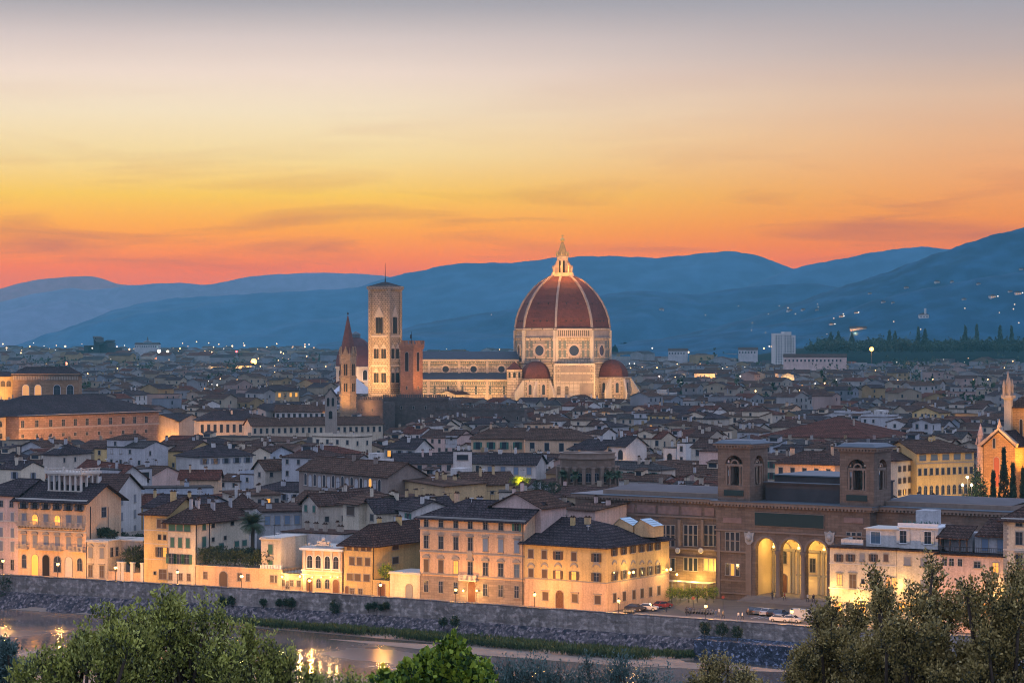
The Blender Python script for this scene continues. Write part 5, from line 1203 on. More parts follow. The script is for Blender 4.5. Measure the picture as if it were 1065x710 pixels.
flood((X(470, DC), DC-42, 30), (X(470, DC), DC-11, 40), 11000, FC, 130); flood((X(510, DC), DC-42, 30), (X(510, DC), DC-11, 40), 11000, FC, 130)
for px, y_ in ((548, 62), (565, 64), (590, 68), (615, 66), (640, 54)): flood((X(px, DC), DC-y_, 12), (X(px, DC), DC-24, 34), 48000, FC, 120)
for px, y_ in ((540, 75), (575, 85), (615, 85), (645, 75)): flood((X(px, DC), DC-y_, 22), (X((px+585)/2, DC), DC-20, 54), 70000, FW, 80)
for px in (520, 600, 680): flood((X(px, DC), DC-120, 24), (cx_, DC-10, 84), 110000, (1, .62, .36), 44)
for dx_, dy_ in ((-9, -9), (9, -9), (0, -13)): lamp('POINT', (cx_+dx_, DC+dy_, zl+4.5), 9000, (1, .40, .05), .4)
CLEAR += [(436, 660, 412, DC-25)]

# ------------------------------------------------------------------ bell tower
D = 1434.; a_ = radians(-29); u = (cos(a_), sin(a_))
bt = thing('bell_tower', 'tall square marble bell tower with gothic windows and a low pyramid cap', 'bell tower', (X(385.2, D+4), D+4, 0), a_)
w = 12.7; z = lambda py: Z(py, D)
m_bt = surf('striped_marble', (.42,.30,.20), .8, .45, .3, .4, .3, 2., .3, bands=(1.9,1.15,.16,.30))
b = MB(); b.box(0, w, 0, w, 0, z(303)); b.build('shaft', m_bt, bt)
for py, hh, o_ in ((411, .8, .5), (381, .9, .6), (350.8, 1.0, .7), (349, .5, .35), (404, .4, .3), (376, .4, .3)):
    b = MB(); b.box(-o_, w+o_, -o_, w+o_, z(py), z(py)+hh); b.build('string_course', m_rib, bt)
b = MB(); b.prism([(-.2, -.2), (w+.2, -.2), (w+.2, w+.2), (-.2, w+.2)], z(303), z(300.5), scale=1.2); b.box(-1.6, w+1.6, -1.6, w+1.6, z(300.5), z(297.5)); b.build('crowning_gallery', m_bt, bt)
b = MB(); b.prism([(-1., -1.), (w+1., -1.), (w+1., w+1.), (-1., w+1.)], z(297.5), z(293), scale=.12); b.build('pyramid_roof', M['lead'] if False else rooftile('grey'), bt)
b = MB(); b.tube((w/2, w/2, z(294)), (w/2, w/2, z(288)), .5, .2, 6); b.tube((w/2, w/2, z(288)), (w/2, w/2, z(273)), .22, .08, 5); b.build('mast', M['iron'], bt)
for xx, yy in ((0, 0), (w, 0), (w, w), (0, w)):
    b = MB(); b.prism([(xx+1.25*sin(q*pi/4+.39), yy-1.25*cos(q*pi/4+.39)) for q in range(8)], 0, z(301)); b.build('corner_buttress', m_bt, bt)
for f_, rz, org in (('f', 0, lambda t: (t, 0)), ('r', pi/2, lambda t: (w, t))):
    for yb_, yt_ in ((398, 386), (373, 361)):
        for c_ in (4.2, 9.4):
            zb_ = z(yb_); hh = (yb_-yt_)*D/F; fb = MB(); fb.box(-2.0, 2.0, -.35, -.01, zb_-.6, zb_); fb.box(-2.0, -1.75, -.35, -.01, zb_, zb_+hh-.6); fb.box(1.75, 2.0, -.35, -.01, zb_, zb_+hh-.6); slab(fb, [(-2.1, zb_+hh-.6), (2.1, zb_+hh-.6), (0, zb_+hh+2.2)], -.4, -.01)
            q = org(c_); fo = fb.build('window', m_rib, bt, (q[0], q[1], 0), rz)
            for s_ in (-.85, .85):
                p_ = MB(); slab(p_, [(s_-.62, zb_), (s_+.62, zb_)]+[(s_+x_, z_) for x_, z_ in arcpts(1.24, zb_+hh-1.6)][::-1], -.44, -.02); p_.build('opening', M['dark'], fo)
    zb_ = z(346.5); hh = 17*D/F; fb = MB(); fb.box(-2.9, -2.5, -.5, -.01, zb_-.5, zb_+hh); fb.box(2.5, 2.9, -.5, -.01, zb_-.5, zb_+hh)
    slab(fb, [(-3.6, zb_+hh), (3.6, zb_+hh), (0, zb_+hh+6.5)], -.5, -.01); q = org(w/2); fo = fb.build('window', m_rib, bt, (q[0], q[1], 0), rz)
    for s_ in (-1.65, 0, 1.65): p_ = MB(); slab(p_, [(s_-.62, zb_), (s_+.62, zb_)]+[(s_+x_, z_) for x_, z_ in arcpts(1.24, zb_+hh-1.0)][::-1], -.58, -.02); p_.build('opening', M['dark'], fo)
c0 = (X(385.2, D+4), D+4)
for t, dd in ((-4, 42), (8, 40), (20, 40)): flood((c0[0]+u[0]*t-.48*dd, c0[1]-.87*dd, 26), (c0[0]+5, c0[1]-2, 42), 95000, FC, 80)
flood((c0[0]+32, c0[1]-16, 18), (c0[0]+13, c0[1]-3, 36), 26000, FC, 90); flood((c0[0]-25, c0[1]-48, 20), (c0[0]+7, c0[1]-2, 62), 30000, FW, 50)
RES.append(((c0[0]+6, c0[1]), (1, 0), 26, 34)); CLEAR.append((383, 420, 414, D-10))

# ------------------------------------------------------------------ hexagonal abbey spire
D = 1190.; z = lambda py: Z(py, D); x = X(361.8, D); r = 9.0*D/F
m_brk = surf('warm_stone', (.40,.27,.16), .85, .35, .4, .3, .4, 2., .2, bands=(1.4,.6,.05,.6))
sp_ = thing('abbey_spire', 'slender six-sided orange-lit stone tower with a dark pointed spire', 'spire', (x, D, 0)); RES.append(((x, D), (1, 0), 14, 22))
hexa = lambda r_, a0=.3: [(r_*sin(a0+i*pi/3), -r_*cos(a0+i*pi/3)) for i in range(6)]
b = MB(); b.prism(hexa(r), 0, z(369)); b.build('shaft', m_brk, sp_)
for py in (369.5, 393, 412): b = MB(); b.prism(hexa(r*1.1), z(py), z(py)+.7); b.build('string_course', m_brk, sp_)
b = MB(); b.prism(hexa(r*.98), z(368.6), z(328.5), scale=.06); b.build('spire_roof', surf('spire_brick', (.15,.065,.05), .85, .4, .5), sp_)
for i in range(6):
    a = .3+pi/6+i*pi/3; b = MB(); slab(b, [(-1.5, z(368.4)), (1.5, z(368.4)), (0, z(360))], -.3, .6); b.build('gable', m_brk, sp_, (r*.86*sin(a), -r*.86*cos(a), 0), a)
    b = MB(); b.prism([(r*.98*sin(a-pi/6)+.3*p, -r*.98*cos(a-pi/6)+.3*q) for p, q in ((-1,-1),(1,-1),(1,1),(-1,1))], z(368.4), z(361), scale=.2); b.build('pinnacle', m_brk, sp_)
    for yb_, yt_ in ((390, 378), (407, 398)): 
        ap = r*cos(pi/6); fb = MB(); fb.box(-1.15, 1.15, -ap-.2, -ap-.01, z(yb_)-.3, z(yt_)+.6); fo = fb.build('window', m_brk, sp_, (0, 0, 0), a); p_ = MB()
        for s_ in (-.5, .5): slab(p_, [(s_-.38, z(yb_)), (s_+.38, z(yb_))]+[(s_+x_, z_) for x_, z_ in arcpts(.76, z(yt_)-.5)][::-1], -ap-.26, -ap-.15)
        p_.build('opening', M['dark'], fo)
b = MB(); b.tube((0, 0, z(330)), (0, 0, z(323.5)), .15, .06, 5); b.ball((0, 0, z(326)), .5, n=5); b.build('finial', M['iron'], sp_)
flood((x-12, D-15, 18), (x, D, 36), 30000, (1, .52, .16), 80); flood((x+8, D-17, 18), (x, D, 34), 16000, (1, .52, .16), 80)
CLEAR.append((352, 371, 418, D-5))

# ------------------------------------------------------------------ crenellated palace with square tower
D = 1165.; z = lambda py: Z(py, D); a_ = radians(-34)
m_brg = surf('tower_brick', (.33,.17,.10), .85, .35, .4, .3, .4, 2., .2, bands=(1.0,.4,.04,.6))
bg_ = thing('crenellated_tower', 'square orange-lit brick tower with battlements and tall arched openings', 'tower', (X(416.5, D+4), D+4, 0), a_); w = 7.6
b = MB(); b.box(0, w, 0, w, 0, z(361)); b.build('shaft', m_brg, bg_)
b = MB(); b.box(-.6, w+.6, -.6, w+.6, z(361), z(357.5)); b.box(-.4, w+.4, -.4, w+.4, z(363), z(361)); 
n = 5
for i in range(n):
    t = -.6+i*(w+1.2-1.0)/(n-1)
    for q in ((t, t+1.0, -.6, -.1), (t, t+1.0, w+.1, w+.6), (w+.1, w+.6, t, t+1.0), (-.6, -.1, t, t+1.0)): 
        if not (q[2] == t and i in (0, n-1)): b.box(*q, z(357.5), z(354))
b.build('battlements', m_brg, bg_)
for rz, q in ((0, (w/2, 0)), (pi/2, (w, w/2))):
    window(bg_, (q[0], q[1], z(386)), rz, 'arch', 2.1, 20*D/F, pane='dark', trim='frame', rich=False); window(bg_, (q[0], q[1], z(405)), rz, 'small', .8, 1.6, pane='dark', trim='frame')
b = MB(); b.tube((w/2, w/2, z(361)), (w/2, w/2, z(345)), .12, n=5); b.box(w/2-.9, w/2-.1, w/2-.05, w/2+.05, z(352), z(348)); b.build('flag_mast', M['iron'], bg_)
c0 = (X(416.5, D+4), D+4); flood((c0[0]+20, c0[1]-12, 28), (c0[0]+8, c0[1]-2, 42), 30000, (1, .42, .08), 90); flood((c0[0]-5, c0[1]-15, 28), (c0[0]+3, c0[1]-2, 38), 6500, (1, .45, .12), 100)
RES.append(((c0[0]+5, c0[1]), (1, 0), 18, 18)); CLEAR.append((414, 440, 412, D-8))
for pl, pr, yt, dp, lab, nb, dd in ((371, 398, 416, 10, 'short brown battlemented wall left of the brick tower, faintly lit', 12, 1140), (398.5, 466, 413.5, 22, 'long dark grey battlemented palace wall in front of the cathedral nave', 30, 1150), (452, 545, 424, 8, 'low dark brown battlemented range right of the long grey wall', 34, 1120)):
    A = (X(pl, dd+8), dd+8); B = (X(pr, dd), dd); wv = hypot(B[0]-A[0], B[1]-A[1]); q = thing('crenellated_wall', lab, 'wall', (*A, 0), atan2(B[1]-A[1], B[0]-A[0])); zt = Z(yt, dd)
    b = MB(); b.box(0, wv, 0, dp, 0, zt-1.2); b.box(-.2, wv+.2, -.3, .7, zt-1.2, zt); b.build('wall_face', surf('dark_rubble', (.13,.10,.085), .95, .6, .4, .3, .5, 2., .4, bands=(1.2,.5,.05,.6)), q); b = MB()
    for i in range(nb): b.box(i*wv/nb, i*wv/nb+wv/nb*.55, -.3, .3, zt, zt+1.5)
    b.build('battlements', MATS['dark_rubble'], q); reserve(A, ((B[0]-A[0])/wv, (B[1]-A[1])/wv), wv, dp)
    for i in range(int(wv/6)): window(q, (3+i*6, 0, zt-5.5), 0, 'small', .8, 1.5, pane='dark')
    CLEAR.append((pl, pr, yt+6, dd-10))
    if nb == 12: lamp('POINT', (wv*.5, -4, zt-3), 3500, (1, .5, .2), .5, q)

# ------------------------------------------------------------------ medici dome, baptistery roof
D = 1680.; z = lambda py: Z(py, D); x = X(370, D); r = 20.5*D/F
md = thing('chapel_dome', 'dark red chapel dome with a small lantern behind the slim spire', 'dome', (x, D, 0)); RES.append(((x, D), (1, 0), 26, 26))
b = MB(); olathe(b, [(r*1.0, 0), (r*1.0, z(383)), (r*1.06, z(382.5)), (r*1.06, z(381)), (r, z(380.6))], a0=.2); b.build('drum', m_marb2, md)
b = MB(); olathe(b, [(r*cos(s_)+.3, z(380.5)+(z(350.5)-z(380.5))*sin(s_)) for s_ in [i*pi/2/8*.97 for i in range(9)]], a0=.2); b.build('dome', surf('dark_dome_tiles', (.10,.04,.04), .85, .4, .2), md)
b = MB(); olathe(b, [(3.2, z(351)), (3.2, z(347.5)), (3.6, z(347.3)), (.3, z(344.5))], a0=.2); b.build('lantern', M['lead'], md)
for i in range(8):
    a = .2+pi/8+i*pi/4; ap = r*cos(pi/8); window(md, (ap*sin(a), -ap*cos(a), z(395)), a, 'arch', 3.4, 7.0, pane='dark', trim='white', rich=False)
for dx in (-16, 0, 16): flood((x+dx, D-34, 18), (x+dx*.6, D-8, 29), 26000, (1, .62, .36), 100)
D = 1490.; z = lambda py: Z(py, D); x = X(366.5, D); r = 22*D/F
bp2 = thing('baptistery', 'octagonal baptistery with a pale pyramid roof beside the bell tower', 'baptistery', (x, D, 0)); RES.append(((x, D), (1, 0), 20, 20))
b = MB(); olathe(b, [(r, 0), (r, z(409)), (r*1.04, z(409)+.2)]); b.build('wall', m_marb, bp2)
b = MB(); olathe(b, [(r*1.06, z(409)), (1.4, z(391))]); b.build('roof', surf('white_marble_roof', (.52,.53,.56), .7, .25, .2), bp2)
b = MB(); olathe(b, [(1.3, z(391.5)), (1.3, z(388)), (.2, z(386))]); b.build('lantern', m_rib, bp2)
CLEAR.append((345, 387, 408, D-12))

# ------------------------------------------------------------------ left: gothic palace and long stone palace
def at(px, py, z): p = P(px, py, z); return p
D = 1330.; z = lambda py: Z(py, D)
m_gp = surf('gothic_brick', (.34,.20,.11), .85, .35, .2, .3, .4, 1.5, .2, bands=(2.0,.8,.05,.65))
A = (X(13.5, D), D); B = (X(81.5, D), D); wv = hypot(B[0]-A[0], B[1]-A[1]); ze = z(388.5)
h = House('gothic_palace', 'orange-lit brick palace with pointed windows and corbelled eaves at the left edge', 'palace', A, B, 11, 0, ze, 'x', 3.6, True, True, 'tan', 'dark', 1.2, wallmat=m_gp)
for px in (26.8, 39.5, 59.3, 73): h.row('f', [px], (px, 400, 412 if px < 70 else 415), 'arch', 3.6, pane='litdim' if px < 50 else 'glass', trim='white')
b = MB()
for i in range(40): b.box(.2+i*(wv-.9)/39, .75+i*(wv-.9)/39, -.8, -.01, ze-3.4, ze-1.3)
b.build('corbel', m_rib, h.root); h.band('parapet_band', ze-1.3, 1.3, .9, m_gp)
flood((A[0]+12, A[1]-26, 14), (A[0]+14, A[1], 30), 60000, (1, .50, .14), 110); flood((A[0]+30, A[1]-28, 14), (A[0]+30, A[1], 30), 60000, (1, .50, .14), 110)
CLEAR.append((-5, 86, 413, D-5))
A2 = (X(-40, D-4), D-4); B2 = (X(13.2, D+8), D+8)
h = House('palace_wing', 'low bright yellow-lit wing beside the gothic palace, cut by the left edge', 'wing', A2, B2, 16, 0, z(391), 'x', 2.0, False, False, 'ochre', 'dark', .6); h.row('f', [-8, 3, 9], (3, 396, 402), 'arch', 2.4, pane='brownp')
flood((B2[0]-8, B2[1]-20, 20), (B2[0]-9, B2[1], 31), 50000, (1, .50, .10), 110)
zee = 20.; A = at(20, 431.5, zee); B = at(165, 426.6, zee); wv = hypot(B[0]-A[0], B[1]-A[1])
m_lp = surf('rusticated_pinkstone', (.30,.20,.145), .9, .45, .25, .3, .8, 1.2, .3, bands=(2.0,.9,.09,.55), bdist=.2)
h = House('long_palace', 'very long rough stone palace with two window rows, warmly lit from below', 'palace', A, B, 40, 0, zee, 'x', 8.0, True, True, 'tan', 'dark', 1.6, wallmat=m_lp)
wp = [23.5, 38.2, 52.7, 65.8, 78.2, 90.5, 103, 115, 128, 140, 152]
h.row('f', wp, (90.5, 435, 442), 'plain', 2.0, trim='frame', pane='glass'); h.row('f', wp, (90.5, 449, 452.4), 'plain', 1.6, trim='frame', pane='dark')
h.band('string_course', 0, .6, .35, M['frame'], pz=(90.5, 444)); h.band('cornice', zee-.6, .5, 1.0, M['frame'])
for i in range(5): flood((A[0]+wv*(.1+.2*i), A[1]-15, 3), (A[0]+wv*(.1+.2*i), A[1]-2, 12), 42000, (1, .42, .10), 130)
flood((A[0]+6, A[1]-11, 3), (A[0]+8, A[1]-2, 7), 18000, (1, .5, .15), 130)
CLEAR.append((0, 168, 457, B[1]+6)); CLEAR.append((160, 208, 452, B[1]+20))
A2 = at(-30, 434, 19.5); B2 = at(19.6, 431.6, 19.5)
h2 = House('loggia_house', 'pale plastered building with arched top windows joined to the long stone palace', 'house', A2, B2, 25, 0, 19.5, 'x', 5, False, False, 'cream', 'dark', 1.2, res=True)
h2.row('f', [0, 14.5], (14.5, 437, 443), 'arch', 3.0, trim='frame', pane='glass'); h2.row('f', [1, 15], (15, 450, 455), 'plain', 1.6, pane='dark')
A2 = at(165.6, 437, 15.); B2 = at(186, 437.5, 15.); B3 = at(205.5, 435.5, 15.)
for q1, q2, lab, pw in ((A2, B2, 'plain low wall block glowing orange right of the long stone palace', 11000), (B2, B3, 'plain brown stone block, dimly lit, left of the white-windowed range', 2500)):
    h3 = House('low_range', lab, 'building', q1, q2, 18, 0, 15., 'x', 3.0, False, False, 'tan', 'dark', .8); flood((q1[0]+6, q1[1]-12, 3), (q1[0]+7, q1[1], 8), pw, (1, .45, .10), 120)
CLEAR.append((165, 206, 452, B2[1]-8))

# ------------------------------------------------------------------ franciscan basilica on the right
m_sc = surf('basilica_brick', (.42,.25,.11), .85, .4, .3, .3, .6, 2., .25, bands=(1.1,.45,.05,.62))
D = 640.; z = lambda py: Z(py, D)
A = (X(1023, D+3), D+3); B = (X(1055.5, D-3), D-3); wv = hypot(B[0]-A[0], B[1]-A[1]); ap = z(447); ez = (z(459)+z(464))/2
h = House('basilica', 'orange floodlit brick basilica with a gabled transept and white pinnacles at the right edge', 'church', A, B, 20, 0, ez-.3, 'y', ap-ez, False, False, 'tan', 'dark', .5, wallmat=m_sc)
t0, z0_ = h.loc('f', 1039, 475)
window(h.root, (h.loc('f', 1036.5)[0], 0, z(506)), 0, 'arch', 1.7, (506-475)*D/F, pane='redp', trim='frame', rich=False); window(h.root, (h.loc('f', 1034)[0], 0, z(466)), 0, 'arch', .8, 2.6, pane='glass', trim='frame', rich=False)
b = MB(); hw = h.W/2; q = [(-.6, h.ze-.4), (hw, h.ze+h.rh+.3), (hw, h.ze+h.rh+1.0), (-.8, h.ze+.5)]; slab(b, q, -.5, .6); q = [(h.W+.6, h.ze-.4), (h.W+.8, h.ze+.5), (hw, h.ze+h.rh+1.0), (hw, h.ze+h.rh+.3)]; slab(b, q, -.5, .6); b.build('gable_coping', m_rib, h.root)
b = MB(); b.prism([(hw-.5, -.4), (hw+.5, -.4), (hw+.5, .6), (hw-.5, .6)], h.ze+h.rh+.9, h.ze+h.rh+3.2, scale=.1); b.build('finial', m_rib, h.root)
tx, _ = h.loc('f', 1017.8)
b = MB(); r = 4.4*D/F
for z0_, z1_, s_ in ((0, z(490), 1.0), (z(490), z(476), .95), (z(476), z(463), .85)): b.prism([(tx+r*s_*sin(q*pi/4+.39), 1-r*s_*cos(q*pi/4+.39)) for q in range(8)], z0_, z1_-.25); b.prism([(tx+r*1.15*s_*sin(q*pi/4+.39), 1-r*1.15*s_*cos(q*pi/4+.39)) for q in range(8)], z1_-.25, z1_)
b.prism([(tx+r*.7*sin(q*pi/4+.39), 1-r*.7*cos(q*pi/4+.39)) for q in range(8)], z(463), z(453)); b.prism([(tx+r*.8*sin(q*pi/4+.39), 1-r*.8*cos(q*pi/4+.39)) for q in range(8)], z(453), z(441), scale=.08)
for q in range(4): a = q*pi/2+.4; b.prism([(tx+r*.95*sin(a)+.25*i_, 1-r*.95*cos(a)+.25*j_) for i_, j_ in ((-1,-1),(1,-1),(1,1),(-1,1))], z(463), z(456), scale=.1)
b.build('octagonal_turret', surf('pink_marble', (.50,.38,.34), .8, .3, .5, bands=(.9,.9,.06,.6)), h.root)
# nave behind, rising to the right
nx0 = hit(1047.5, (h.A[0]+h.v[0]*8, h.A[1]+h.v[1]*8), h.u)
b = MB(); xa = nx0; ya = 9.; yz = z(424.5)
b.box(xa, xa+34, ya, ya+22, 0, yz); b.build('nave_wall', m_sc, h.root)
b = MB(); b.poly([(xa, ya, yz), (xa+34, ya, yz), (xa+34, ya+.01, yz)]) ; 
zr1 = z(385); slab(b, [(xa+1.0, yz+.2), (xa+34, yz+.2), (xa+34, yz+14), (xa+14, yz+14)], ya+6, ya+16); b.build('nave_gable', m_sc, h.root)
b = MB(); solid(b, [[(xa-.3, ya-.6, yz+.05), (xa+34, ya-.6, yz+.05), (xa+34, ya+6, yz+3.2), (xa+1.0, ya+6, yz+3.2)]], .25, 0); b.build('nave_roof', rooftile('rust'), h.root)
b = MB(); slab(b, [(xa+.2, yz+.6), (xa+13.7, yz+14.0), (xa+13.5, yz+15.2), (xa-.4, yz+1.6)], ya+5.4, ya+16.4); b.build('gable_coping', m_rib, h.root)
pz = z(411.5); b = MB(); b.box(xa-.9, xa+1.1, ya-1.1, ya-.01, 0, pz-1.3); b.box(xa-1.4, xa+1.6, ya-1.6, ya+.6, pz-.8, pz); b.prism([(xa-.9, ya-1.1), (xa+1.1, ya-1.1), (xa+1.1, ya-.01), (xa-.9, ya-.01)], pz-1.3, pz-.8, scale=1.3); b.build('buttress', m_marb2, h.root)
b = MB()
for dx, dy, hh in ((-.8, -1.0, 4.2), (.9, -1.0, 4.8), (.9, .2, 4.4), (-.8, .2, 3.8), (.05, -.4, 6.6)):
    x, y = xa+.1+dx, ya-.4+dy; b.box(x-.3, x+.3, y-.3, y+.3, pz, pz+hh*.5); b.prism([(x-.4, y-.4), (x+.4, y-.4), (x+.4, y+.4), (x-.4, y+.4)], pz+hh*.5, pz+hh, scale=.08)
b.build('pinnacle_cluster', m_rib, h.root)
window(h.root, (xa+3.6, ya, z(455)), 0, 'arch', .9, 4.6, pane='dark', trim='frame', rich=False)
for q in range(3): window(h.root, (xa+8+q*7, ya, z(455)), 0, 'arch', 1.4, 4.6, pane='dark', trim='frame', rich=False)
for px_, yy_ in ((1026, 631), (1037, 629), (1049, 626)): lamp('POINT', (X(px_, yy_), yy_, 17), 2600, (1, .40, .05), .6)
flood((X(1030, 605), 618, 14), (X(1034, 637), 637, 22), 34000, (1, .42, .06), 120); flood((X(1055, 610), 614, 12), (X(1045, 637), 637, 20), 26000, (1, .42, .06), 120)
flood((X(1057, 640), 640, 22), (X(1056, 650), 650, 32), 12000, (1, .45, .06), 140); flood((X(1070, 636), 634, 22), (X(1066, 650), 650, 32), 12000, (1, .45, .06), 140)
flood((X(1044, 632), 630, 26), (X(1046, 648), 648, 40), 11000, (1, .5, .15), 60)
reserve((A[0], A[1]), h.u, 60, 40); CLEAR.append((1010, 1080, 528, 610))

# ================================================================== houses placed one by one behind the river front
OLD = 'old town houses'
def hm_(label, pl, yl, pr, yr, ze, dep, kind='x', rh=3., hl=True, hr=True, wall='cream', roof='brown', wins=None, side=None, ov=.7, name='town_house', cat='house', chim=2, clear=None, ant=1):
    A = P(pl, yl, ze); B = P(pr, yr, ze)
    h = House(name, label, cat, A, B, dep, 0, ze, kind, rh, hl, hr, wall, roof, ov, group=OLD)
    for f_, spec in (('f', wins), ('r', side)):
        if spec:
            n, rows, w_, hh = spec[:4]; kw = spec[4] if len(spec) > 4 else {}
            h.grid(f_, n, rows, kw.pop('ztop', 1.2), kw.pop('dz', 3.6), kw.pop('style', 'plain'), w_, hh, rich=False, **kw)
    for i in range(chim): h.chim(h.W*random.uniform(.15, .85), h.D*random.uniform(.3, .8), random.randint(0, 2))
    for i in range(ant): h.ant(h.W*random.uniform(.2, .8), h.D*random.uniform(.3, .7), random.choice([None, 1]))
    if clear: CLEAR.append((pl, pr, clear, max(A[1], B[1])-2))
    return h
S = lambda **k: k
hm_('white house with paired shuttered windows and a gabled right side, behind the hedge annex', 119.5, 512, 147, 507, 15.5, 17, 'y', 4.2, False, False, 'white', 'brown', (2, 3, 1.4, 1.9, S(sh='greyp', closed=True, ztop=1.5, dz=4.0)), (3, 2, .9, .9, S(ztop=3)), clear=558)
hm_('long pale gable-ended shed roofed in red, directly behind the roof loggia', 76, 490, 122, 497, 14.5, 9, 'x', 3.5, False, False, 'white', 'red', None, clear=505)
hm_('grey flat-roofed house with a dark open terrace left of the pale long gable', 124, 489, 158, 487, 16.5, 12, 'flat', 0, wall='grey', roof='grey', wins=(2, 1, 4.0, 3.0, S(pane='dark', ztop=1.0)), clear=500)
hm_('wide dark-roofed house over a white terrace wall, centre left', 207, 474, 263, 472, 17.5, 14, 'x', 3., True, True, 'white', 'dark', (5, 1, 1.5, 1.6, S(ztop=1.0, sh='greyp')), clear=492)
hm_('low orange-tinted house with a red roof below the dark-roofed white house', 187, 497, 227, 497, 13., 9, 'x', 2.2, False, False, 'peach', 'red', None, clear=504)
hm_('long flat blue-grey parapet house, centre left', 146, 508, 222, 507, 12.5, 10, 'flat', 0, wall='blue', roof='grey', clear=514)
hm_('small white house with a brown pyramid roof behind the palm', 237, 526, 263, 526, 16.2, 8.5, 'x', 2.6, True, True, 'white', 'brown', (2, 1, .9, 1.0, S(pane='dark', ztop=1.4)), chim=3, clear=545)
hm_('low tan flat house with one glowing window right of the pyramid-roofed white house', 248, 515, 292, 513, 14.4, 8, 'shed', .8, wall='beige', roof='rust', wins=(5, 1, 1.2, 1.6, S(lit=(3,), ztop=1.2)), clear=525)
hm_('beige gabled house with small shutters, centre left above the lit tan house', 264, 486, 276, 487, 17., 12, 'y', 2.4, False, False, 'beige', 'rust', (1, 1, 1.2, 1.4), (3, 1, 1., 1.3), clear=500)
h = hm_('long brown-roofed house with grey arched bays and one lit window, centre', 311, 487, 403.5, 494.5, 19., 12, 'x', 3.2, False, False, 'brown', 'rust', None, None, clear=510, chim=3)
for i in range(9):
    px = 318+i*9.6; t, zt_ = h.loc('f', px, 497); window(h.root, (t, 0, h.ze-4.3), 0, 'arch', 1.3, 3.2, pane='lit' if i == 7 else 'glass', trim='trimlight', rich=False)
    if i < 8: b = MB(); t2 = h.loc('f', px+4.8)[0]; slab(b, [(-.75, h.ze-4.6), (.75, h.ze-4.6)]+arcpts(1.5, h.ze-2.2)[::-1], -.12, -.004); b.build('blind_arch', plaster('grey'), h.root, (t2, 0, 0))
hm_('ochre blank-walled house with a stepped roof edge right of the grey arched bays', 404.5, 496, 463, 505, 17.8, 11, 'shed', -.0+.6, wall='ochre', roof='rust', clear=515, chim=4)
hm_('pale blank gable house with green shutters at its left end, centre', 314, 522, 331, 523.5, 15.5, 15, 'y', 2.2, False, False, 'beige', 'brown', (2, 1, 1.0, 1.5, S(sh='green', closed=True, ztop=.6)), (3, 1, 1.1, 1.2, S(ztop=3.2)), clear=562)
hm_('low pink-grey house with blue shutters in front of the pale blank gable', 273, 531, 314, 530, 13.6, 8, 'shed', 1.2, wall='grey', roof='brown', wins=(4, 1, 1.2, 2.0, S(sh='bluep', closed=True, ztop=1.3)), clear=553)
hm_('ivory house with a wide dark attic window and red-brown roof left of the balcony house', 356.5, 521, 373, 523, 16.6, 15, 'x', 1.8, False, False, 'ivory', 'rust', (1, 1, 3.6, 2.0, S(pane='brownp', ztop=1.0)), (1, 1, 1.3, 1.5, S(ztop=5.5, pane='dark')), ov=1.2, clear=556)
hm_('cream house with a long sloping roof and dark ribbon windows, left of the great palazzo', 375, 529, 391, 531.5, 15.0, 20, 'y', 2.6, False, False, 'ivory', 'dark', (2, 1, 1.9, 1.5, S(pane='glass', ztop=.8)), (4, 1, 1.0, 1.2, S(ztop=4)), clear=556)
h = hm_('white house with stacked balconies and an orange shutter beside the great palazzo', 410, 527.5, 428, 530, 15.6, 11, 'x', 2.0, False, False, 'white', 'dark', None, None, clear=556)
for zq in (3.0, 6.6): balcony(h.root, .2, h.W-.2, h.ze-zq, M['white'], 1.1); window(h.root, (1.2, 0, h.ze-zq+.1), 0, 'plain', 1.1, 2.0, pane='redp', sh=None); window(h.root, (h.W-1.6, 0, h.ze-zq+.1), 0, 'plain', 1.6, 2.0, pane='glass', sh='green')
hm_('ochre gabled house with a single small round vent behind the great palazzo', 471, 500, 487, 503, 17.2, 13, 'y', 2.6, False, False, 'ochre', 'rust', None, (1, 1, .7, .7, S(ztop=2, pane='dark')), clear=520)
hm_('ochre low house with a blue awning, just above the great palazzo roof', 435, 521, 458, 519, 16., 9, 'shed', 1.0, wall='ochre', roof='brown', wins=(2, 1, 1.2, 1.5), clear=530)
hm_('wide peach palace with green-shuttered windows behind the ochre gable', 490, 455, 545, 455, 18., 14, 'x', 3.4, True, False, 'peach', 'rust', (4, 1, 1.6, 2.6, S(sh='green', ztop=1.6)), clear=469)
hm_('long peach palace with dark windows above the rotunda', 546, 455.5, 607, 456.5, 18., 14, 'x', 3.4, False, True, 'peach', 'rust', (4, 1, 1.7, 3.0, S(ztop=1.6)), clear=470)
hm_('blue-white house with a bright lit window, centre', 399.5, 464.5, 432, 465.5, 16., 10, 'x', 3., True, False, 'white', 'dark', (3, 1, 1.5, 2.2, S(lit=(0,), ztop=1.2, sh='greyp')), clear=480)
hm_('blush house row with dark roofs under the blue-white house', 411, 480.5, 472, 480, 15., 10, 'x', 2.6, False, False, 'pink', 'dark', (6, 1, 1.3, 1.8, S(ztop=1.0)), clear=488)
hm_('white cubic tower house with a flat roof left of the peach palace', 471.5, 469.5, 490.5, 469.5, 19.5, 6.5, 'flat', 0, wall='white', roof='grey', wins=(1, 1, 3.4, 1.6, S(ztop=1.0)), clear=490)
hm_('white house with blue shutters and dark red roof left of the rotunda', 503, 481, 557, 482, 15.5, 10, 'x', 2.8, False, False, 'white', 'dark', (4, 1, 1.4, 2.2, S(ztop=1.2, sh='bluep', closed=True)), clear=497)
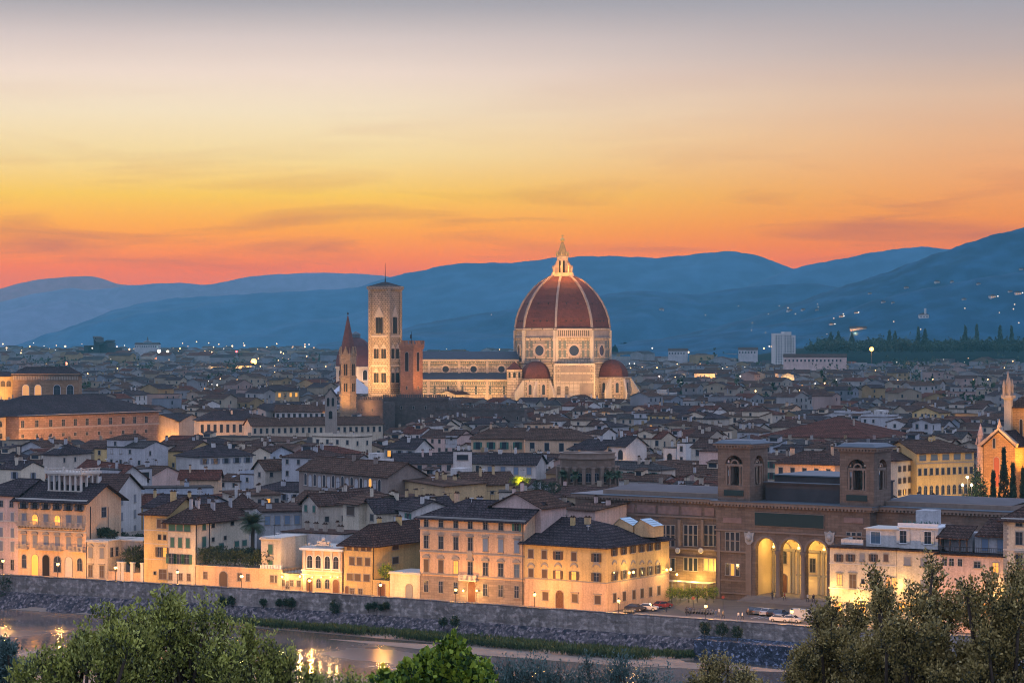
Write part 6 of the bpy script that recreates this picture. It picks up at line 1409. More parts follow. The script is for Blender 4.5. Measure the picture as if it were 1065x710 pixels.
hm_('pink gabled house with a roof dormer between the great palazzo and library', 563, 527, 589, 524, 20., 12, 'x', 2.8, False, False, 'pink', 'rust', None, (1, 1, .8, 1.2, S(ztop=3, pane='dark')), clear=540)
hm_('pink flat-topped house with one tiny window beside the library end block', 590, 528, 618.5, 530, 18., 10, 'shed', 1.2, wall='pink', roof='rust', wins=(3, 1, .8, 1.1, S(ztop=1.8, pane='dark')), clear=545)
hm_('low pale house with a garden terrace of lit shrubs left of the rotunda', 519, 512, 556, 512, 17.5, 9, 'flat', 0, wall='beige', roof='grey', wins=(3, 1, 1.2, 1.5), clear=521)
hm_('dark-roofed house with three small lit attic windows behind the rotunda', 592, 465.5, 628, 467, 17., 9, 'x', 3., True, False, 'grey', 'dark', (5, 1, 1.0, 1.0, S(ztop=.5, lit=(1, 2, 3))), clear=470)
hm_('white house with tall arched grey windows right of the rotunda', 629, 462, 651, 463, 18.5, 10, 'x', 3., True, False, 'white', 'dark', (2, 1, 2.2, 3.2, S(ztop=1.6, style='arch', pane='glass')), clear=478)
hm_('small white turreted house with two arched openings left of the near library tower', 690, 465.5, 703, 466, 17.5, 6, 'flat', 0, wall='white', roof='grey', wins=(1, 1, 2.0, 2.8, S(ztop=1.8, style='arch', pane='dark')), clear=478, ant=0)
hm_('taller white turret house with a square attic window beside the small turreted one', 704, 460.5, 713.5, 461, 19.5, 6, 'flat', 0, wall='white', roof='grey', wins=(1, 2, 1.3, 1.7, S(ztop=1.0)), clear=478, ant=0)
hm_('orange-lit house with a hipped roof seen between the two library towers', 806, 480, 868, 482, 18.2, 12, 'x', 3., True, True, 'peach', 'brown', (5, 1, 1.3, 2.0, S(ztop=1.6)), clear=500)
for px in (818, 838, 858): lamp('POINT', (X(px, 712), 700, 12), 2600, (1, .42, .08), .6)
hm_('enormous plain dark red roof spreading behind the near library tower', 792, 452.5, 905, 455, 16., 45, 'x', 7., True, True, 'tan', 'red', None, clear=456, chim=1, ant=0, name='market_hall', cat='hall')
hm_('cream lime-washed house with brown tiled hipped roof left of the yellow palace', 933, 478, 953, 476, 18.5, 12, 'x', 2.4, True, False, 'ivory', 'brown', (4, 3, 1.0, 1.6, S(ztop=2.0, dz=3.5, sh='brownp', lit=(9,))), clear=512)
h = hm_('large yellow-lit palace with a glazed attic and arched windows left of the basilica', 953.5, 470, 1013, 468, 20.5, 15, 'x', 3.2, False, True, 'yellow', 'rust', (10, 1, 1.2, 2.0, S(ztop=5.0)), clear=520, ov=.9, cat='palace', name='palace')
h.grid('f', 10, 1, 10.2, 3.6, 'arch', 1.2, 2.8); h.grid('f', 5, 1, .9, 3., 'plain', 2.6, 1.7, pane='glassblue', rich=False); h.band('string_course', h.ze-3.6, .3, .2, M['frame'])
for px in (957, 984, 1002): flood((h.A[0]+(px-953)*h.W/60, h.A[1]-10, 3.5), (h.A[0]+(px-953)*h.W/60, h.A[1]-1, 9), 5200, (1, .55, .10), 140)
# long ranges in the middle distance
hm_('long cream range with seven tall dark windows left of the longer low range', 207, 436.5, 260, 436, 17., 15, 'x', 4., True, False, 'cream', 'dark', (8, 1, 1.3, 3.6, S(ztop=2.2)), clear=452, name='long_range', cat='building')
hm_('very long low cream range with many small windows and dark roof, centre left', 262, 442, 398, 440, 15.5, 12, 'x', 3., False, False, 'cream', 'rust', (22, 1, 1.1, 2.2, S(ztop=1.5)), clear=453, name='long_range', cat='building', chim=3)
hm_('white two-storey range with a stone belfry at its right end, centre left', 286, 427.5, 338, 427.5, 19., 14, 'x', 3., False, False, 'white', 'rust', (9, 2, 1.2, 2.0, S(ztop=1.2, dz=4.5)), clear=438, name='long_range', cat='building')
hm_('small ochre block with four lit windows under a wide dark roof, upper left', 276, 406, 311, 405.5, 23., 16, 'x', 3., True, True, 'ochre', 'dark', (6, 1, 1.6, 2.4, S(ztop=1.6, lit=(1, 2, 4, 5))), clear=417)
hm_('white tower block with dark attic openings right of the gothic palace', 138, 410.5, 157, 409, 22., 14, 'x', 2.5, True, True, 'white', 'dark', (4, 2, 1.6, 2.2, S(ztop=1.2, dz=4.)), clear=420)
h = hm_('dark weathered open belfry between the white range and battlemented walls', 338, 411, 349.5, 411, 30., 6.5, 'y', 3., False, False, 'stone', 'dark', None, None, chim=0, ant=0, name='belfry', cat='belfry', clear=432, ov=.3)
window(h.root, (h.W/2-1, 0, h.ze-4.6), 0, 'arch', 1.1, 3.6, pane='dark', rich=False); window(h.root, (h.W/2+1, 0, h.ze-4.6), 0, 'arch', 1.1, 3.6, pane='dark', rich=False); window(h.root, (h.W/2, 0, h.ze-10), 0, 'arch', 1.6, 3.4, pane='dark', rich=False)
hm_('tall grey house under the plain dark roof left of the arched bays', 245, 471, 323, 470, 16.5, 14, 'x', 3.0, True, False, 'stone', 'dark', None, clear=486) if False else None
# ================================================================== the old town: generated street by street
def np_mesh(name, V, Fq, mats, mi=None, smooth=False):
    me = bpy.data.meshes.new(name); V = np.asarray(V, np.float32); Fq = np.asarray(Fq, np.int32)
    me.vertices.add(len(V)); me.vertices.foreach_set('co', V.ravel()); k = Fq.shape[1]
    me.loops.add(Fq.size); me.loops.foreach_set('vertex_index', Fq.ravel()); me.polygons.add(len(Fq))
    me.polygons.foreach_set('loop_start', np.arange(0, Fq.size, k, dtype=np.int32)); me.polygons.foreach_set('loop_total', np.full(len(Fq), k, np.int32))
    for m in mats: me.materials.append(m)
    if mi is not None: me.polygons.foreach_set('material_index', np.asarray(mi, np.int32))
    if smooth: me.polygons.foreach_set('use_smooth', np.ones(len(Fq), bool))
    me.update(calc_edges=True); return me
def inres(x, y):
    for (c, u, a, b) in RES:
        dx, dy = x-c[0], y-c[1]
        if abs(dx*u[0]+dy*u[1]) < a and abs(-dx*u[1]+dy*u[0]) < b: return True
    return False
CL = [c for c in CLEAR if c[3] > 546]
R2 = random.Random(77)
WKEY = ['cream']*4+['white']*5+['ivory']*3+['beige']*3+['grey']*2+['ochre', 'yellow', 'pink', 'peach', 'tan', 'blue', 'blue', 'grey']
RKEY = ['brown']*5+['rust']*4+['dark']*4+['red']*2+['grey']
cands = []
v = 26.0; row = 0; O = (-41, 515.6)
while v < 1250:
    dep = R2.uniform(10, 15); ujit = R2.uniform(0, 10); rot = R2.uniform(-.05, .05)
    if row % 9 == 0: rowrot = R2.uniform(-.10, .10)
    uu = -700.+ujit
    while uu < 900:
        w = R2.choice([7, 9, 10, 12, 14, 16, 20])*R2.uniform(.85, 1.15); ang = atan2(U0[1], U0[0])+rowrot*.6
        A = (O[0]+U0[0]*uu+V0[0]*v, O[1]+U0[1]*uu+V0[1]*v)
        gap = 0.05 if R2.random() < .84 else R2.uniform(2.5, 6)
        uu += w+gap
        if A[1] < 430: continue
        px, _ = toscr(A[0], A[1], 10); px2, _ = toscr(A[0]+U0[0]*w, A[1]+U0[1]*w, 10)
        if px > 1085 or px2 < -18: continue
        if wy(A[0])*1. > A[1]-22: continue
        u = (cos(ang), sin(ang)); vv = (-u[1], u[0]); d_ = dep*R2.uniform(.85, 1.1)
        pts = [(A[0]+u[0]*w*a+vv[0]*d_*b, A[1]+u[1]*w*a+vv[1]*d_*b) for a in (0, .5, 1) for b in (0, .5, 1)]
        if any(inres(*p) for p in pts): continue
        ze = R2.choice([8, 10, 12, 13, 14, 15, 16, 17.5, 19.5])*R2.uniform(.92, 1.08)
        kind = R2.choice(['x']*5+['y']*4+['flat', 'shed']); 
        if kind == 'y' and w > 14: kind = 'x'
        rh = {'x': d_, 'y': w}.get(kind, 1.6)*R2.uniform(.15, .2); rh = max(1.0, rh) if kind != 'shed' else R2.uniform(.8, 1.8)
        if kind == 'flat': rh = 0
        hl, hr = (R2.random() < .35, R2.random() < .35)
        x0 = min(toscr(p[0], p[1], 10)[0] for p in pts); x1 = max(toscr(p[0], p[1], 10)[0] for p in pts); dm = A[1]
        ok = True
        for (c0_, c1_, yc, dist) in CL:
            if dm < dist and x1 > c0_ and x0 < c1_:
                lim = EYE-(yc-HY)*dm/F-rh-.3
                if ze > lim: ze = lim
        if ze < 5.5: continue
        cands.append(dict(A=A, ang=ang, u=u, w=w, D=d_, ze=ze, kind=kind, rh=rh, hl=hl, hr=hr, wall=R2.choice(WKEY), roof=R2.choice(RKEY), x0=x0, x1=x1, d=dm))
    v += dep+(R2.uniform(2.5, 6) if row % 2 else R2.uniform(.2, 1.5)); row += 1
cands.sort(key=lambda c: c['d'])
mask = np.zeros((710, 1065), bool)
def markrect(x0, x1, y0, y1):
    x0, x1, y0, y1 = int(max(0, x0)), int(min(1065, x1)), int(max(0, y0)), int(min(710, y1))
    if x1 <= x0 or y1 <= y0: return 0
    n = int((~mask[y0:y1, x0:x1]).sum()); mask[y0:y1, x0:x1] = True; return n
for c in CLEAR:
    if c[3] <= 560: pass
# things standing in front of everything: river front and library (rough silhouettes)
for r in ((0, 20, 514, 710), (20, 108, 512, 710), (108, 150, 565, 710), (150, 262, 540, 710), (200, 300, 592, 710), (270, 293, 550, 710), (290, 357, 560, 710), (357, 437, 558, 710), (437, 566, 530, 710), (545, 692, 552, 710), (595, 745, 516, 710), (744, 935, 520, 710), (742, 797, 460, 525), (868, 928, 462, 525), (797, 870, 495, 525), (860, 1065, 530, 710), (578, 645, 476, 516), (1012, 1065, 455, 530)): markrect(*r)
hand = [(o, None) for o in []]
for c in cands:
    yt = HY+(EYE-c['ze']-c['rh'])*F/(c['d']+c['D']*.3); yb = HY+(EYE-3)*F/c['d']
    for (c0_, c1_, yc, dist) in CL:
        if dist < c['d'] and c['x0'] > c0_-3 and c['x1'] < c1_+3 and yt > yc-30: pass
    c['yt'] = yt
    c['vis'] = markrect(c['x0']+1, c['x1']-1, yt+1, yb)
vis = sorted([c for c in cands if c['vis'] > 8], key=lambda c: -c['vis'])
indiv = vis[:238]; ids = set(id(c) for c in indiv)
rest = [c for c in vis if id(c) not in ids]
LM = [('loggia palazzo', 55, 500), ('palm', 262, 545), ('arcaded palace', 335, 568), ('great palazzo', 490, 520), ('yellow corner block', 620, 555), ('rotunda', 611, 488), ('near library tower', 768, 480), ('far library tower', 897, 485),
      ('basilica', 1040, 460), ('yellow palace', 985, 480), ('long stone palace', 90, 440), ('gothic palace', 50, 400), ('slim spire', 362, 400), ('bell tower', 402, 400), ('dome', 585, 400), ('cathedral nave', 480, 405), ('grey arched bays', 357, 500), ('long low range', 330, 447), ('dark red hall roof', 850, 445), ('peach palace', 550, 460), ('pale blank gable', 345, 540), ('dark terrace roof', 235, 480)]
WN = dict(cream='cream', white='white', ivory='ivory', beige='beige', grey='grey', ochre='ochre', yellow='yellow', pink='pink', peach='peach', tan='tan', blue='bluish')
RN = dict(brown='brown', dark='near-black', red='dark red', rust='rust', grey='grey')
def where(px, py):
    n, x, y = min(LM, key=lambda l: hypot(px-l[1], (py-l[2])*2)); dx, dy = px-x, py-y
    if abs(dx) > abs(dy)*1.3: s = ('just ' if abs(dx) < 30 else 'well ' if abs(dx) > 70 else '')+('right of' if dx > 0 else 'left of')
    else: s = ('just ' if abs(dy) < 14 else '')+('below' if dy > 0 else 'above')
    return s, n
labs = {}
for c in indiv:
    px, py = (c['x0']+c['x1'])/2, c['yt']+3; s, n = where(px, py); c['px'], c['py'] = px, py
    wpx = c['x1']-c['x0']; size = 'tiny' if wpx < 22 else 'small' if wpx < 32 else 'wide' if wpx > 62 else ''
    c['lit'] = [R2.randrange(6)] if R2.random() < .13 else []
    c['nch'] = R2.choice([1, 2, 2, 3, 4]); rk = {'x': 'hipped' if c['hl'] and c['hr'] else 'ridged', 'y': 'gable-fronted', 'flat': 'flat', 'shed': 'single-slope'}[c['kind']]
    feat = ' with a lit window' if c['lit'] else ''
    c['lab'] = ' '.join(f"{size} {WN[c['wall']]} house, {rk} {RN[c['roof']]} roof{feat}, {s} the {n}".split()); labs.setdefault(c['lab'], []).append(c)
ORD = ['', 'second', 'third', 'fourth', 'fifth', 'sixth', 'seventh', 'eighth', 'ninth', 'tenth']
for k, L_ in labs.items():
    if len(L_) > 1:
        horiz = max(c['px'] for c in L_)-min(c['px'] for c in L_) > max(c['py'] for c in L_)-min(c['py'] for c in L_)
        L_.sort(key=lambda c: c['px'] if horiz else -c['py'])
        for i, c in enumerate(L_):
            c['lab'] = (('leftmost ' if i == 0 else ('rightmost ' if i == len(L_)-1 else ORD[i]+' from left ')) if horiz else ('nearest ' if i == 0 else ('farthest ' if i == len(L_)-1 else ORD[i]+' nearest ')))+c['lab']
for c in indiv:
    if len(c['lab'].split()) > 15: c['lab'] = c['lab'].replace('just ', '').replace('well ', 'far ')
    if len(c['lab'].split()) > 16: c['lab'] = c['lab'].replace(' roof', '')
    if len(c['lab'].split()) > 16: c['lab'] = c['lab'].replace('from left ', '')
for c in indiv:
    B = (c['A'][0]+c['u'][0]*c['w'], c['A'][1]+c['u'][1]*c['w'])
    h = House('town_house', c['lab'], 'house', c['A'], B, c['D'], 0, c['ze'], c['kind'], c['rh'], c['hl'], c['hr'], c['wall'], c['roof'], R2.uniform(.3, .7), group=OLD, res=False)
    sh = R2.choice([None, None, 'green', 'brownp', 'greyp', 'brownp']); clo = R2.random() < .5; n = max(1, int(c['w']/R2.uniform(2.8, 4))); rows = 2 if c['vis'] > 300 else 1
    big = c['d'] < 780
    ww, wh = R2.choice([(1.0, 1.5), (1.1, 1.7), (.9, 1.3), (1.2, 1.9)])
    if R2.random() < .86:
        cc = 0
        for r in range(rows):
            for i in range(n):
                if R2.random() < .12: cc += 1; continue
                lit_ = cc in c['lit']; cc += 1; zq = c['ze']-.9-r*3.3-wh
                window(h.root, (c['w']*(i+.5)/n, 0, zq), 0, 'plain', ww, wh, pane='lit' if lit_ else 'glass', sh=sh if big and not lit_ else None, closed=clo, rich=False)
    m = max(1, int(c['D']/5))
    for r in range(rows):
        for i in range(m):
            if R2.random() < .5: window(h.root, (c['w'], c['D']*(i+.5)/m, c['ze']-1.3-r*3.3-wh), pi/2, 'plain', ww*.9, wh, pane='glass', sh=sh if big else None, closed=clo, rich=False)
    for i in range(c['nch']): h.chim(c['w']*R2.uniform(.1, .9), c['D']*R2.uniform(.2, .8), R2.randrange(3), R2.choice(['tan', 'grey', 'beige', c['wall']]))
    for q_ in range(R2.randrange(3)): h.ant(c['w']*R2.uniform(.2, .8), c['D']*R2.uniform(.3, .7), R2.choice([None, None, 1]))
    if R2.random() < .34 and c['w'] > 9.5 and c['kind'] in ('x', 'shed'):    # gabled cross wing, a storey higher
        ww_ = c['w']*R2.uniform(.32, .5); x_ = R2.choice([.02, c['w']-ww_-.02, c['w']*.25]); hh_ = c['ze']+R2.uniform(.8, 2.6); dd_ = c['D']*R2.uniform(.7, 1.); fl = R2.random() < .5
        b = MB(); wall_faces(b, ww_, dd_, c['ze']-4, hh_, ww_*.17, 'y', fl, False); wg = b.build('wing', plaster(R2.choice([c['wall'], 'grey', 'cream', 'beige'])), h.root, (x_, -.04, 0)); b = MB(); roof_faces(b, ww_, dd_, hh_, ww_*.17, 'y', fl, False, .35); b.build('wing_roof', rooftile(R2.choice([c['roof'], 'brown', 'rust'])), wg)
        window(wg, (ww_/2, 0, hh_-2.1), 0, 'plain', .9, 1.2, pane='glass', rich=False)
    k = R2.random()
    if k < .42 and c['w'] > 8 and c['kind'] != 'flat':        # roof room or dormer
        rw = R2.uniform(2.5, 4); x_ = c['w']*R2.uniform(.2, .6); y_ = c['D']*.35; b = MB(); b.box(x_, x_+rw, y_, y_+3, c['ze']-.3, c['ze']+c['rh']+1.0); rr = b.build('roof_room', plaster(R2.choice(['white', 'cream', 'grey'])), h.root)
        b = MB(); solid(b, [[(x_-.3, y_-.4, c['ze']+c['rh']+.9), (x_+rw+.3, y_-.4, c['ze']+c['rh']+.9), (x_+rw+.3, y_+3.3, c['ze']+c['rh']+1.6), (x_-.3, y_+3.3, c['ze']+c['rh']+1.6)]], .15, 0); b.build('roof_room_cover', rooftile(c['roof']), rr)
        b = MB(); b.box(x_+.5, x_+rw-.5, y_-.05, y_-.002, c['ze']+c['rh']-.5, c['ze']+c['rh']+.6); b.build('pane', M['glass'], rr)
    elif k < .54 or c['kind'] == 'flat':                      # terrace parapet
        b = MB(); t_ = c['ze']+.26; b.box(0, c['w'], 0, .2, t_, t_+.9); b.box(0, .2, .203, c['D'], t_, t_+.9); b.box(c['w']-.2, c['w'], .203, c['D'], t_, t_+.9)
        if c['kind'] == 'flat':
            b.build('terrace_parapet', plaster(c['wall']), h.root)
            if R2.random() < .6: b = MB(); b.box(c['w']*.3, c['w']*.7, c['D']*.4, c['D']*.8, t_, t_+2.6); b.build('stair_head', plaster('white'), h.root)
    elif k < .70:
        b = MB(); x_ = c['w']*.4; zq = c['ze']+c['rh']*.55; 
        if c['kind'] == 'x': sl_ = c['rh']/(c['D']/2); y_ = c['D']*.22; b.poly([(x_, y_, c['ze']+sl_*y_+.08), (x_+1.2, y_, c['ze']+sl_*y_+.08), (x_+1.2, y_+1.3, c['ze']+sl_*(y_+1.3)+.08), (x_, y_+1.3, c['ze']+sl_*(y_+1.3)+.08)]); b.build('skylight', M['glassblue'], h.root)

# everything farther: one mass nobody could count
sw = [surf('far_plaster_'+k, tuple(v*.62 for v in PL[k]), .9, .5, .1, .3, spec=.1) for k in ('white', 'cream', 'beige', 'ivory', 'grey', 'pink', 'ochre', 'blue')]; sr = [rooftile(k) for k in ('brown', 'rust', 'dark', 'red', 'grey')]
stuff_m = sw+sr+[M['glass'], M['litdim'], M['lit']]
SV, SF, SM = [], [], []
def sadd(q, m): b = len(SV); SV.extend(q); SF.append((b, b+1, b+2, b+3)); SM.append(m)
def shouse(A, u, w, dp, ze, kind, rh, wi, ri, nwin, rnd, z0=0.):
    v = (-u[1], u[0]); g = lambda x, y, z: (A[0]+u[0]*x+v[0]*y, A[1]+u[1]*x+v[1]*y, z)
    sadd([g(0, 0, z0), g(w, 0, z0), g(w, 0, ze), g(0, 0, ze)], wi); sadd([g(w, 0, z0), g(w, dp, z0), g(w, dp, ze), g(w, 0, ze)], wi); sadd([g(0, dp, z0), g(0, 0, z0), g(0, 0, ze), g(0, dp, ze)], wi); sadd([g(w, dp, z0), g(0, dp, z0), g(0, dp, ze), g(w, dp, ze)], wi)
    o = .5
    if kind == 0: sadd([g(-.2, -.2, ze+.1), g(w+.2, -.2, ze+.1), g(w+.2, dp+.2, ze+.1), g(-.2, dp+.2, ze+.1)], ri)
    elif kind == 1:
        sadd([g(-o, -o, ze-.2), g(w+o, -o, ze-.2), g(w+o, dp/2, ze+rh), g(-o, dp/2, ze+rh)], ri); sadd([g(w+o, dp+o, ze-.2), g(-o, dp+o, ze-.2), g(-o, dp/2, ze+rh), g(w+o, dp/2, ze+rh)], ri)
        sadd([g(w, 0, ze), g(w, dp, ze), g(w, dp/2, ze+rh), g(w, dp/2, ze+rh-.01)], wi); sadd([g(0, dp, ze), g(0, 0, ze), g(0, dp/2, ze+rh), g(0, dp/2, ze+rh-.01)], wi)
    else:
        sadd([g(-o, -o, ze-.2), g(-o, dp+o, ze-.2), g(w/2, dp+o, ze+rh), g(w/2, -o, ze+rh)][::-1], ri); sadd([g(w+o, -o, ze-.2), g(w+o, dp+o, ze-.2), g(w/2, dp+o, ze+rh), g(w/2, -o, ze+rh)], ri)
        sadd([g(0, 0, ze), g(w, 0, ze), g(w/2, 0, ze+rh), g(w/2-.01, 0, ze+rh)], wi)
    n = nwin; nr = 1 if ze < 12 else 2
    for r in range(nr if n else 0):
        for i in range(n):
            if rnd.random() < .2: continue
            x = w*(i+.5)/n; z = ze-2.8-r*3.4; m = 13 if rnd.random() > .022 else 15
            sadd([g(x-.55, -.06, z), g(x+.55, -.06, z), g(x+.55, -.06, z+1.7), g(x-.55, -.06, z+1.7)], m)
    if n:
        for i in range(max(1, int(dp/6))): y = dp*(i+.5)/max(1, int(dp/6)); z = ze-3; sadd([g(w+.06, y-.5, z), g(w+.06, y+.5, z), g(w+.06, y+.5, z+1.6), g(w+.06, y-.5, z+1.6)], 13)
        if rnd.random() < .7:
            x, y = w*rnd.uniform(.2, .8), dp*.5; z = ze+rh*.6
            sadd([g(x, y, z), g(x+.9, y, z), g(x+.9, y, z+rh*.4+1.5), g(x, y, z+rh*.4+1.5)], wi); sadd([g(x+.9, y, z), g(x+.9, y+.8, z), g(x+.9, y+.8, z+rh*.4+1.5), g(x+.9, y, z+rh*.4+1.5)], wi)
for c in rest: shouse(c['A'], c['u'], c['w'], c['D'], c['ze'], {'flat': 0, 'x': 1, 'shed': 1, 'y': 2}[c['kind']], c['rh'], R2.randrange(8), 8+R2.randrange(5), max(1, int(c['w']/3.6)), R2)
R3 = random.Random(9)
def tile(cx0, cy0, S_, stepu, stepv, hs, nwf):
    ang = R3.choice([-.51, -.51, -.35, -.7, .4, 1.0, -.2])+R3.uniform(-.08, .08); u = (cos(ang), sin(ang)); vv = (-u[1], u[0])
    y = -S_/2
    while y < S_/2:
        x = -S_/2; dp = stepv*R3.uniform(.62, .8)
        while x < S_/2:
            w = stepu*R3.uniform(.6, 1.4); A = (cx0+u[0]*x+vv[0]*y, cy0+u[1]*x+vv[1]*y); x += w+(0 if R3.random() < .75 else R3.uniform(3, 9))
            if R3.random() < .08: continue
            if A[1] < 1150: continue
            px, _ = toscr(A[0], A[1], 10)
            if px < -25 or px > 1080 or inres(A[0]+u[0]*w/2+vv[0]*dp/2, A[1]+u[1]*w/2+vv[1]*dp/2) or inres(*A): continue
            ze = R3.choice(hs)*R3.uniform(.85, 1.15); 
            for (c0_, c1_, yc, dist) in CL:
                if A[1] < dist and c0_-6 < px < c1_+4: ze = min(ze, EYE-(yc-HY)*A[1]/F-3)
            if ze < 5: continue
            d_ = A[1]; kd = R3.choice([0, 1, 1, 1, 2, 2]) if d_ < 2000 else R3.choice([0, 0, 0, 1, 1, 2])
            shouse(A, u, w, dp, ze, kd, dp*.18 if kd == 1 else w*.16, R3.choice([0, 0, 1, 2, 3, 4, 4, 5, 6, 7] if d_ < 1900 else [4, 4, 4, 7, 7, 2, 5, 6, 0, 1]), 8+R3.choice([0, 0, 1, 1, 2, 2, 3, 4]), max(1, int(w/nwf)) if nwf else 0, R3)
        y += stepv*R3.uniform(.9, 1.3)
S_ = 120.; y = 1265.
while y < 3300:
    n = int((y*.24+150)/S_)+1
    for i in range(-n, n+1): tile(i*S_+R3.uniform(-15, 15), y+R3.uniform(-10, 10), S_*.98, 13, 16, [8, 11, 13, 14, 15, 16, 18, 22] if y < 2200 else [8, 10, 12, 14, 17, 20], 4.2 if y < 2300 else (8 if y < 3000 else 0))
    y += S_
S_ = 300.; y = 3450.
while y < 6200:
    n = int((y*.24+300)/S_)+1
    for i in range(-n, n+1): tile(i*S_+R3.uniform(-30, 30), y, S_*.95, 26, 30, [7, 9, 11, 13, 16, 20, 26], 0)
    y += S_
o = put('distant_rooftops', np_mesh('distant_rooftops', SV, SF, stuff_m, SM)); tag(o, kind='stuff')
print('houses', len(indiv), 'rest', len(rest), 'stuff faces', len(SF))

# lamps of the far streets, pin-points of light
R4 = random.Random(21); b = MB(); b2 = MB()
for i in range(520):
    d = 1500*(5.2**R4.random()); px = R4.uniform(0, 1065); x = X(px, d); z = R4.uniform(13, 26)+(8 if d > 4000 else 0)
    if d < 1600 and 340 < px < 680: continue
    (b if R4.random() < .62 else b2).ball((x, d, z), R4.uniform(.22, .5)*(1+d/5200), n=3)
for i in range(100):
    d = R4.uniform(3300, 6200); (b if R4.random() < .6 else b2).ball((X(R4.choice([R4.uniform(0, 340), R4.uniform(660, 860)]), d), d, R4.uniform(24, 44)), R4.uniform(.7, 1.5), n=3)
tag(b.build('distant_street_lights', glowmat('far_warm_light', (1, .55, .22), 5)), kind='stuff'); tag(b2.build('distant_white_lights', glowmat('far_white_light', (1, .88, .72), 2.2)), kind='stuff')
for (px, py, d, rr, c_, lab) in ((264, 376, 2900, 3.6, (1, .36, .08), 'brightest orange floodlight over the far rooftops left of the bell tower'), (906.5, 363, 3200, 2.8, (1, .36, .08), 'orange floodlight over the far rooftops on the right'), (69, 378, 2900, 1.6, (1, .25, .12), 'small red-orange crane lamp above the gothic palace'),
                                (165.5, 365.2, 3600, 2.6, (1, .78, .5), 'larger white lamp of a pair beside the dark courthouse'), (174.5, 365.5, 3600, 1.8, (1, .78, .5), 'smaller white lamp of a pair beside the dark courthouse'), (856, 346, 4300, 1.6, (1, .1, .12), 'red aviation lamp left of the lit white block'), (246, 365.5, 3900, 1.5, (1, .1, .12), 'red warning lamp upper left of the orange floodlight')):
    t = thing('light_mast', lab, 'light', (X(px, d), d, 0)); z = Z(py, d); b = MB(); b.tube((0, 0, 0), (0, 0, z), .35, n=5); b.build('pole', M['iron'], t); b = MB(); b.ball((0, 0, z), rr, n=8); b.build('lamp_head', glowmat('mast_'+lab.split()[0], c_, 7), t)
    if rr > 2: lamp('POINT', (0, -6, z-1), 60000, c_, 2, t)
# far buildings that stand out
t = thing('courthouse', 'dark jagged modern courthouse rising over the far rooftops at the left', 'courthouse', (X(100, 4000), 4000, 0))
b = MB(); m = 4000/F
for x0, x1, yt in ((78, 84, 366), (84, 91, 364), (91, 95, 359), (95, 101, 366), (101, 103.5, 351), (103.5, 107, 356), (107, 113.5, 357.5), (113.5, 116, 356), (116, 123, 361)): b.box((x0-100)*m, (x1-100)*m-.02, -30-R4.uniform(0, 10), 40, 0, Z(yt, 4000))
b.build('wing', surf('dark_cladding', (.022,.025,.03), .6, .3, .05), t)
b = MB(); solid(b, [[((101-100)*m, -41, Z(349.5, 4000)), ((104-100)*m, -41, Z(354.5, 4000)), ((104-100)*m, 40, Z(354.5, 4000)), ((101-100)*m, 40, Z(349.5, 4000))], [((107-100)*m, -41, Z(357, 4000)), ((115.8-100)*m, -41, Z(353.5, 4000)), ((115.8-100)*m, 40, Z(353.5, 4000)), ((107-100)*m, 40, Z(357, 4000))]], 2.5, 0); b.build('slanted_roof', surf('dark_cladding', (.022,.025,.03)), t)
D_ = 3100; t = thing('apartment_block', 'pale twelve-storey apartment block rising over the far rooftops on the right', 'building', (X(806, D_), D_, 0), .12); m = D_/F
for x0, x1, yt, dd in ((0, 10, 346.5, 0), (10.1, 18, 345, 3), (18.1, 22, 348.5, 1)):
    b = MB(); b.box(x0*m, x1*m, dd, 20, 0, Z(yt, D_)); wl_ = b.build('wall', plaster('white'), t); b = MB(); nr = int((Z(yt, D_)-12)/3.3)
    for r in range(nr):
        for k_ in range(int((x1-x0)*m/3.2)): b.box(x0*m+1+k_*3.2, x0*m+2.7+k_*3.2, dd-.1, dd-.01, 12+r*3.3, 13.8+r*3.3)
    b.build('window', M['glass'], wl_)
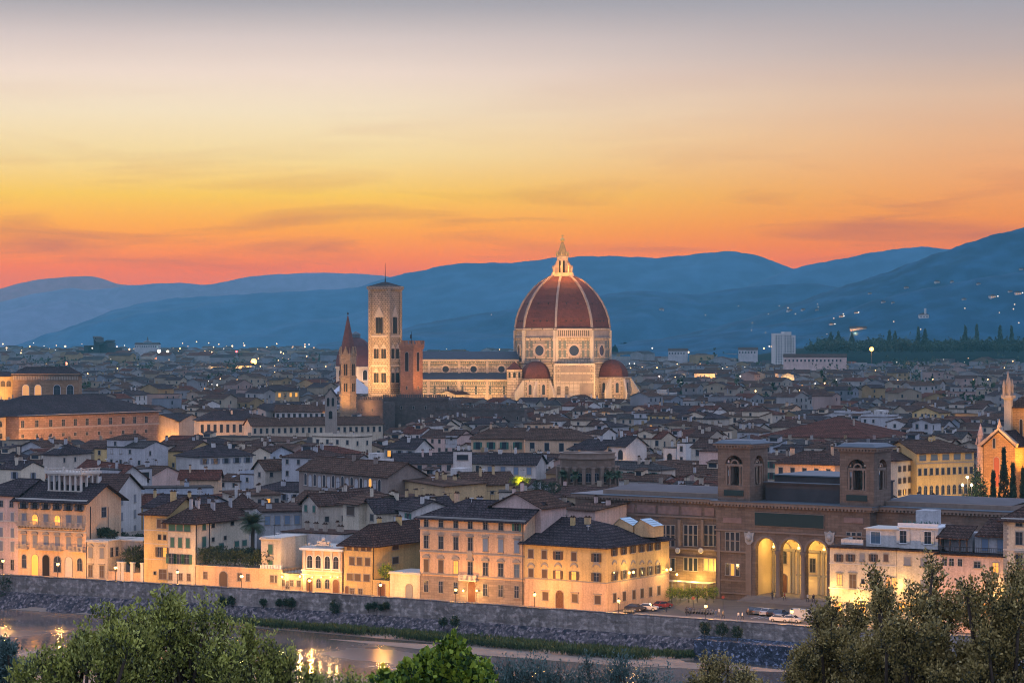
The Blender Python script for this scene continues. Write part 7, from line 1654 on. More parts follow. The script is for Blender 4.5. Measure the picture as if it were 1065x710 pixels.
for px0, px1, py, d, lab, lt_ in ((884, 901, 341, 4000, 'white floodlit modern block at the foot of the right hills', 1), (806, 842, 388, 2000, 'low yellow-lit building row among the right rooftops', 1), (722, 760, 388, 2050, 'long low pink-lit range among the rooftops right of the dome', 1), (815, 880, 371, 2500, 'long pale range with lit windows below the apartment block', 0), (768, 788, 363.5, 3300, 'white boxy block left of the tall apartment block', 0), (695, 715, 364.5, 3400, 'long white low block right of the dome', 0), (575, 590, 353, 4600, 'dark stepped far block seen left behind the dome', 0), (210, 235, 381, 2700, 'pale block with a glowing orange shopfront below the orange floodlight', 1), (245, 262, 380, 2650, 'white cubic lit block right of the glowing shopfront', 1), (140, 165, 358, 4300, 'domed dark hall on the far left skyline', 0)):
    zt = Z(py, d); A = (X(px0, d), d); wv = X(px1, d)-A[0]; t = thing('distant_building', lab, 'building', (*A, 0), -.1)
    b = MB(); b.box(0, wv, 0, 18, 0, zt); b.build('wall', plaster('beige' if lt_ else 'grey' if 'white' in lab else 'grey' if 'dark' in lab or 'domed' in lab else 'pink'), t); b = MB(); solid(b, [[(-.6, -.6, zt), (wv+.6, -.6, zt), (wv+.6, 9, zt+3), (-.6, 9, zt+3)], [(wv+.6, 18.6, zt), (-.6, 18.6, zt), (-.6, 9, zt+3), (wv+.6, 9, zt+3)]], .3, 0)
    b.build('roof', rooftile('brown'), t); b = MB()
    for k_ in range(int(wv/4)): b.box(1+k_*4, 2.6+k_*4, -.12, -.01, zt-5, zt-2.6)
    b.build('window', M['glass'] if not lt_ else M['litdim'], t)
    if lt_: lamp('POINT', (wv*.3, -14, zt-8), 20000, (1, .5, .15), 1, t); lamp('POINT', (wv*.75, -14, zt-8), 20000, (1, .6, .2), 1, t)
    if 'domed' in lab: b = MB(); b.lathe([(9, zt+1), (7, zt+5), (2, zt+7), (1, zt+11), (.2, zt+14)], 12, (wv/2, 9)); b.build('dome', M['lead'], t)
# warm pools of light in the streets between the houses
for px, py, pw in ((93, 472, 5000), (37, 462, 4000), (106, 457, 4000), (300, 431, 2500), (650, 485, 2500), (780, 470, 2500), (560, 470, 2500), (430, 520, 900), (160, 480, 1500), (730, 440, 4000), (690, 447, 2000), (920, 455, 3000), (205, 425, 4000), (500, 415, 4000), (1000, 440, 4000), (830, 410, 5000), (755, 405, 6000), (350, 470, 1500), (240, 465, 1500), (60, 480, 1200), (620, 440, 2500), (880, 435, 2500), (960, 420, 4000), (455, 440, 2500), (285, 500, 900), (520, 500, 900), (180, 460, 2000), (400, 500, 900), (700, 420, 4000), (150, 430, 3500)):
    p = P(px, py+8, 9); lamp('POINT', (p[0], p[1], 9.5), pw, (1, .48, .14), .5)
# ================================================================== plants
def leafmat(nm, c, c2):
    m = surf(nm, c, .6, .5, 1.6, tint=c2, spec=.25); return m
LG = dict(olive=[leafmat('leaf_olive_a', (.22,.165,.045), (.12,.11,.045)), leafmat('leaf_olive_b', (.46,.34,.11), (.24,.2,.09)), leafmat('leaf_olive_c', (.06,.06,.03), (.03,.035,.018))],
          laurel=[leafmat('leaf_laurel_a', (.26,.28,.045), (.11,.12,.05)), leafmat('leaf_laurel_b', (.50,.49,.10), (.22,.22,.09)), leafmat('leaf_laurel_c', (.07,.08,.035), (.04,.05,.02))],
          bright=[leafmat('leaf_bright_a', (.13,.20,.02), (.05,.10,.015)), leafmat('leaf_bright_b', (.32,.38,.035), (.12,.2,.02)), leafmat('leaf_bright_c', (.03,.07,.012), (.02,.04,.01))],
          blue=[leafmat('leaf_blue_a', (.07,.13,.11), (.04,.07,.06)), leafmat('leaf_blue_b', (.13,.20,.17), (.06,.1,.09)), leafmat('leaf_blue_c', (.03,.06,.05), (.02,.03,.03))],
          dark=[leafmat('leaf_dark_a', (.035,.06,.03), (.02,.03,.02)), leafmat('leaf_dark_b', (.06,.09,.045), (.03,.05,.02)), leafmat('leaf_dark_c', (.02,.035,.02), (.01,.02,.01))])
def leaves(points, size, per, spread, ori, elong=2.0, seed=0, up=.4, stretch=2.2, thick=.42):
    """leaf quads: per leaves round each point along its shoot direction"""
    r = np.random.default_rng(seed); n = len(points)*per; P_ = np.repeat(np.asarray(points, float), per, 0); O_ = np.repeat(np.asarray(ori, float), per, 0)
    t = r.random((n, 1)); k = np.repeat(r.uniform(.6, 1.4, (len(points), 1)), per, 0); P_ = P_+O_*(t-.3)*spread*stretch*k+r.normal(0, 1, (n, 3))*spread*thick*(1.15-.85*t)
    d = r.normal(0, .8, (n, 3))+O_*1.1+np.array([0, 0, up]); d /= np.linalg.norm(d, axis=1)[:, None]
    s = np.cross(d, r.normal(0, 1, (n, 3))); s /= np.linalg.norm(s, axis=1)[:, None]
    L_ = size*r.uniform(.6, 1.35, (n, 1)); w = L_/elong/2
    V = np.stack([P_, P_+d*L_*.5+s*w, P_+d*L_, P_+d*L_*.5-s*w], 1).reshape(-1, 3); Fq = np.arange(n*4).reshape(-1, 4)
    pale_shoots = np.repeat(r.random(len(points)) < .35, per); mi = np.where((t[:, 0] > .6) | pale_shoots, r.choice([0, 1, 1], n), r.choice([0, 0, 2, 2, 2], n))  # lighter tips, darker inner leaves: crown highlights and inner shade put into the colour
    return V, Fq, mi
def tree(name, label, cat, base, lobes, kind, size, per, nsh, spread, elong=2.0, seed=0, trunk_r=.28, group=None, up=.4, shape=None, limbs=True, top_bias=.0, stretch=2.2, thick=.42):
    """lobes: (centre xyz, radii xyz). Shoots start on and in the lobes and point outwards and up."""
    r = np.random.default_rng(seed); t = thing(name, label, cat, base, 0, group); pts, ori = [], []
    vol = np.array([(l[1][0]*l[1][1]+l[1][0]*l[1][2])**.8 for l in lobes]); vol = vol/vol.sum()
    for (c, rad), k in zip(lobes, vol):
        m = max(3, int(nsh*k)); d = r.normal(0, 1, (m, 3)); d /= np.linalg.norm(d, axis=1)[:, None]; d[:, 2] = np.where(r.random(m) < top_bias, np.abs(d[:, 2]), d[:, 2])
        q = (r.uniform(.25, 1.0, (m, 1))**.5)*(1+.12*np.sin(d[:, :1]*7+seed)*np.cos(d[:, 2:3]*9)); pts.append(np.array(c)-np.array(base)+d*q*np.array(rad)); oo = d*.7+np.array([0, 0, .75]); ori.append(oo/np.linalg.norm(oo, axis=1)[:, None])
    pts, ori = np.concatenate(pts), np.concatenate(ori); V, Fq, mi = leaves(pts, size, per, spread, ori, elong, seed, up, stretch, thick)
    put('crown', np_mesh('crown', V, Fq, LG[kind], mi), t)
    b = MB(); top = max(l[0][2] for l in lobes)-base[2]; c0 = np.mean([l[0] for l in lobes], 0)-np.array(base); fork = np.array([c0[0]*.5, c0[1]*.5, max(.3, (min(l[0][2] for l in lobes)-base[2])*.72)])
    b.tube((0, 0, -.6), fork*.5+np.array([.1, 0, 0]), trunk_r*1.25, trunk_r, 8); b.tube(fork*.5+np.array([.1, 0, 0]), fork, trunk_r, trunk_r*.75, 8)
    if limbs:
        for (c, rad) in lobes:
            if rad[2] < .22: continue
            e = np.array(c)-np.array(base)-np.array([0, 0, rad[2]*.3]); mid = fork*.45+e*.55+r.normal(0, .25, 3)*trunk_r*3; b.tube(fork, mid, trunk_r*.5, trunk_r*.28, 6); b.tube(mid, e, trunk_r*.28, trunk_r*.12, 5)
            for k in range(3): e2 = e+r.normal(0, .45, 3)*np.array(rad); b.tube(e, e2, trunk_r*.12, trunk_r*.04, 4)
    b.build('trunk', M['trunk'], t, smooth=True); return t
def lob(px, py, rpx, d, squash=1.0, deep=1.0): c = (X(px, d), d, Z(py, d)); r = rpx*d/F; return (c, (r, r*deep, r*squash))
def gz(d):                                       # height of the slope below the viewpoint
    pr = [(330, -1), (270, 2), (200, 10), (130, 20), (70, 33), (40, 42), (15, 51)]
    return np.interp(d, [p[0] for p in pr][::-1], [p[1] for p in pr][::-1])
FG = 'trees on the slope in the foreground'
def fg(label, d, lobes, kind, size, per, nsh, spread, seed, **kw):
    rr = random.Random(seed); new = []; tall = kind != 'olive'
    for (a, b_, c, dd, e) in lobes:                # break each big lobe into a core and many small upright sprays
        if c < 9: new.append((a, b_, c, dd, e)); continue
        new.append((a, b_+c*e*(.5 if tall else .30), c*(.66 if tall else .78), dd, e*.85))
        for k in range(int(c/(2.6 if tall else 3.2))):
            t_ = rr.uniform(-1, 1); y_ = b_-sqrt(max(0, 1-t_*t_))*c*e*rr.uniform(.25, .95); q = rr.uniform(2.6, 5.5)*(1 if tall else 1.15); new.append((a+t_*c, y_, q, dd+rr.uniform(-1, 1), rr.uniform(1.7, 3.2) if tall else rr.uniform(.9, 1.8)))
    lobes = new
    L_ = [lob(a, b_+5, c, d+dd, e, 1.2) for (a, b_, c, dd, e) in lobes]; cx = sum(l[0][0] for l in L_)/len(L_); cy = sum(l[0][1] for l in L_)/len(L_)
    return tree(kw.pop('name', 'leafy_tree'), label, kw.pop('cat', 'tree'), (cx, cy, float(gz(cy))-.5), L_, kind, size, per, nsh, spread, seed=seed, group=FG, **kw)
# right-hand mass
OV = dict(elong=1.7, stretch=3.2, thick=.55)
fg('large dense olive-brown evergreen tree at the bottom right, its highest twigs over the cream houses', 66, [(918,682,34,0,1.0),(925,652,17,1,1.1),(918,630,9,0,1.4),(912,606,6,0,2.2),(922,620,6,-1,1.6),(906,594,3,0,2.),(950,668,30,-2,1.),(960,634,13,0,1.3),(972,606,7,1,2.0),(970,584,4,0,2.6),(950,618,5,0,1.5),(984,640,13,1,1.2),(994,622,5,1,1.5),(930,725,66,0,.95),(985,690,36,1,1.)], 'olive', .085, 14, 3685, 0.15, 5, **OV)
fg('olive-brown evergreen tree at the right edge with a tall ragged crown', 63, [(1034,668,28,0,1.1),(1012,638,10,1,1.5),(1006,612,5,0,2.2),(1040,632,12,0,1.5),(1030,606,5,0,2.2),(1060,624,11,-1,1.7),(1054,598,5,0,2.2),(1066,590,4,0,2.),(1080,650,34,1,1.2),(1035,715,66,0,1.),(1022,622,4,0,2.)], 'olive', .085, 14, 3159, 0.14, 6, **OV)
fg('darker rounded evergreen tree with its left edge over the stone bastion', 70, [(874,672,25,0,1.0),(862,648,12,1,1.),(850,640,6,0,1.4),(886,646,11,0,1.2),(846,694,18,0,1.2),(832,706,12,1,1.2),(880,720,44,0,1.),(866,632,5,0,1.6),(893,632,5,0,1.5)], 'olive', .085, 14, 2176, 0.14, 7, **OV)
fg('small olive bush low at the bottom between sand bar and bastion', 84, [(745,698,10,0,1.1),(735,714,16,0,1.),(768,710,12,0,1.),(732,686,3,0,2.2),(757,690,4,0,1.8),(790,718,12,0,1),(748,686,3,0,2.)], 'olive', .09, 10, 807, 0.14, 8, name='bush', cat='bush', **OV)
# left mass of laurel-like shoots
LV_ = dict(elong=2.0, stretch=3.4, thick=.5, up=.8)
fg('pale green bushy tree, tallest of the bottom left, over the river', 62, [(178,652,15,0,1.4),(175,632,7,0,1.7),(172,622,4,0,2.2),(187,634,5,1,2.),(160,680,26,0,1.1),(198,672,16,1,1.3),(211,648,5,0,2.6),(211,632,3,0,2.6),(231,660,7,0,2.2),(230,640,4,0,2.6),(226,690,24,0,1.),(190,722,52,0,1.)], 'laurel', .10, 14, 1872, 0.15, 11, **LV_)
fg('pale green bushy tree with several pointed shoots left of the tallest one', 60, [(120,674,14,0,1.4),(117,650,5,0,2.4),(116,640,3,0,2.6),(140,660,8,0,1.9),(139,642,4,0,2.2),(150,676,14,1,1.2),(94,676,10,0,1.4),(85,662,4,0,2.),(110,712,40,0,1.),(62,700,18,0,1.),(45,684,6,0,1.2),(99,634,2.5,0,1.0),(30,708,14,0,1.),(75,680,6,0,1.6)], 'laurel', .10, 14, 1612, 0.15, 12, **LV_)
fg('group of narrow pale green pointed shoots right of the bottom left trees', 64, [(258,682,9,0,1.8),(258,662,4,0,2.8),(258,652,2.5,0,2.6),(280,688,8,0,1.7),(280,668,3,0,2.8),(302,696,7,0,1.7),(300,680,3,0,2.6),(270,716,28,0,1.),(318,708,8,0,1.3),(244,690,6,0,1.5)], 'laurel', .10, 12, 858, 0.14, 13, **LV_)
fg('dark blue-green tree at the very bottom left corner', 74, [(12,686,17,0,1.),(5,670,7,0,1.),(26,692,10,0,1.),(10,718,32,0,1.)], 'blue', .10, 12, 858, 0.15, 14, elong=2.2)
BR = dict(elong=1.1, stretch=2.4, thick=.6)
fg('vivid green maple-like tree top at the bottom centre', 58, [(468,696,17,0,1.),(467,678,8,0,1.2),(467,667,4,0,1.5),(440,698,11,0,.8),(422,704,9,0,.7),(493,702,12,0,.8),(450,684,6,1,.9),(486,687,6,0,1.),(462,726,50,0,.85),(400,714,12,0,.7),(432,690,4,0,1.),(478,676,3,0,1.),(506,696,4,0,1.)], 'bright', .13, 10, 1092, 0.13, 15, **BR)
FE = dict(elong=3.2, stretch=3.6, thick=.45, up=.8)
fg('blue-green feathery shrub right of the vivid green tree', 92, [(545,704,15,0,1.),(530,694,6,0,1.4),(560,697,8,0,1.3),(580,710,11,0,1.),(550,724,34,0,1.),(515,694,3,0,2.4)], 'blue', .12, 10, 936, 0.18, 16, name='shrub', cat='shrub', **FE)
fg('grey-green shrub with two upright sprigs at the bottom centre right', 96, [(612,698,8,0,1.8),(610,684,3,0,2.4),(640,704,12,0,1.1),(648,692,4,0,1.9),(620,720,26,0,1.),(680,716,18,0,.9),(595,710,8,0,1.2),(664,706,6,0,1.4)], 'blue', .12, 10, 858, 0.18, 17, name='shrub', cat='shrub', **FE)
fg('low green bushes hugging the bottom edge left of the vivid green tree', 88, [(360,714,11,0,.8),(340,710,6,0,1.),(378,708,6,0,.9),(330,718,9,0,.8)], 'laurel', .12, 10, 286, 0.15, 18, name='bush', cat='bush', **LV_)

# hedge on the garden wall, ivy terrace, tree in the yard
A, u, Ln, zt = GW
def hedge(name, label, base, rz, Lx, Dy, H, kind, n, seed, size=.28):
    r = np.random.default_rng(seed); t = thing(name, label, 'hedge', base, rz); p = np.stack([r.uniform(0, Lx, n), r.uniform(0, Dy, n), r.random(n)**.6*H], 1); p[:, 2] *= 1+.22*np.sin(p[:, 0]*1.3)*np.cos(p[:, 0]*.4+1)
    V, Fq, mi = leaves(p, size, 7, .35, np.tile([0, -.4, .6], (n, 1)), 1.6, seed); put('foliage', np_mesh('foliage', V, Fq, LG[kind], mi), t)
    b = MB()
    for i in range(int(Lx/2)+1): b.tube((i*2+.3, Dy/2, -.2), (i*2+.3, Dy/2, H*.7), .06, n=5)
    b.build('stems', M['trunk'], t); return t
s0 = hit(205, A, u); s1 = hit(280, A, u)
hedge('hedge', 'thick dark green ivy hedge spilling over the long garden wall below the palm', (A[0]+u[0]*s0, A[1]+u[1]*s0, zt+.2), atan2(u[1], u[0]), s1-s0, 5.5, 3.4, 'dark', 2400, 31)
LG['mid'] = [LG['dark'][1], leafmat('leaf_mid_b', (.09,.15,.05), (.05,.08,.03)), LG['dark'][0]]
q = street(93, 13); hedge('hedge', 'dense dark green hedge on the annex roof terrace', (q[0], q[1], zat(street(111, 9), 563)+.2), atan2(U0[1], U0[0]), 6.5, 2.5, 1.9, 'dark', 700, 32)
q = street(112, 24); hedge('hedge', 'long dark hedge along the terrace behind the garden building', (q[0], q[1], 6.5), atan2(U0[1], U0[0]), 11, 2.0, 2.2, 'dark', 700, 33)
q = street(139, 11.5); tree('garden_tree', 'dark rounded tree behind the garden wall beside the yellow house', 'tree', (*q, 0), [((q[0], q[1], 5.4), (2.6, 2.0, 2.3)), ((q[0]+1.4, q[1]-.3, 4.2), (1.6, 1.4, 1.6))], 'dark', .3, 8, 520, .4, seed=34, trunk_r=.14)
q = LODGE.A; tree('garden_bush', 'bright green bush on the wall left of the white lodge', 'bush', (q[0]-.9, q[1]+1.5, 3.2), [((q[0]-.9, q[1]+1.5, 5.0), (1.5, 1.3, 1.5))], 'bright', .25, 8, 220, .35, seed=35, trunk_r=.08)
q = P(541, 507, 17.7); tree('lit_shrub', 'glowing yellow flowering shrub on the roof terrace above the great palazzo', 'shrub', (q[0], q[1], 17.6), [((q[0], q[1], 19.2), (2.3, 1.2, 1.1))], 'bright', .28, 8, 220, .3, seed=36, trunk_r=.06); lamp('POINT', (q[0], q[1]-2.0, 19.6), 900, (1, .7, .1), .2)
q2 = P(566, 512, 17.7); tree('terrace_plants', 'dark green potted shrubs on the roof terrace left of the rotunda', 'shrub', (q2[0], q2[1]-1, 17.5), [((q2[0]-1, q2[1]-1, 19.0), (1.8, 1.2, 1.6)), ((q2[0]+2.2, q2[1]-1, 18.8), (1.8, 1.2, 1.3))], 'dark', .26, 8, 360, .3, seed=37, trunk_r=.06)
# palms
def palm(label, base, H, R_, n=34, seed=1, tr=.32, name='palm_tree'):
    r = random.Random(seed); t = thing(name, label, 'palm', base); b = MB(); b.tube((0, 0, -.4), (.1, 0, H), tr*1.1, tr, 9); b.ball((.1, 0, H), tr*1.8, n=6); b.build('trunk', M['trunk'], t, smooth=True)
    V, Fq = [], []
    for i in range(n):
        a = r.uniform(0, 2*pi); e = r.uniform(-.3, 1.35); L_ = R_*r.uniform(.8, 1.1); seg = 9; p = np.array([.1, 0, H+.1]); pr = []
        for s_ in range(seg+1):
            pr.append(p.copy()); ee = e-1.5*(s_/seg)**1.5*(.5+.5*cos(e)); p = p+L_/seg*np.array([cos(a)*cos(ee), sin(a)*cos(ee), sin(ee)])
        sd_ = np.array([-sin(a), cos(a), 0])
        for s_ in range(1, seg*2):
            f = s_/(seg*2); p0 = pr[int(f*seg)]+(pr[min(seg, int(f*seg)+1)]-pr[int(f*seg)])*((f*seg) % 1); dr = (pr[min(seg, int(f*seg)+1)]-pr[int(f*seg)]); dr = dr/np.linalg.norm(dr); l = R_*.26*sin(pi*min(.95, f*.85+.12))
            for sg in (-1, 1): tip = p0+sd_*sg*l+dr*l*.6-np.array([0, 0, l*.25]); k = len(V); V += [p0-dr*.05, p0+dr*.05, tip+dr*.02, tip-dr*.02]; Fq.append((k, k+1, k+2, k+3))
    put('fronds', np_mesh('fronds', V, Fq, [LG['dark'][1]]), t); return t
q = (X(262.5, 546), 546); palm('tall date palm with a full drooping crown behind the ivy hedge', (q[0], q[1], 2), Z(546, 546)-2, 3.9, 90, 3, .42)
for px, sd_ in ((584, 5), (597, 6), (632, 7), (641, 8)):
    d = RT[1]-RT[2]*.9; palm({584: 'leftmost short potted palm in front of the rotunda', 597: 'second short potted palm from the left before the rotunda', 632: 'larger potted palm right of the rotunda buttresses', 641: 'rightmost potted palm beside the rotunda'}[px], (X(px, d)*.0+RT[0]+(px-611)*RT[1]/F, RT[1]-sqrt(max(1, (RT[2]*1.25)**2-((px-611)*RT[1]/F)**2)) if abs((px-611)*RT[1]/F) < RT[2]*1.25 else RT[1], RT[3]-9.5), 4.4, 1.9, 30, sd_, .16)
# cypresses and the conifer by the basilica
def cypress(label, px, py0, py1, wpx, d, seed):
    z1 = Z(py0, d); z0 = 0.; H = z1-z0; r = np.random.default_rng(seed); n = int(900); tt = r.random(n)**.8; a = r.uniform(0, 2*pi, n); rad = wpx*d/F/2*(np.sin(np.clip(tt*1.02+.12, 0, 1)*pi)**.55)*np.where(tt > .8, (1-tt)/.2*.8+.2, 1.)*r.uniform(.55, 1.05, n)
    p = np.stack([np.cos(a)*rad, np.sin(a)*rad, .8+tt*(H-1.2)], 1); t = thing('cypress', label, 'tree', (X(px, d), d, z0), 0, 'cypresses by the basilica'); V, Fq, mi = leaves(p, .5, 6, .5, np.stack([np.cos(a)*.3, np.sin(a)*.3, np.ones(n)], 1), 2.4, seed, .9); put('crown', np_mesh('crown', V, Fq, LG['dark'], mi), t)
    b = MB(); b.tube((0, 0, -.3), (0, 0, H*.9), .3, .05, 7); b.build('trunk', M['trunk'], t)
cypress('tallest and widest dark cypress in front of the orange basilica wall', 1044, 467, 525, 11, 612, 41); cypress('narrow cypress just right of the tallest one', 1053.5, 483, 525, 7, 608, 42); cypress('shortest slim cypress left of the tallest one', 1033, 491, 525, 5.5, 610, 43); cypress('cypress cut by the right edge of the view', 1064, 488, 525, 7, 608, 44)
d = 596; x = X(1016, d); L_ = [((x, d, Z(490+i*7, d)), (.5+i*.62, .5+i*.62, 1.3)) for i in range(6)]
tree('conifer', 'dark spreading conifer beside bright lamps in front of the basilica turret', 'tree', (x, d, 0), L_, 'dark', .5, 7, 520, .55, seed=45, trunk_r=.25)
# planting on the cafe terrace
for i, px in enumerate((698, 707, 716, 725, 734, 742)):
    p = P(px, 622, .8); tree('terrace_shrub', ['leftmost', 'second from left', 'third from left', 'fourth from left', 'fifth from left', 'rightmost'][i]+' bright green lit shrub of the cafe terrace row', 'shrub', (p[0], p[1], 0), [((p[0], p[1], 1.8), (1.0, .9, 1.2))], 'bright', .22, 8, 110, .3, seed=50+i, trunk_r=.05, group='cafe terrace shrubs')
# bushes rooted in the river wall
BW = [(4, 612, 9, 1.6, 'large dark bush hanging on the river wall at the left edge'), (231, 626, 3.8, 1.5, 'dark bush on the river wall, left of a close pair below the arched gate'), (240, 625, 3.3, 1.3, 'dark bush on the river wall, right of a close pair below the arched gate'), (273.6, 627, 2.8, 1.2, 'single dark bush on the river wall below the tower house'), (290, 627, 2.4, 1.3, 'thin dark bush on the river wall, left of a trio'), (297, 627, 2.4, 1.3, 'middle bush of a trio on the river wall'), (303, 627, 3.6, 1.3, 'largest bush of a trio on the river wall'), (348, 631, 4.6, 1.6, 'big dark bush on the river wall below the arcaded palace'),
      (383, 631, 2.3, 1.3, 'leftmost of four small bushes on the river wall before the hipped house'), (389, 630, 2.4, 1.3, 'second of four small bushes on the river wall before the hipped house'), (396, 632, 2.4, 1.1, 'third of four small bushes on the river wall before the hipped house'), (402, 630, 2.6, 1.3, 'rightmost of four small bushes on the river wall before the hipped house'), (461, 647, 3.6, 1.1, 'smaller left bush of a pair at the wall foot below the great palazzo'), (473, 646, 4.4, 1.15, 'larger right bush of a pair at the wall foot below the great palazzo'),
      (733, 654, 5, 1.3, 'left dark bush hanging over the top of the stone bastion'), (751, 655, 6, 1.1, 'middle dark bush hanging over the top of the stone bastion'), (767, 658, 5.5, 1.1, 'right brownish bush hanging over the top of the stone bastion')]
for i, (px, py, rp, sq, lab) in enumerate(BW):
    if py > 640 and px < 500: A0 = street(px, -2.6)
    elif px > 700: A0 = street(px, -2.5)
    else: A0 = street(px, -.7)
    z = Z(py, A0[1]); r_ = rp*A0[1]/F; tree('wall_bush', lab, 'bush', (A0[0], A0[1]+.3, z-r_*sq), [((A0[0], A0[1], z), (r_, r_*.6, r_*sq))], 'dark', .3, 8, int(30+rp*16), .25, seed=60+i, trunk_r=.05, group='bushes rooted in the river wall', limbs=False)
# grass on the bank
r = np.random.default_rng(3); pts = []
for (x0, a0, b0), (x1, a1, b1) in zip(segs[1:], segs[2:]):
    n = int((x1-x0)*(b0+b1)*5.0); t = r.random(n); x = x0+(x1-x0)*t; bb = b0+(b1-b0)*t; v_ = 2.0+(bb*.92-2.0)*r.random(n)**.8
    keep = (np.sin(x*.35)+np.sin(x*.11+v_)*1.2+r.normal(0, .5, n)) > -1.1
    for xx, vv_ in zip(x[keep], v_[keep]):
        p = bankpt(xx, vv_, -5.9); pts.append(p)
pts = np.array(pts); V, Fq, mi = leaves(pts, .75, 4, .4, np.tile([0, 0, 1.], (len(pts), 1)), 4., 8, 1.6)
LG['bank'] = [leafmat('grass_a', (.055,.085,.025), (.03,.05,.02)), leafmat('grass_b', (.10,.13,.04), (.05,.07,.02)), leafmat('grass_c', (.03,.05,.02), (.02,.03,.01))]
tag(put('bank_grass', np_mesh('bank_grass', V, Fq, LG['bank'], mi)), kind='stuff')
# far tree masses
r = np.random.default_rng(4); pts = []; 
def mass(cx0, d, w, dd, h, n, zb=0, p_=0):
    a = r.normal(0, .5, (n, 3)); pts.append(np.stack([cx0+a[:, 0]*w, d+a[:, 1]*dd, zb+np.abs(a[:, 2])*h+h*.2], 1))
for k_ in range(70):
    d = 1300*(3.0**r.random()); px = r.uniform(0, 1065); 
    if 340 < px < 665 and d < 1600: continue
    mass(X(px, d), d, r.uniform(10, 34), 14, r.uniform(13, 19), 60, 4)
for px in range(852, 1100, 6): d = 3300+r.uniform(-60, 60); mass(X(px, d), d, 10, 9, r.uniform(4, 9), 40, Z(358.5, 3300)-4)
for px in range(845, 1100, 4):
    for q in (0,): d = 3275+r.uniform(-20, 20); mass(X(px, d), d, 8, 6, 5, 40, Z(361+q*5, d)-5)
pts = np.concatenate(pts); V, Fq, mi = leaves(pts, 2.4, 9, 2.6, np.tile([0, 0, .6], (len(pts), 1)), 1.4, 9); tag(put('distant_tree_mass', np_mesh('distant_tree_mass', V, Fq, LG['dark'], mi)), kind='stuff')
for i, (px, py) in enumerate(((864, 345), (872, 344), (886, 346), (925, 343), (931, 344), (955, 340), (962, 341), (1004, 338), (1016, 336), (1040, 337), (1052, 338))):
    d = 3290; zq = Z(358, d)-6; z1 = Z(py+3, d); n = 150; tt = r.random(n); a = r.uniform(0, 6.28, n); rad = 3.2*np.sin(np.clip(tt+.1, 0, 1)*pi)**.6*r.random(n); p = np.stack([np.cos(a)*rad, np.sin(a)*rad, tt*(z1-zq)], 1)
    t = thing('distant_cypress', ['leftmost', 'second', 'third', 'fourth', 'fifth', 'sixth', 'seventh', 'eighth', 'ninth', 'tenth', 'rightmost'][i]+' from the left of the pointed trees on the far right skyline', 'tree', (X(px, d), d, zq), 0, 'pointed trees on the far skyline'); V, Fq, mi = leaves(p, 2.4, 6, 1.5, np.tile([0, 0, 1.], (n, 1)), 1.8, i, 1.); put('crown', np_mesh('crown', V, Fq, LG['dark'], mi), t); b = MB(); b.tube((0, 0, -2), (0, 0, (z1-zq)*.8), .6, .2, 6); b.build('trunk', M['trunk'], t)
# villas on the hillside, standing where the slope is
from mathutils.bvhtree import BVHTree
dg = bpy.context.evaluated_depsgraph_get(); trees_ = []
for o in col.objects:
    if o.name.startswith(('hills_fiesole', 'foothills', 'hills_low_ridge')): trees_.append(BVHTree.FromPolygons([v.co[:] for v in o.data.vertices], [p.vertices[:] for p in o.data.polygons]))
def onhill(px, py):
    dr = Vector(((px-CX)/F, 1, -(py-HY)/F)).normalized(); best = None
    for t in trees_:
        h_ = t.ray_cast(Vector((0, 0, EYE)), dr)
        if h_[0] is not None and (best is None or h_[3] < best[3]): best = h_
    return best[0] if best else None
VL = [(821.6,324,3,'x'),(835.5,323,2.5,''),(849.5,323,2,'x'),(875,330,3,'lit'),(890.6,326,2.6,'lit'),(919,315,2.5,''),(929,315.5,2,''),(943,300,2.5,''),(975,294.5,3,''),(990,294,2.4,''),(961,331,6,'big'),(1033,310,4,'lit'),(1051,304,2.5,''),(1059,306.5,4,'lit'),(688,323,3,''),(1062,281,2.6,''),(1003,312,2.4,''),(905,306,2.,''),(865,338,2.6,'lit'),(1018,296,2.2,'')]
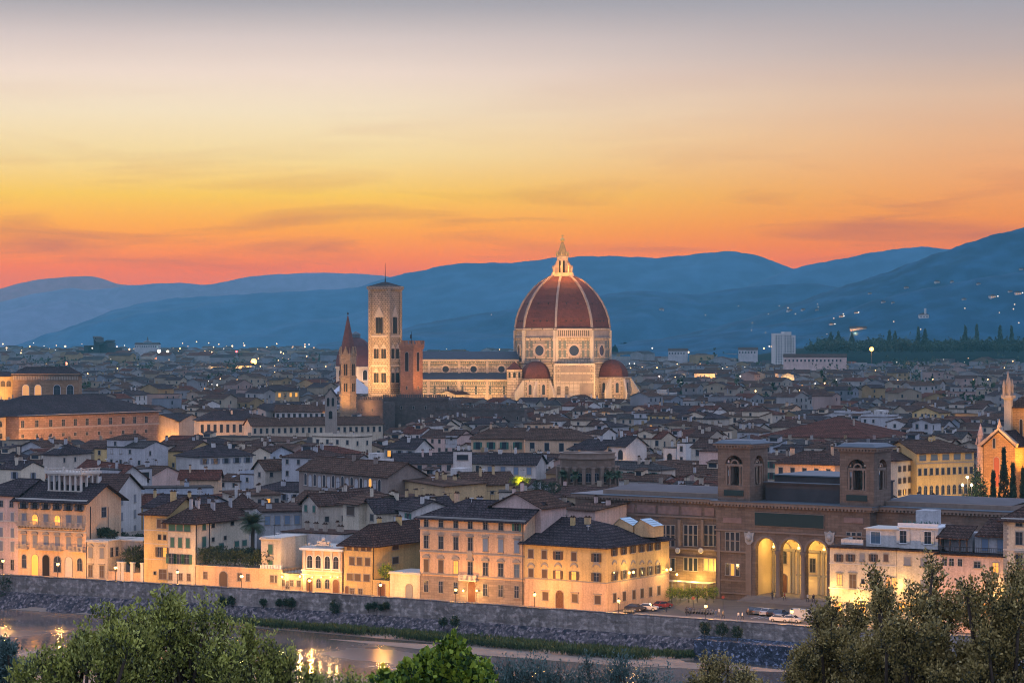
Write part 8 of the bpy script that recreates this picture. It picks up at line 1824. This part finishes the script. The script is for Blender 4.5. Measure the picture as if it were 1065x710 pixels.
for i, (px, py, s_, f_) in enumerate(VL):
    p = onhill(px, py)
    if p is None: continue
    k = p[1]/F; w = s_*1.7*k; hh = s_*.9*k; near = 'highest' if py < 295 else 'low' if py > 325 else 'midslope'
    lab = {0: 'leftmost pale villa of three low on the right hills', 1: 'middle pale villa of three low on the right hills', 2: 'rightmost pale villa of three low on the right hills', 3: 'villa with a lamp, lower left of two lit ones on the hill', 4: 'lit villa just right of and above another lit one', 5: 'left villa of a pair halfway up the right hill', 6: 'right villa of a pair halfway up the right hill', 7: 'lone villa high on the shoulder of the right hill', 8: 'left one of two villas high on the right hill', 9: 'right one of two villas high on the right hill', 10: 'largest pale hillside villa with a square tower', 11: 'bright lit long villa near the right edge of the hill', 12: 'small villa above the lit ones near the right edge', 13: 'lit villa farthest right on the hill', 14: 'lone pale villa on the low ridge right of the dome', 15: 'highest small villa at the right edge', 16: 'small villa above the largest towered one, to its right', 17: 'small villa left of and above the halfway pair', 18: 'lit villa lowest on the right foothill', 19: 'small villa high near the right edge, above the lit long one'}[i]
    t = thing('hillside_villa', lab, 'villa', (p[0], p[1], p[2]-hh*.25), random.uniform(-.3, .3), 'villas on the hillside')
    b = MB(); b.box(-w/2, w/2, 0, w*.7, 0, hh); b.build('wall', plaster('white'), t); b = MB(); roof_faces(b, w, w*.7, hh, hh*.3, 'x', True, True, .6); rf = b.build('roof', rooftile('rust'), t, (-w/2, 0, 0)); b = MB()
    for q in range(3): b.box(-w*.35+q*w*.3, -w*.35+q*w*.3+w*.1, -.3, -.05, hh*.4, hh*.7)
    b.build('window', M['lit'] if 'lit' == f_ else M['glass'], t)
    if f_ == 'big': b = MB(); b.box(w*.05, w*.25, w*.1, w*.3, hh*.8, hh*2.2); b.build('tower', plaster('white'), t)
    if f_ == 'lit': b = MB(); b.ball((w*.6, -4, hh*.8), 1.0, n=4); b.build('garden_lamp', glowmat('far_white_light', (1, .88, .72), 2.2), t)
b = MB(); R5 = random.Random(5)
for k_ in range(26):
    p = onhill(R5.choice([R5.uniform(780, 1065), R5.uniform(330, 1065)]), R5.uniform(318, 350))
    if p is not None: b.ball((p[0], p[1], p[2]+4), R5.uniform(.6, 1.2), n=3)
tag(b.build('hillside_lights', glowmat('hill_light', (1, .7, .4), 1.4)), kind='stuff')

# ================================================================== street furniture
lm = {}
def lampmeshes():
    b = MB(); b.lathe([(.22, 0), (.22, .5), (.12, .7), (.07, 1.0), (.06, 4.0), (.1, 4.1), (.04, 4.25)], 8); lm['pole'] = b.mesh('pole', [M['iron']])
    b = MB(); b.lathe([(.12, 4.2), (.2, 4.25), (.3, 4.8), (.34, 4.82), (.05, 5.1), (.02, 5.25)], 6); 
    for q in range(6): b.tube((.2*sin(q*pi/3), -.2*cos(q*pi/3), 4.25), (.3*sin(q*pi/3), -.3*cos(q*pi/3), 4.8), .02, n=3)
    b2 = MB(); b2.lathe([(.34, 4.82), (.36, 4.86), (.05, 5.12), (.02, 5.25)], 6); lm['cap'] = b2.mesh('lantern_cap', [M['iron']])
    b = MB(); b.ball((0, 0, 4.55), .34, n=6); lm['bulb'] = b.mesh('bulb', [M['bulb']])
lampmeshes(); LAMPS = [(3, 583, 'at the left edge'), (60, 586.5, 'in front of the loggia palazzo'), (120, 590, 'beside the gate piers'), (184.5, 594.5, 'before the green-shuttered house'), (251, 599, 'right of the arched garden gate'), (321.7, 603.4, 'before the arcaded palace'), (395.6, 608, 'before the brown double gate'), (474, 613, 'left of the great palazzo door'), (556, 618, 'at the left end of the yellow corner block'), (643.4, 624.4, 'at the right corner of the yellow block'), (734, 630, 'before the library wing'), (823.6, 635.6, 'beside the parked cars'), (926, 642, 'left one glimpsed through the right trees'), (1037, 648, 'right one glimpsed through the right trees'), (979, 645, 'middle one glimpsed through the right trees')]
for px, py, lab in LAMPS:
    q = street(px, 1.0); t = thing('street_lamp', 'lit iron lantern on the river parapet, '+lab, 'street lamp', (q[0], q[1], .13), 0, 'lit lamps along the river street'); zb = Z(py, q[1])-.13; s_ = zb/4.55
    put('pole', lm['pole'], t, (0, 0, 0), 0, (1, 1, s_)); put('lantern_cap', lm['cap'], t, (0, 0, zb-4.55)); put('bulb', lm['bulb'], t, (0, 0, zb-4.55))
    lamp('POINT', (.25, .4, zb+.0), 4400 if px < 300 else 5600 if px < 700 else 6500 if px < 850 else 3400, (1, .44, .09), .28, t)
for px, py, lab in ((293.5, 599.5, 'single globe lantern on the low wall right of the tower house'), (312, 599, 'pair of globe lanterns at the left end of the arcaded palace'), (704, 597, 'lamp on a pole at the square corner of the yellow block')):
    q = street(px, 8.2) if px < 600 else P(px, 626, .2); z = Z(py, q[1]); t = thing('wall_lamp', 'lit '+lab, 'lamp', (q[0], q[1], 0)); b = MB(); b.tube((0, 0, 0), (0, 0, z-.25), .05, n=5); b.build('pole', M['iron'], t); b = MB(); b.ball((0, 0, z), .25, n=6); b.build('bulb', M['bulb'], t); lamp('POINT', (0, -.5, z), 700, (1, .6, .2), .2, t)
# lamps by the basilica
for i, (px, py) in enumerate(((1006, 496), (1001, 504), (1010.5, 504))):
    d = 590; t = thing('floodlight_pole', ['highest of the three bright white lamps beside the conifer', 'left lower one of the three bright white lamps beside the conifer', 'right lower one of the three bright white lamps beside the conifer'][i], 'lamp', (X(px, d), d, 0)); z = Z(py, d)
    b = MB(); b.tube((0, 0, 0), (0, 0, z), .09, n=5); b.build('pole', M['iron'], t); b = MB(); b.ball((0, 0, z), .36, n=6); b.build('lamp_head', M['bulbw'], t); lamp('POINT', (0, -.8, z), 1400, (1, .7, .35), .3, t)

# ------------------------------------------------------------------ vehicles
paint = {k: surf('paint_'+k, c, .3, .06, 1., spec=.6) for k, c in dict(white=(.5,.5,.49), silver=(.42,.43,.45), black=(.025,.025,.03), blue=(.05,.09,.16), red=(.30,.04,.03), grey=(.16,.17,.18)).items()}
tyre = surf('rubber', (.02,.02,.02), .9); rimm = surf('alloy', (.5,.5,.52), .4, metal=.8)
cm = {}
def carmesh(kind):
    if kind in cm: return cm[kind]
    if kind == 'van': body = [(-2.3,.35),(2.35,.35),(2.4,.95),(1.75,1.15),(1.15,2.0),(-2.25,2.05),(-2.35,1.9)]; glass_ = [(1.62,1.2),(1.12,1.88),(.35,1.9),(.35,1.2)]; top = None
    else: body = [(-2.05,.32),(2.0,.32),(2.12,.62),(1.95,.82),(1.05,.95),(-1.75,.98),(-2.1,.85)]; top = [(1.05,.95),(.35,1.42),(-1.05,1.45),(-1.75,.98)]; glass_ = [(.9,.98),(.32,1.36),(-1.0,1.38),(-1.55,1.0)]
    def ext(pts, hw, hw2=None):
        b = MB(); n = len(pts); hw2 = hw2 or hw; zs_ = [p[1] for p in pts]; zm = min(zs_); zM = max(zs_)
        f = lambda p: hw+(hw2-hw)*((p[1]-zm)/(zM-zm))
        b.v = [(p[0], -f(p), p[1]) for p in pts]+[(p[0], f(p), p[1]) for p in pts]; b.f = [tuple(range(n)), tuple(range(2*n-1, n-1, -1))]+[(i, i+n, (i+1) % n+n, (i+1) % n) for i in range(n)]; b.m = [0]*len(b.f); return b
    b = ext(body, .88, .84)
    if top: t = ext([(p[0], p[1]-.003) for p in top], .80, .62); k = len(b.v); b.v += t.v; b.f += [tuple(k+i for i in f) for f in t.f]; b.m += t.m
    me = b.mesh('body', [paint['white']]); g = ext(glass_, .845 if kind == 'van' else .815, .845 if kind == 'van' else .66).mesh('side_window', [M['glass']])
    fr = MB()
    if kind == 'van': fr.poly([(1.78,-.7,1.18),(1.78,.7,1.18),(1.2,.66,1.95),(1.2,-.66,1.95)])
    else: fr.poly([(1.04,-.7,.99),(1.04,.7,.99),(.40,.58,1.41),(.40,-.58,1.41)]); fr.poly([(-1.74,.7,1.01),(-1.74,-.7,1.01),(-1.10,-.58,1.42),(-1.10,.58,1.42)])
    fr = fr.mesh('windscreen', [M['glass']])
    w = MB(); w.tube((0, -.1, 0), (0, .1, 0), .33, n=14); w = w.mesh('wheel', [tyre]); ri = MB(); ri.tube((0, -.115, 0), (0, .115, 0), .19, n=10); ri = ri.mesh('rim', [rimm])
    hl_ = MB(); hl_.box(-.04, .04, -.15, .15, -.07, .07); hl_ = hl_.mesh('headlight', [M['trimlight']]); tl = MB(); tl.box(-.04, .04, -.12, .12, -.08, .08); tl = tl.mesh('tail_light', [M['redp']])
    cm[kind] = (me, g, fr, w, ri, hl_, tl); return cm[kind]
def car(label, p, rz, colr, kind='car', group='cars parked on the library square'):
    me, g, fr, w, ri, hl_, tl = carmesh(kind); t = thing('parked_van' if kind == 'van' else 'parked_car', label, 'van' if kind == 'van' else 'car', (p[0], p[1], .02), rz, group)
    k = ('b', kind, colr)
    if k not in cm: m2 = me.copy(); m2.materials[0] = paint[colr]; cm[k] = m2
    put('body', cm[k], t); put('side_window', g, t); put('windscreen', fr, t)
    for x in (-1.3, 1.3):
        for y in (-.8, .8): q = put('wheel', w, t, (x, y, .33)); put('rim', ri, q)
    for y in (-.6, .6): put('headlight', hl_, t, (2.1 if kind == 'car' else 2.4, y, .68)); put('tail_light', tl, t, (-2.1 if kind == 'car' else -2.34, y, .75 if kind == 'car' else 1.1))
ra = atan2(V0[1], V0[0])
CARS = [(784, 638, 'black', 'black car at the left end of the parked row'), (791, 638.5, 'grey', 'dark grey car, second from the left of the parked row'), (798, 639.5, 'silver', 'silver car in the middle of the parked row'), (805, 640, 'black', 'black car, fourth from the left of the parked row'), (812, 641, 'blue', 'dark blue car, fifth from the left of the parked row')]
for px, py, c_, lab in CARS: car(lab, P(px, py, 0), ra+.06, c_)
car('white car parked beside the lamp, front of the row', P(812, 646.5, 0), radians(-33), 'white'); car('silver-white car behind the lamp on the square', P(824, 647, 0), radians(-33), 'silver'); car('white delivery van at the right end of the parked cars', P(834.5, 644, 0), radians(-33), 'white', 'van')
car('black car parked at the right side of the yellow corner block', P(661, 634.5, .1), radians(-25), 'black'); car('white car parked beside the black one by the yellow block', P(674, 634, .1), radians(-20), 'white'); car('red car nearest the cafe terrace', P(689, 631.5, .1), radians(40), 'red')
b = MB(); b.tube((0, 0, 0), (0, .06, 0), .27, n=10); sw_ = b.mesh('wheel', [tyre])
b = MB(); slab(b, [(-.85, .45), (-.1, .35), (.35, .3), (.55, .95), (.42, .98), (.2, .5), (-.1, .55), (-.2, .8), (-.85, .85)], -.14, .16); sb_ = b.mesh('body', [paint['grey']]); b = MB(); b.tube((.48, -.3, 1.05), (.48, .32, 1.05), .03, n=4); b.box(-.8, -.15, -.13, .15, .86, .93); ss_ = b.mesh('handlebar_and_seat', [M['iron']])
for i in range(16):
    px = 697+i*2.9 if i > 5 else 650+i*1.9; py = 635.5+i*.18 if i > 5 else 637.4; p = P(px, py, .1); t = thing('motor_scooter', f"small parked scooter, {['first','second','third','fourth','fifth','sixth'][i] if i < 6 else ['first','second','third','fourth','fifth','sixth','seventh','eighth','ninth','tenth'][i-6]} from the left of the {'short row by the black car' if i < 6 else 'long row along the square'}", 'scooter', (p[0], p[1], .02), ra+random.uniform(-.2, .2), 'scooters parked by the square')
    put('wheel', sw_, t, (-.6, 0, .28)); put('wheel', sw_, t, (.65, 0, .28)); put('body', sb_, t); put('handlebar_and_seat', ss_, t)

# ------------------------------------------------------------------ people: one continuous skinned body each
def person(label, p, rz, top, leg, step=.25, z0=0.02, group='people on the square'):
    V = [(0,0,.95),(0,0,1.15),(0,.01,1.38),(0,0,1.52),(0,-.02,1.66),(0,-.02,1.76),
         (.10,0,.92),(.11,-step,.50),(.11,-step*.7,.09),(.11,-step*.7-.16,.04),(-.10,0,.92),(-.11,step*.6,.50),(-.11,step*1.3,.10),(-.11,step*1.3-.15,.04),
         (.19,0,1.42),(.25,step*.5,1.14),(.26,step*.2,.90),(-.19,0,1.42),(-.25,-step*.4,1.14),(-.26,-step*1.0,.93)]
    E = [(0,1),(1,2),(2,3),(3,4),(4,5),(0,6),(6,7),(7,8),(8,9),(0,10),(10,11),(11,12),(12,13),(2,14),(14,15),(15,16),(2,17),(17,18),(18,19)]
    R_ = [.15,.13,.16,.06,.095,.085,.10,.07,.045,.04,.10,.07,.045,.04,.07,.05,.035,.07,.05,.035]
    me = bpy.data.meshes.new('person'); me.from_pydata(V, E, []); o = put('person', me, None, (p[0], p[1], z0), rz); m = o.modifiers.new('skin', 'SKIN')
    for i, r_ in enumerate(R_): me.skin_vertices[0].data[i].radius = (r_, r_)
    me.skin_vertices[0].data[0].use_root = True; s_ = o.modifiers.new('sub', 'SUBSURF'); s_.levels = s_.render_levels = 1
    me.materials.append(leg); me.materials.append(top); me.materials.append(surf('skin', (.42,.26,.19), .6)); me.materials.append(surf('hair', (.04,.03,.02), .7))
    dg = bpy.context.evaluated_depsgraph_get(); em = bpy.data.meshes.new_from_object(o.evaluated_get(dg)); o.modifiers.clear(); o.data = em
    while len(em.materials) < 4: em.materials.append(None)
    for i, mm in enumerate((leg, top, surf('skin', (.42,.26,.19)), surf('hair', (.04,.03,.02)))): em.materials[i] = mm
    for f in em.polygons:
        c = f.center; f.material_index = 3 if c.z > 1.72 or (c.z > 1.62 and c.y > .0) else 2 if c.z > 1.5 or (abs(c.x) > .2 and c.z < .98) else 1 if c.z > .95 else 0; f.use_smooth = True
    tag(o, label, 'person', group); return o
cl = {k: surf('cloth_'+k, c, .9) for k, c in dict(dark=(.04,.04,.05), blue=(.06,.09,.18), white=(.6,.58,.55), red=(.35,.06,.05), tan=(.3,.22,.14)).items()}
PE = [(714, 640, 'dark', 'dark', 'person in dark clothes standing left of the square lamp'), (717.5, 639.5, 'blue', 'dark', 'person in a blue top beside another, left of the square lamp'), (744.5, 643, 'blue', 'blue', 'person in blue walking near the parapet right of the square lamp'), (748, 641, 'white', 'tan', 'person in a white shirt in the middle of the square'), (752, 643.5, 'tan', 'dark', 'person in a tan jacket at the parapet'), (768, 645, 'white', 'blue', 'left one of two people in white at the parapet'), (772, 645, 'white', 'dark', 'right one of two people in white at the parapet'), (692, 636, 'red', 'dark', 'person in red by the cafe terrace'), (778, 641, 'tan', 'dark', 'person in tan walking towards the parked cars')]
for i, (px, py, a, b_, lab) in enumerate(PE): person(lab, P(px, py, 0), random.uniform(0, 6), cl[a], cl[b_])
for i, (px, lab) in enumerate(((803, 'person on the steps below the left arch'), (816, 'person on the steps beside the left column'), (840, 'person on the steps below the middle arch'), (846, 'person in the portico by the right column'))):
    q = lpt(lt(px, VF-1.3), VF-1.3); person(lab, q, random.uniform(0, 6), cl[['dark', 'red', 'white', 'dark'][i]], cl['dark'], z0=.72 if i != 9 else 0, group='people on the library steps')
# cafe parasols and bollards
for i, px in enumerate((721, 752)):
    p = P(px, 634 if i == 0 else 633, 0); t = thing('traffic_sign', ['round road sign on a thin pole left of the library steps', 'road sign on a thin pole before the library pier'][i], 'sign', (p[0], p[1], 0)); b = MB(); b.tube((0, 0, 0), (0, 0, 2.6), .04, n=5); b.build('pole', M['iron'], t); b = MB(); b.tube((0, -.05, 2.4), (0, -.02, 2.4), .33, n=14); b.build('sign_plate', paint['red'], t)
for i in range(9):
    q = street(700+i*13, 2.4); t = tag(put('bollard', None, None, (q[0], q[1], .0)), ['first', 'second', 'third', 'fourth', 'fifth', 'sixth', 'seventh', 'eighth', 'ninth'][i]+' from the left of the low stone bollards along the square parapet', 'bollard', 'bollards along the parapet'); b = MB(); b.lathe([(.2, 0), (.18, .6), (.1, .75), (.01, .8)], 8); b.build('post', m_pave, t)
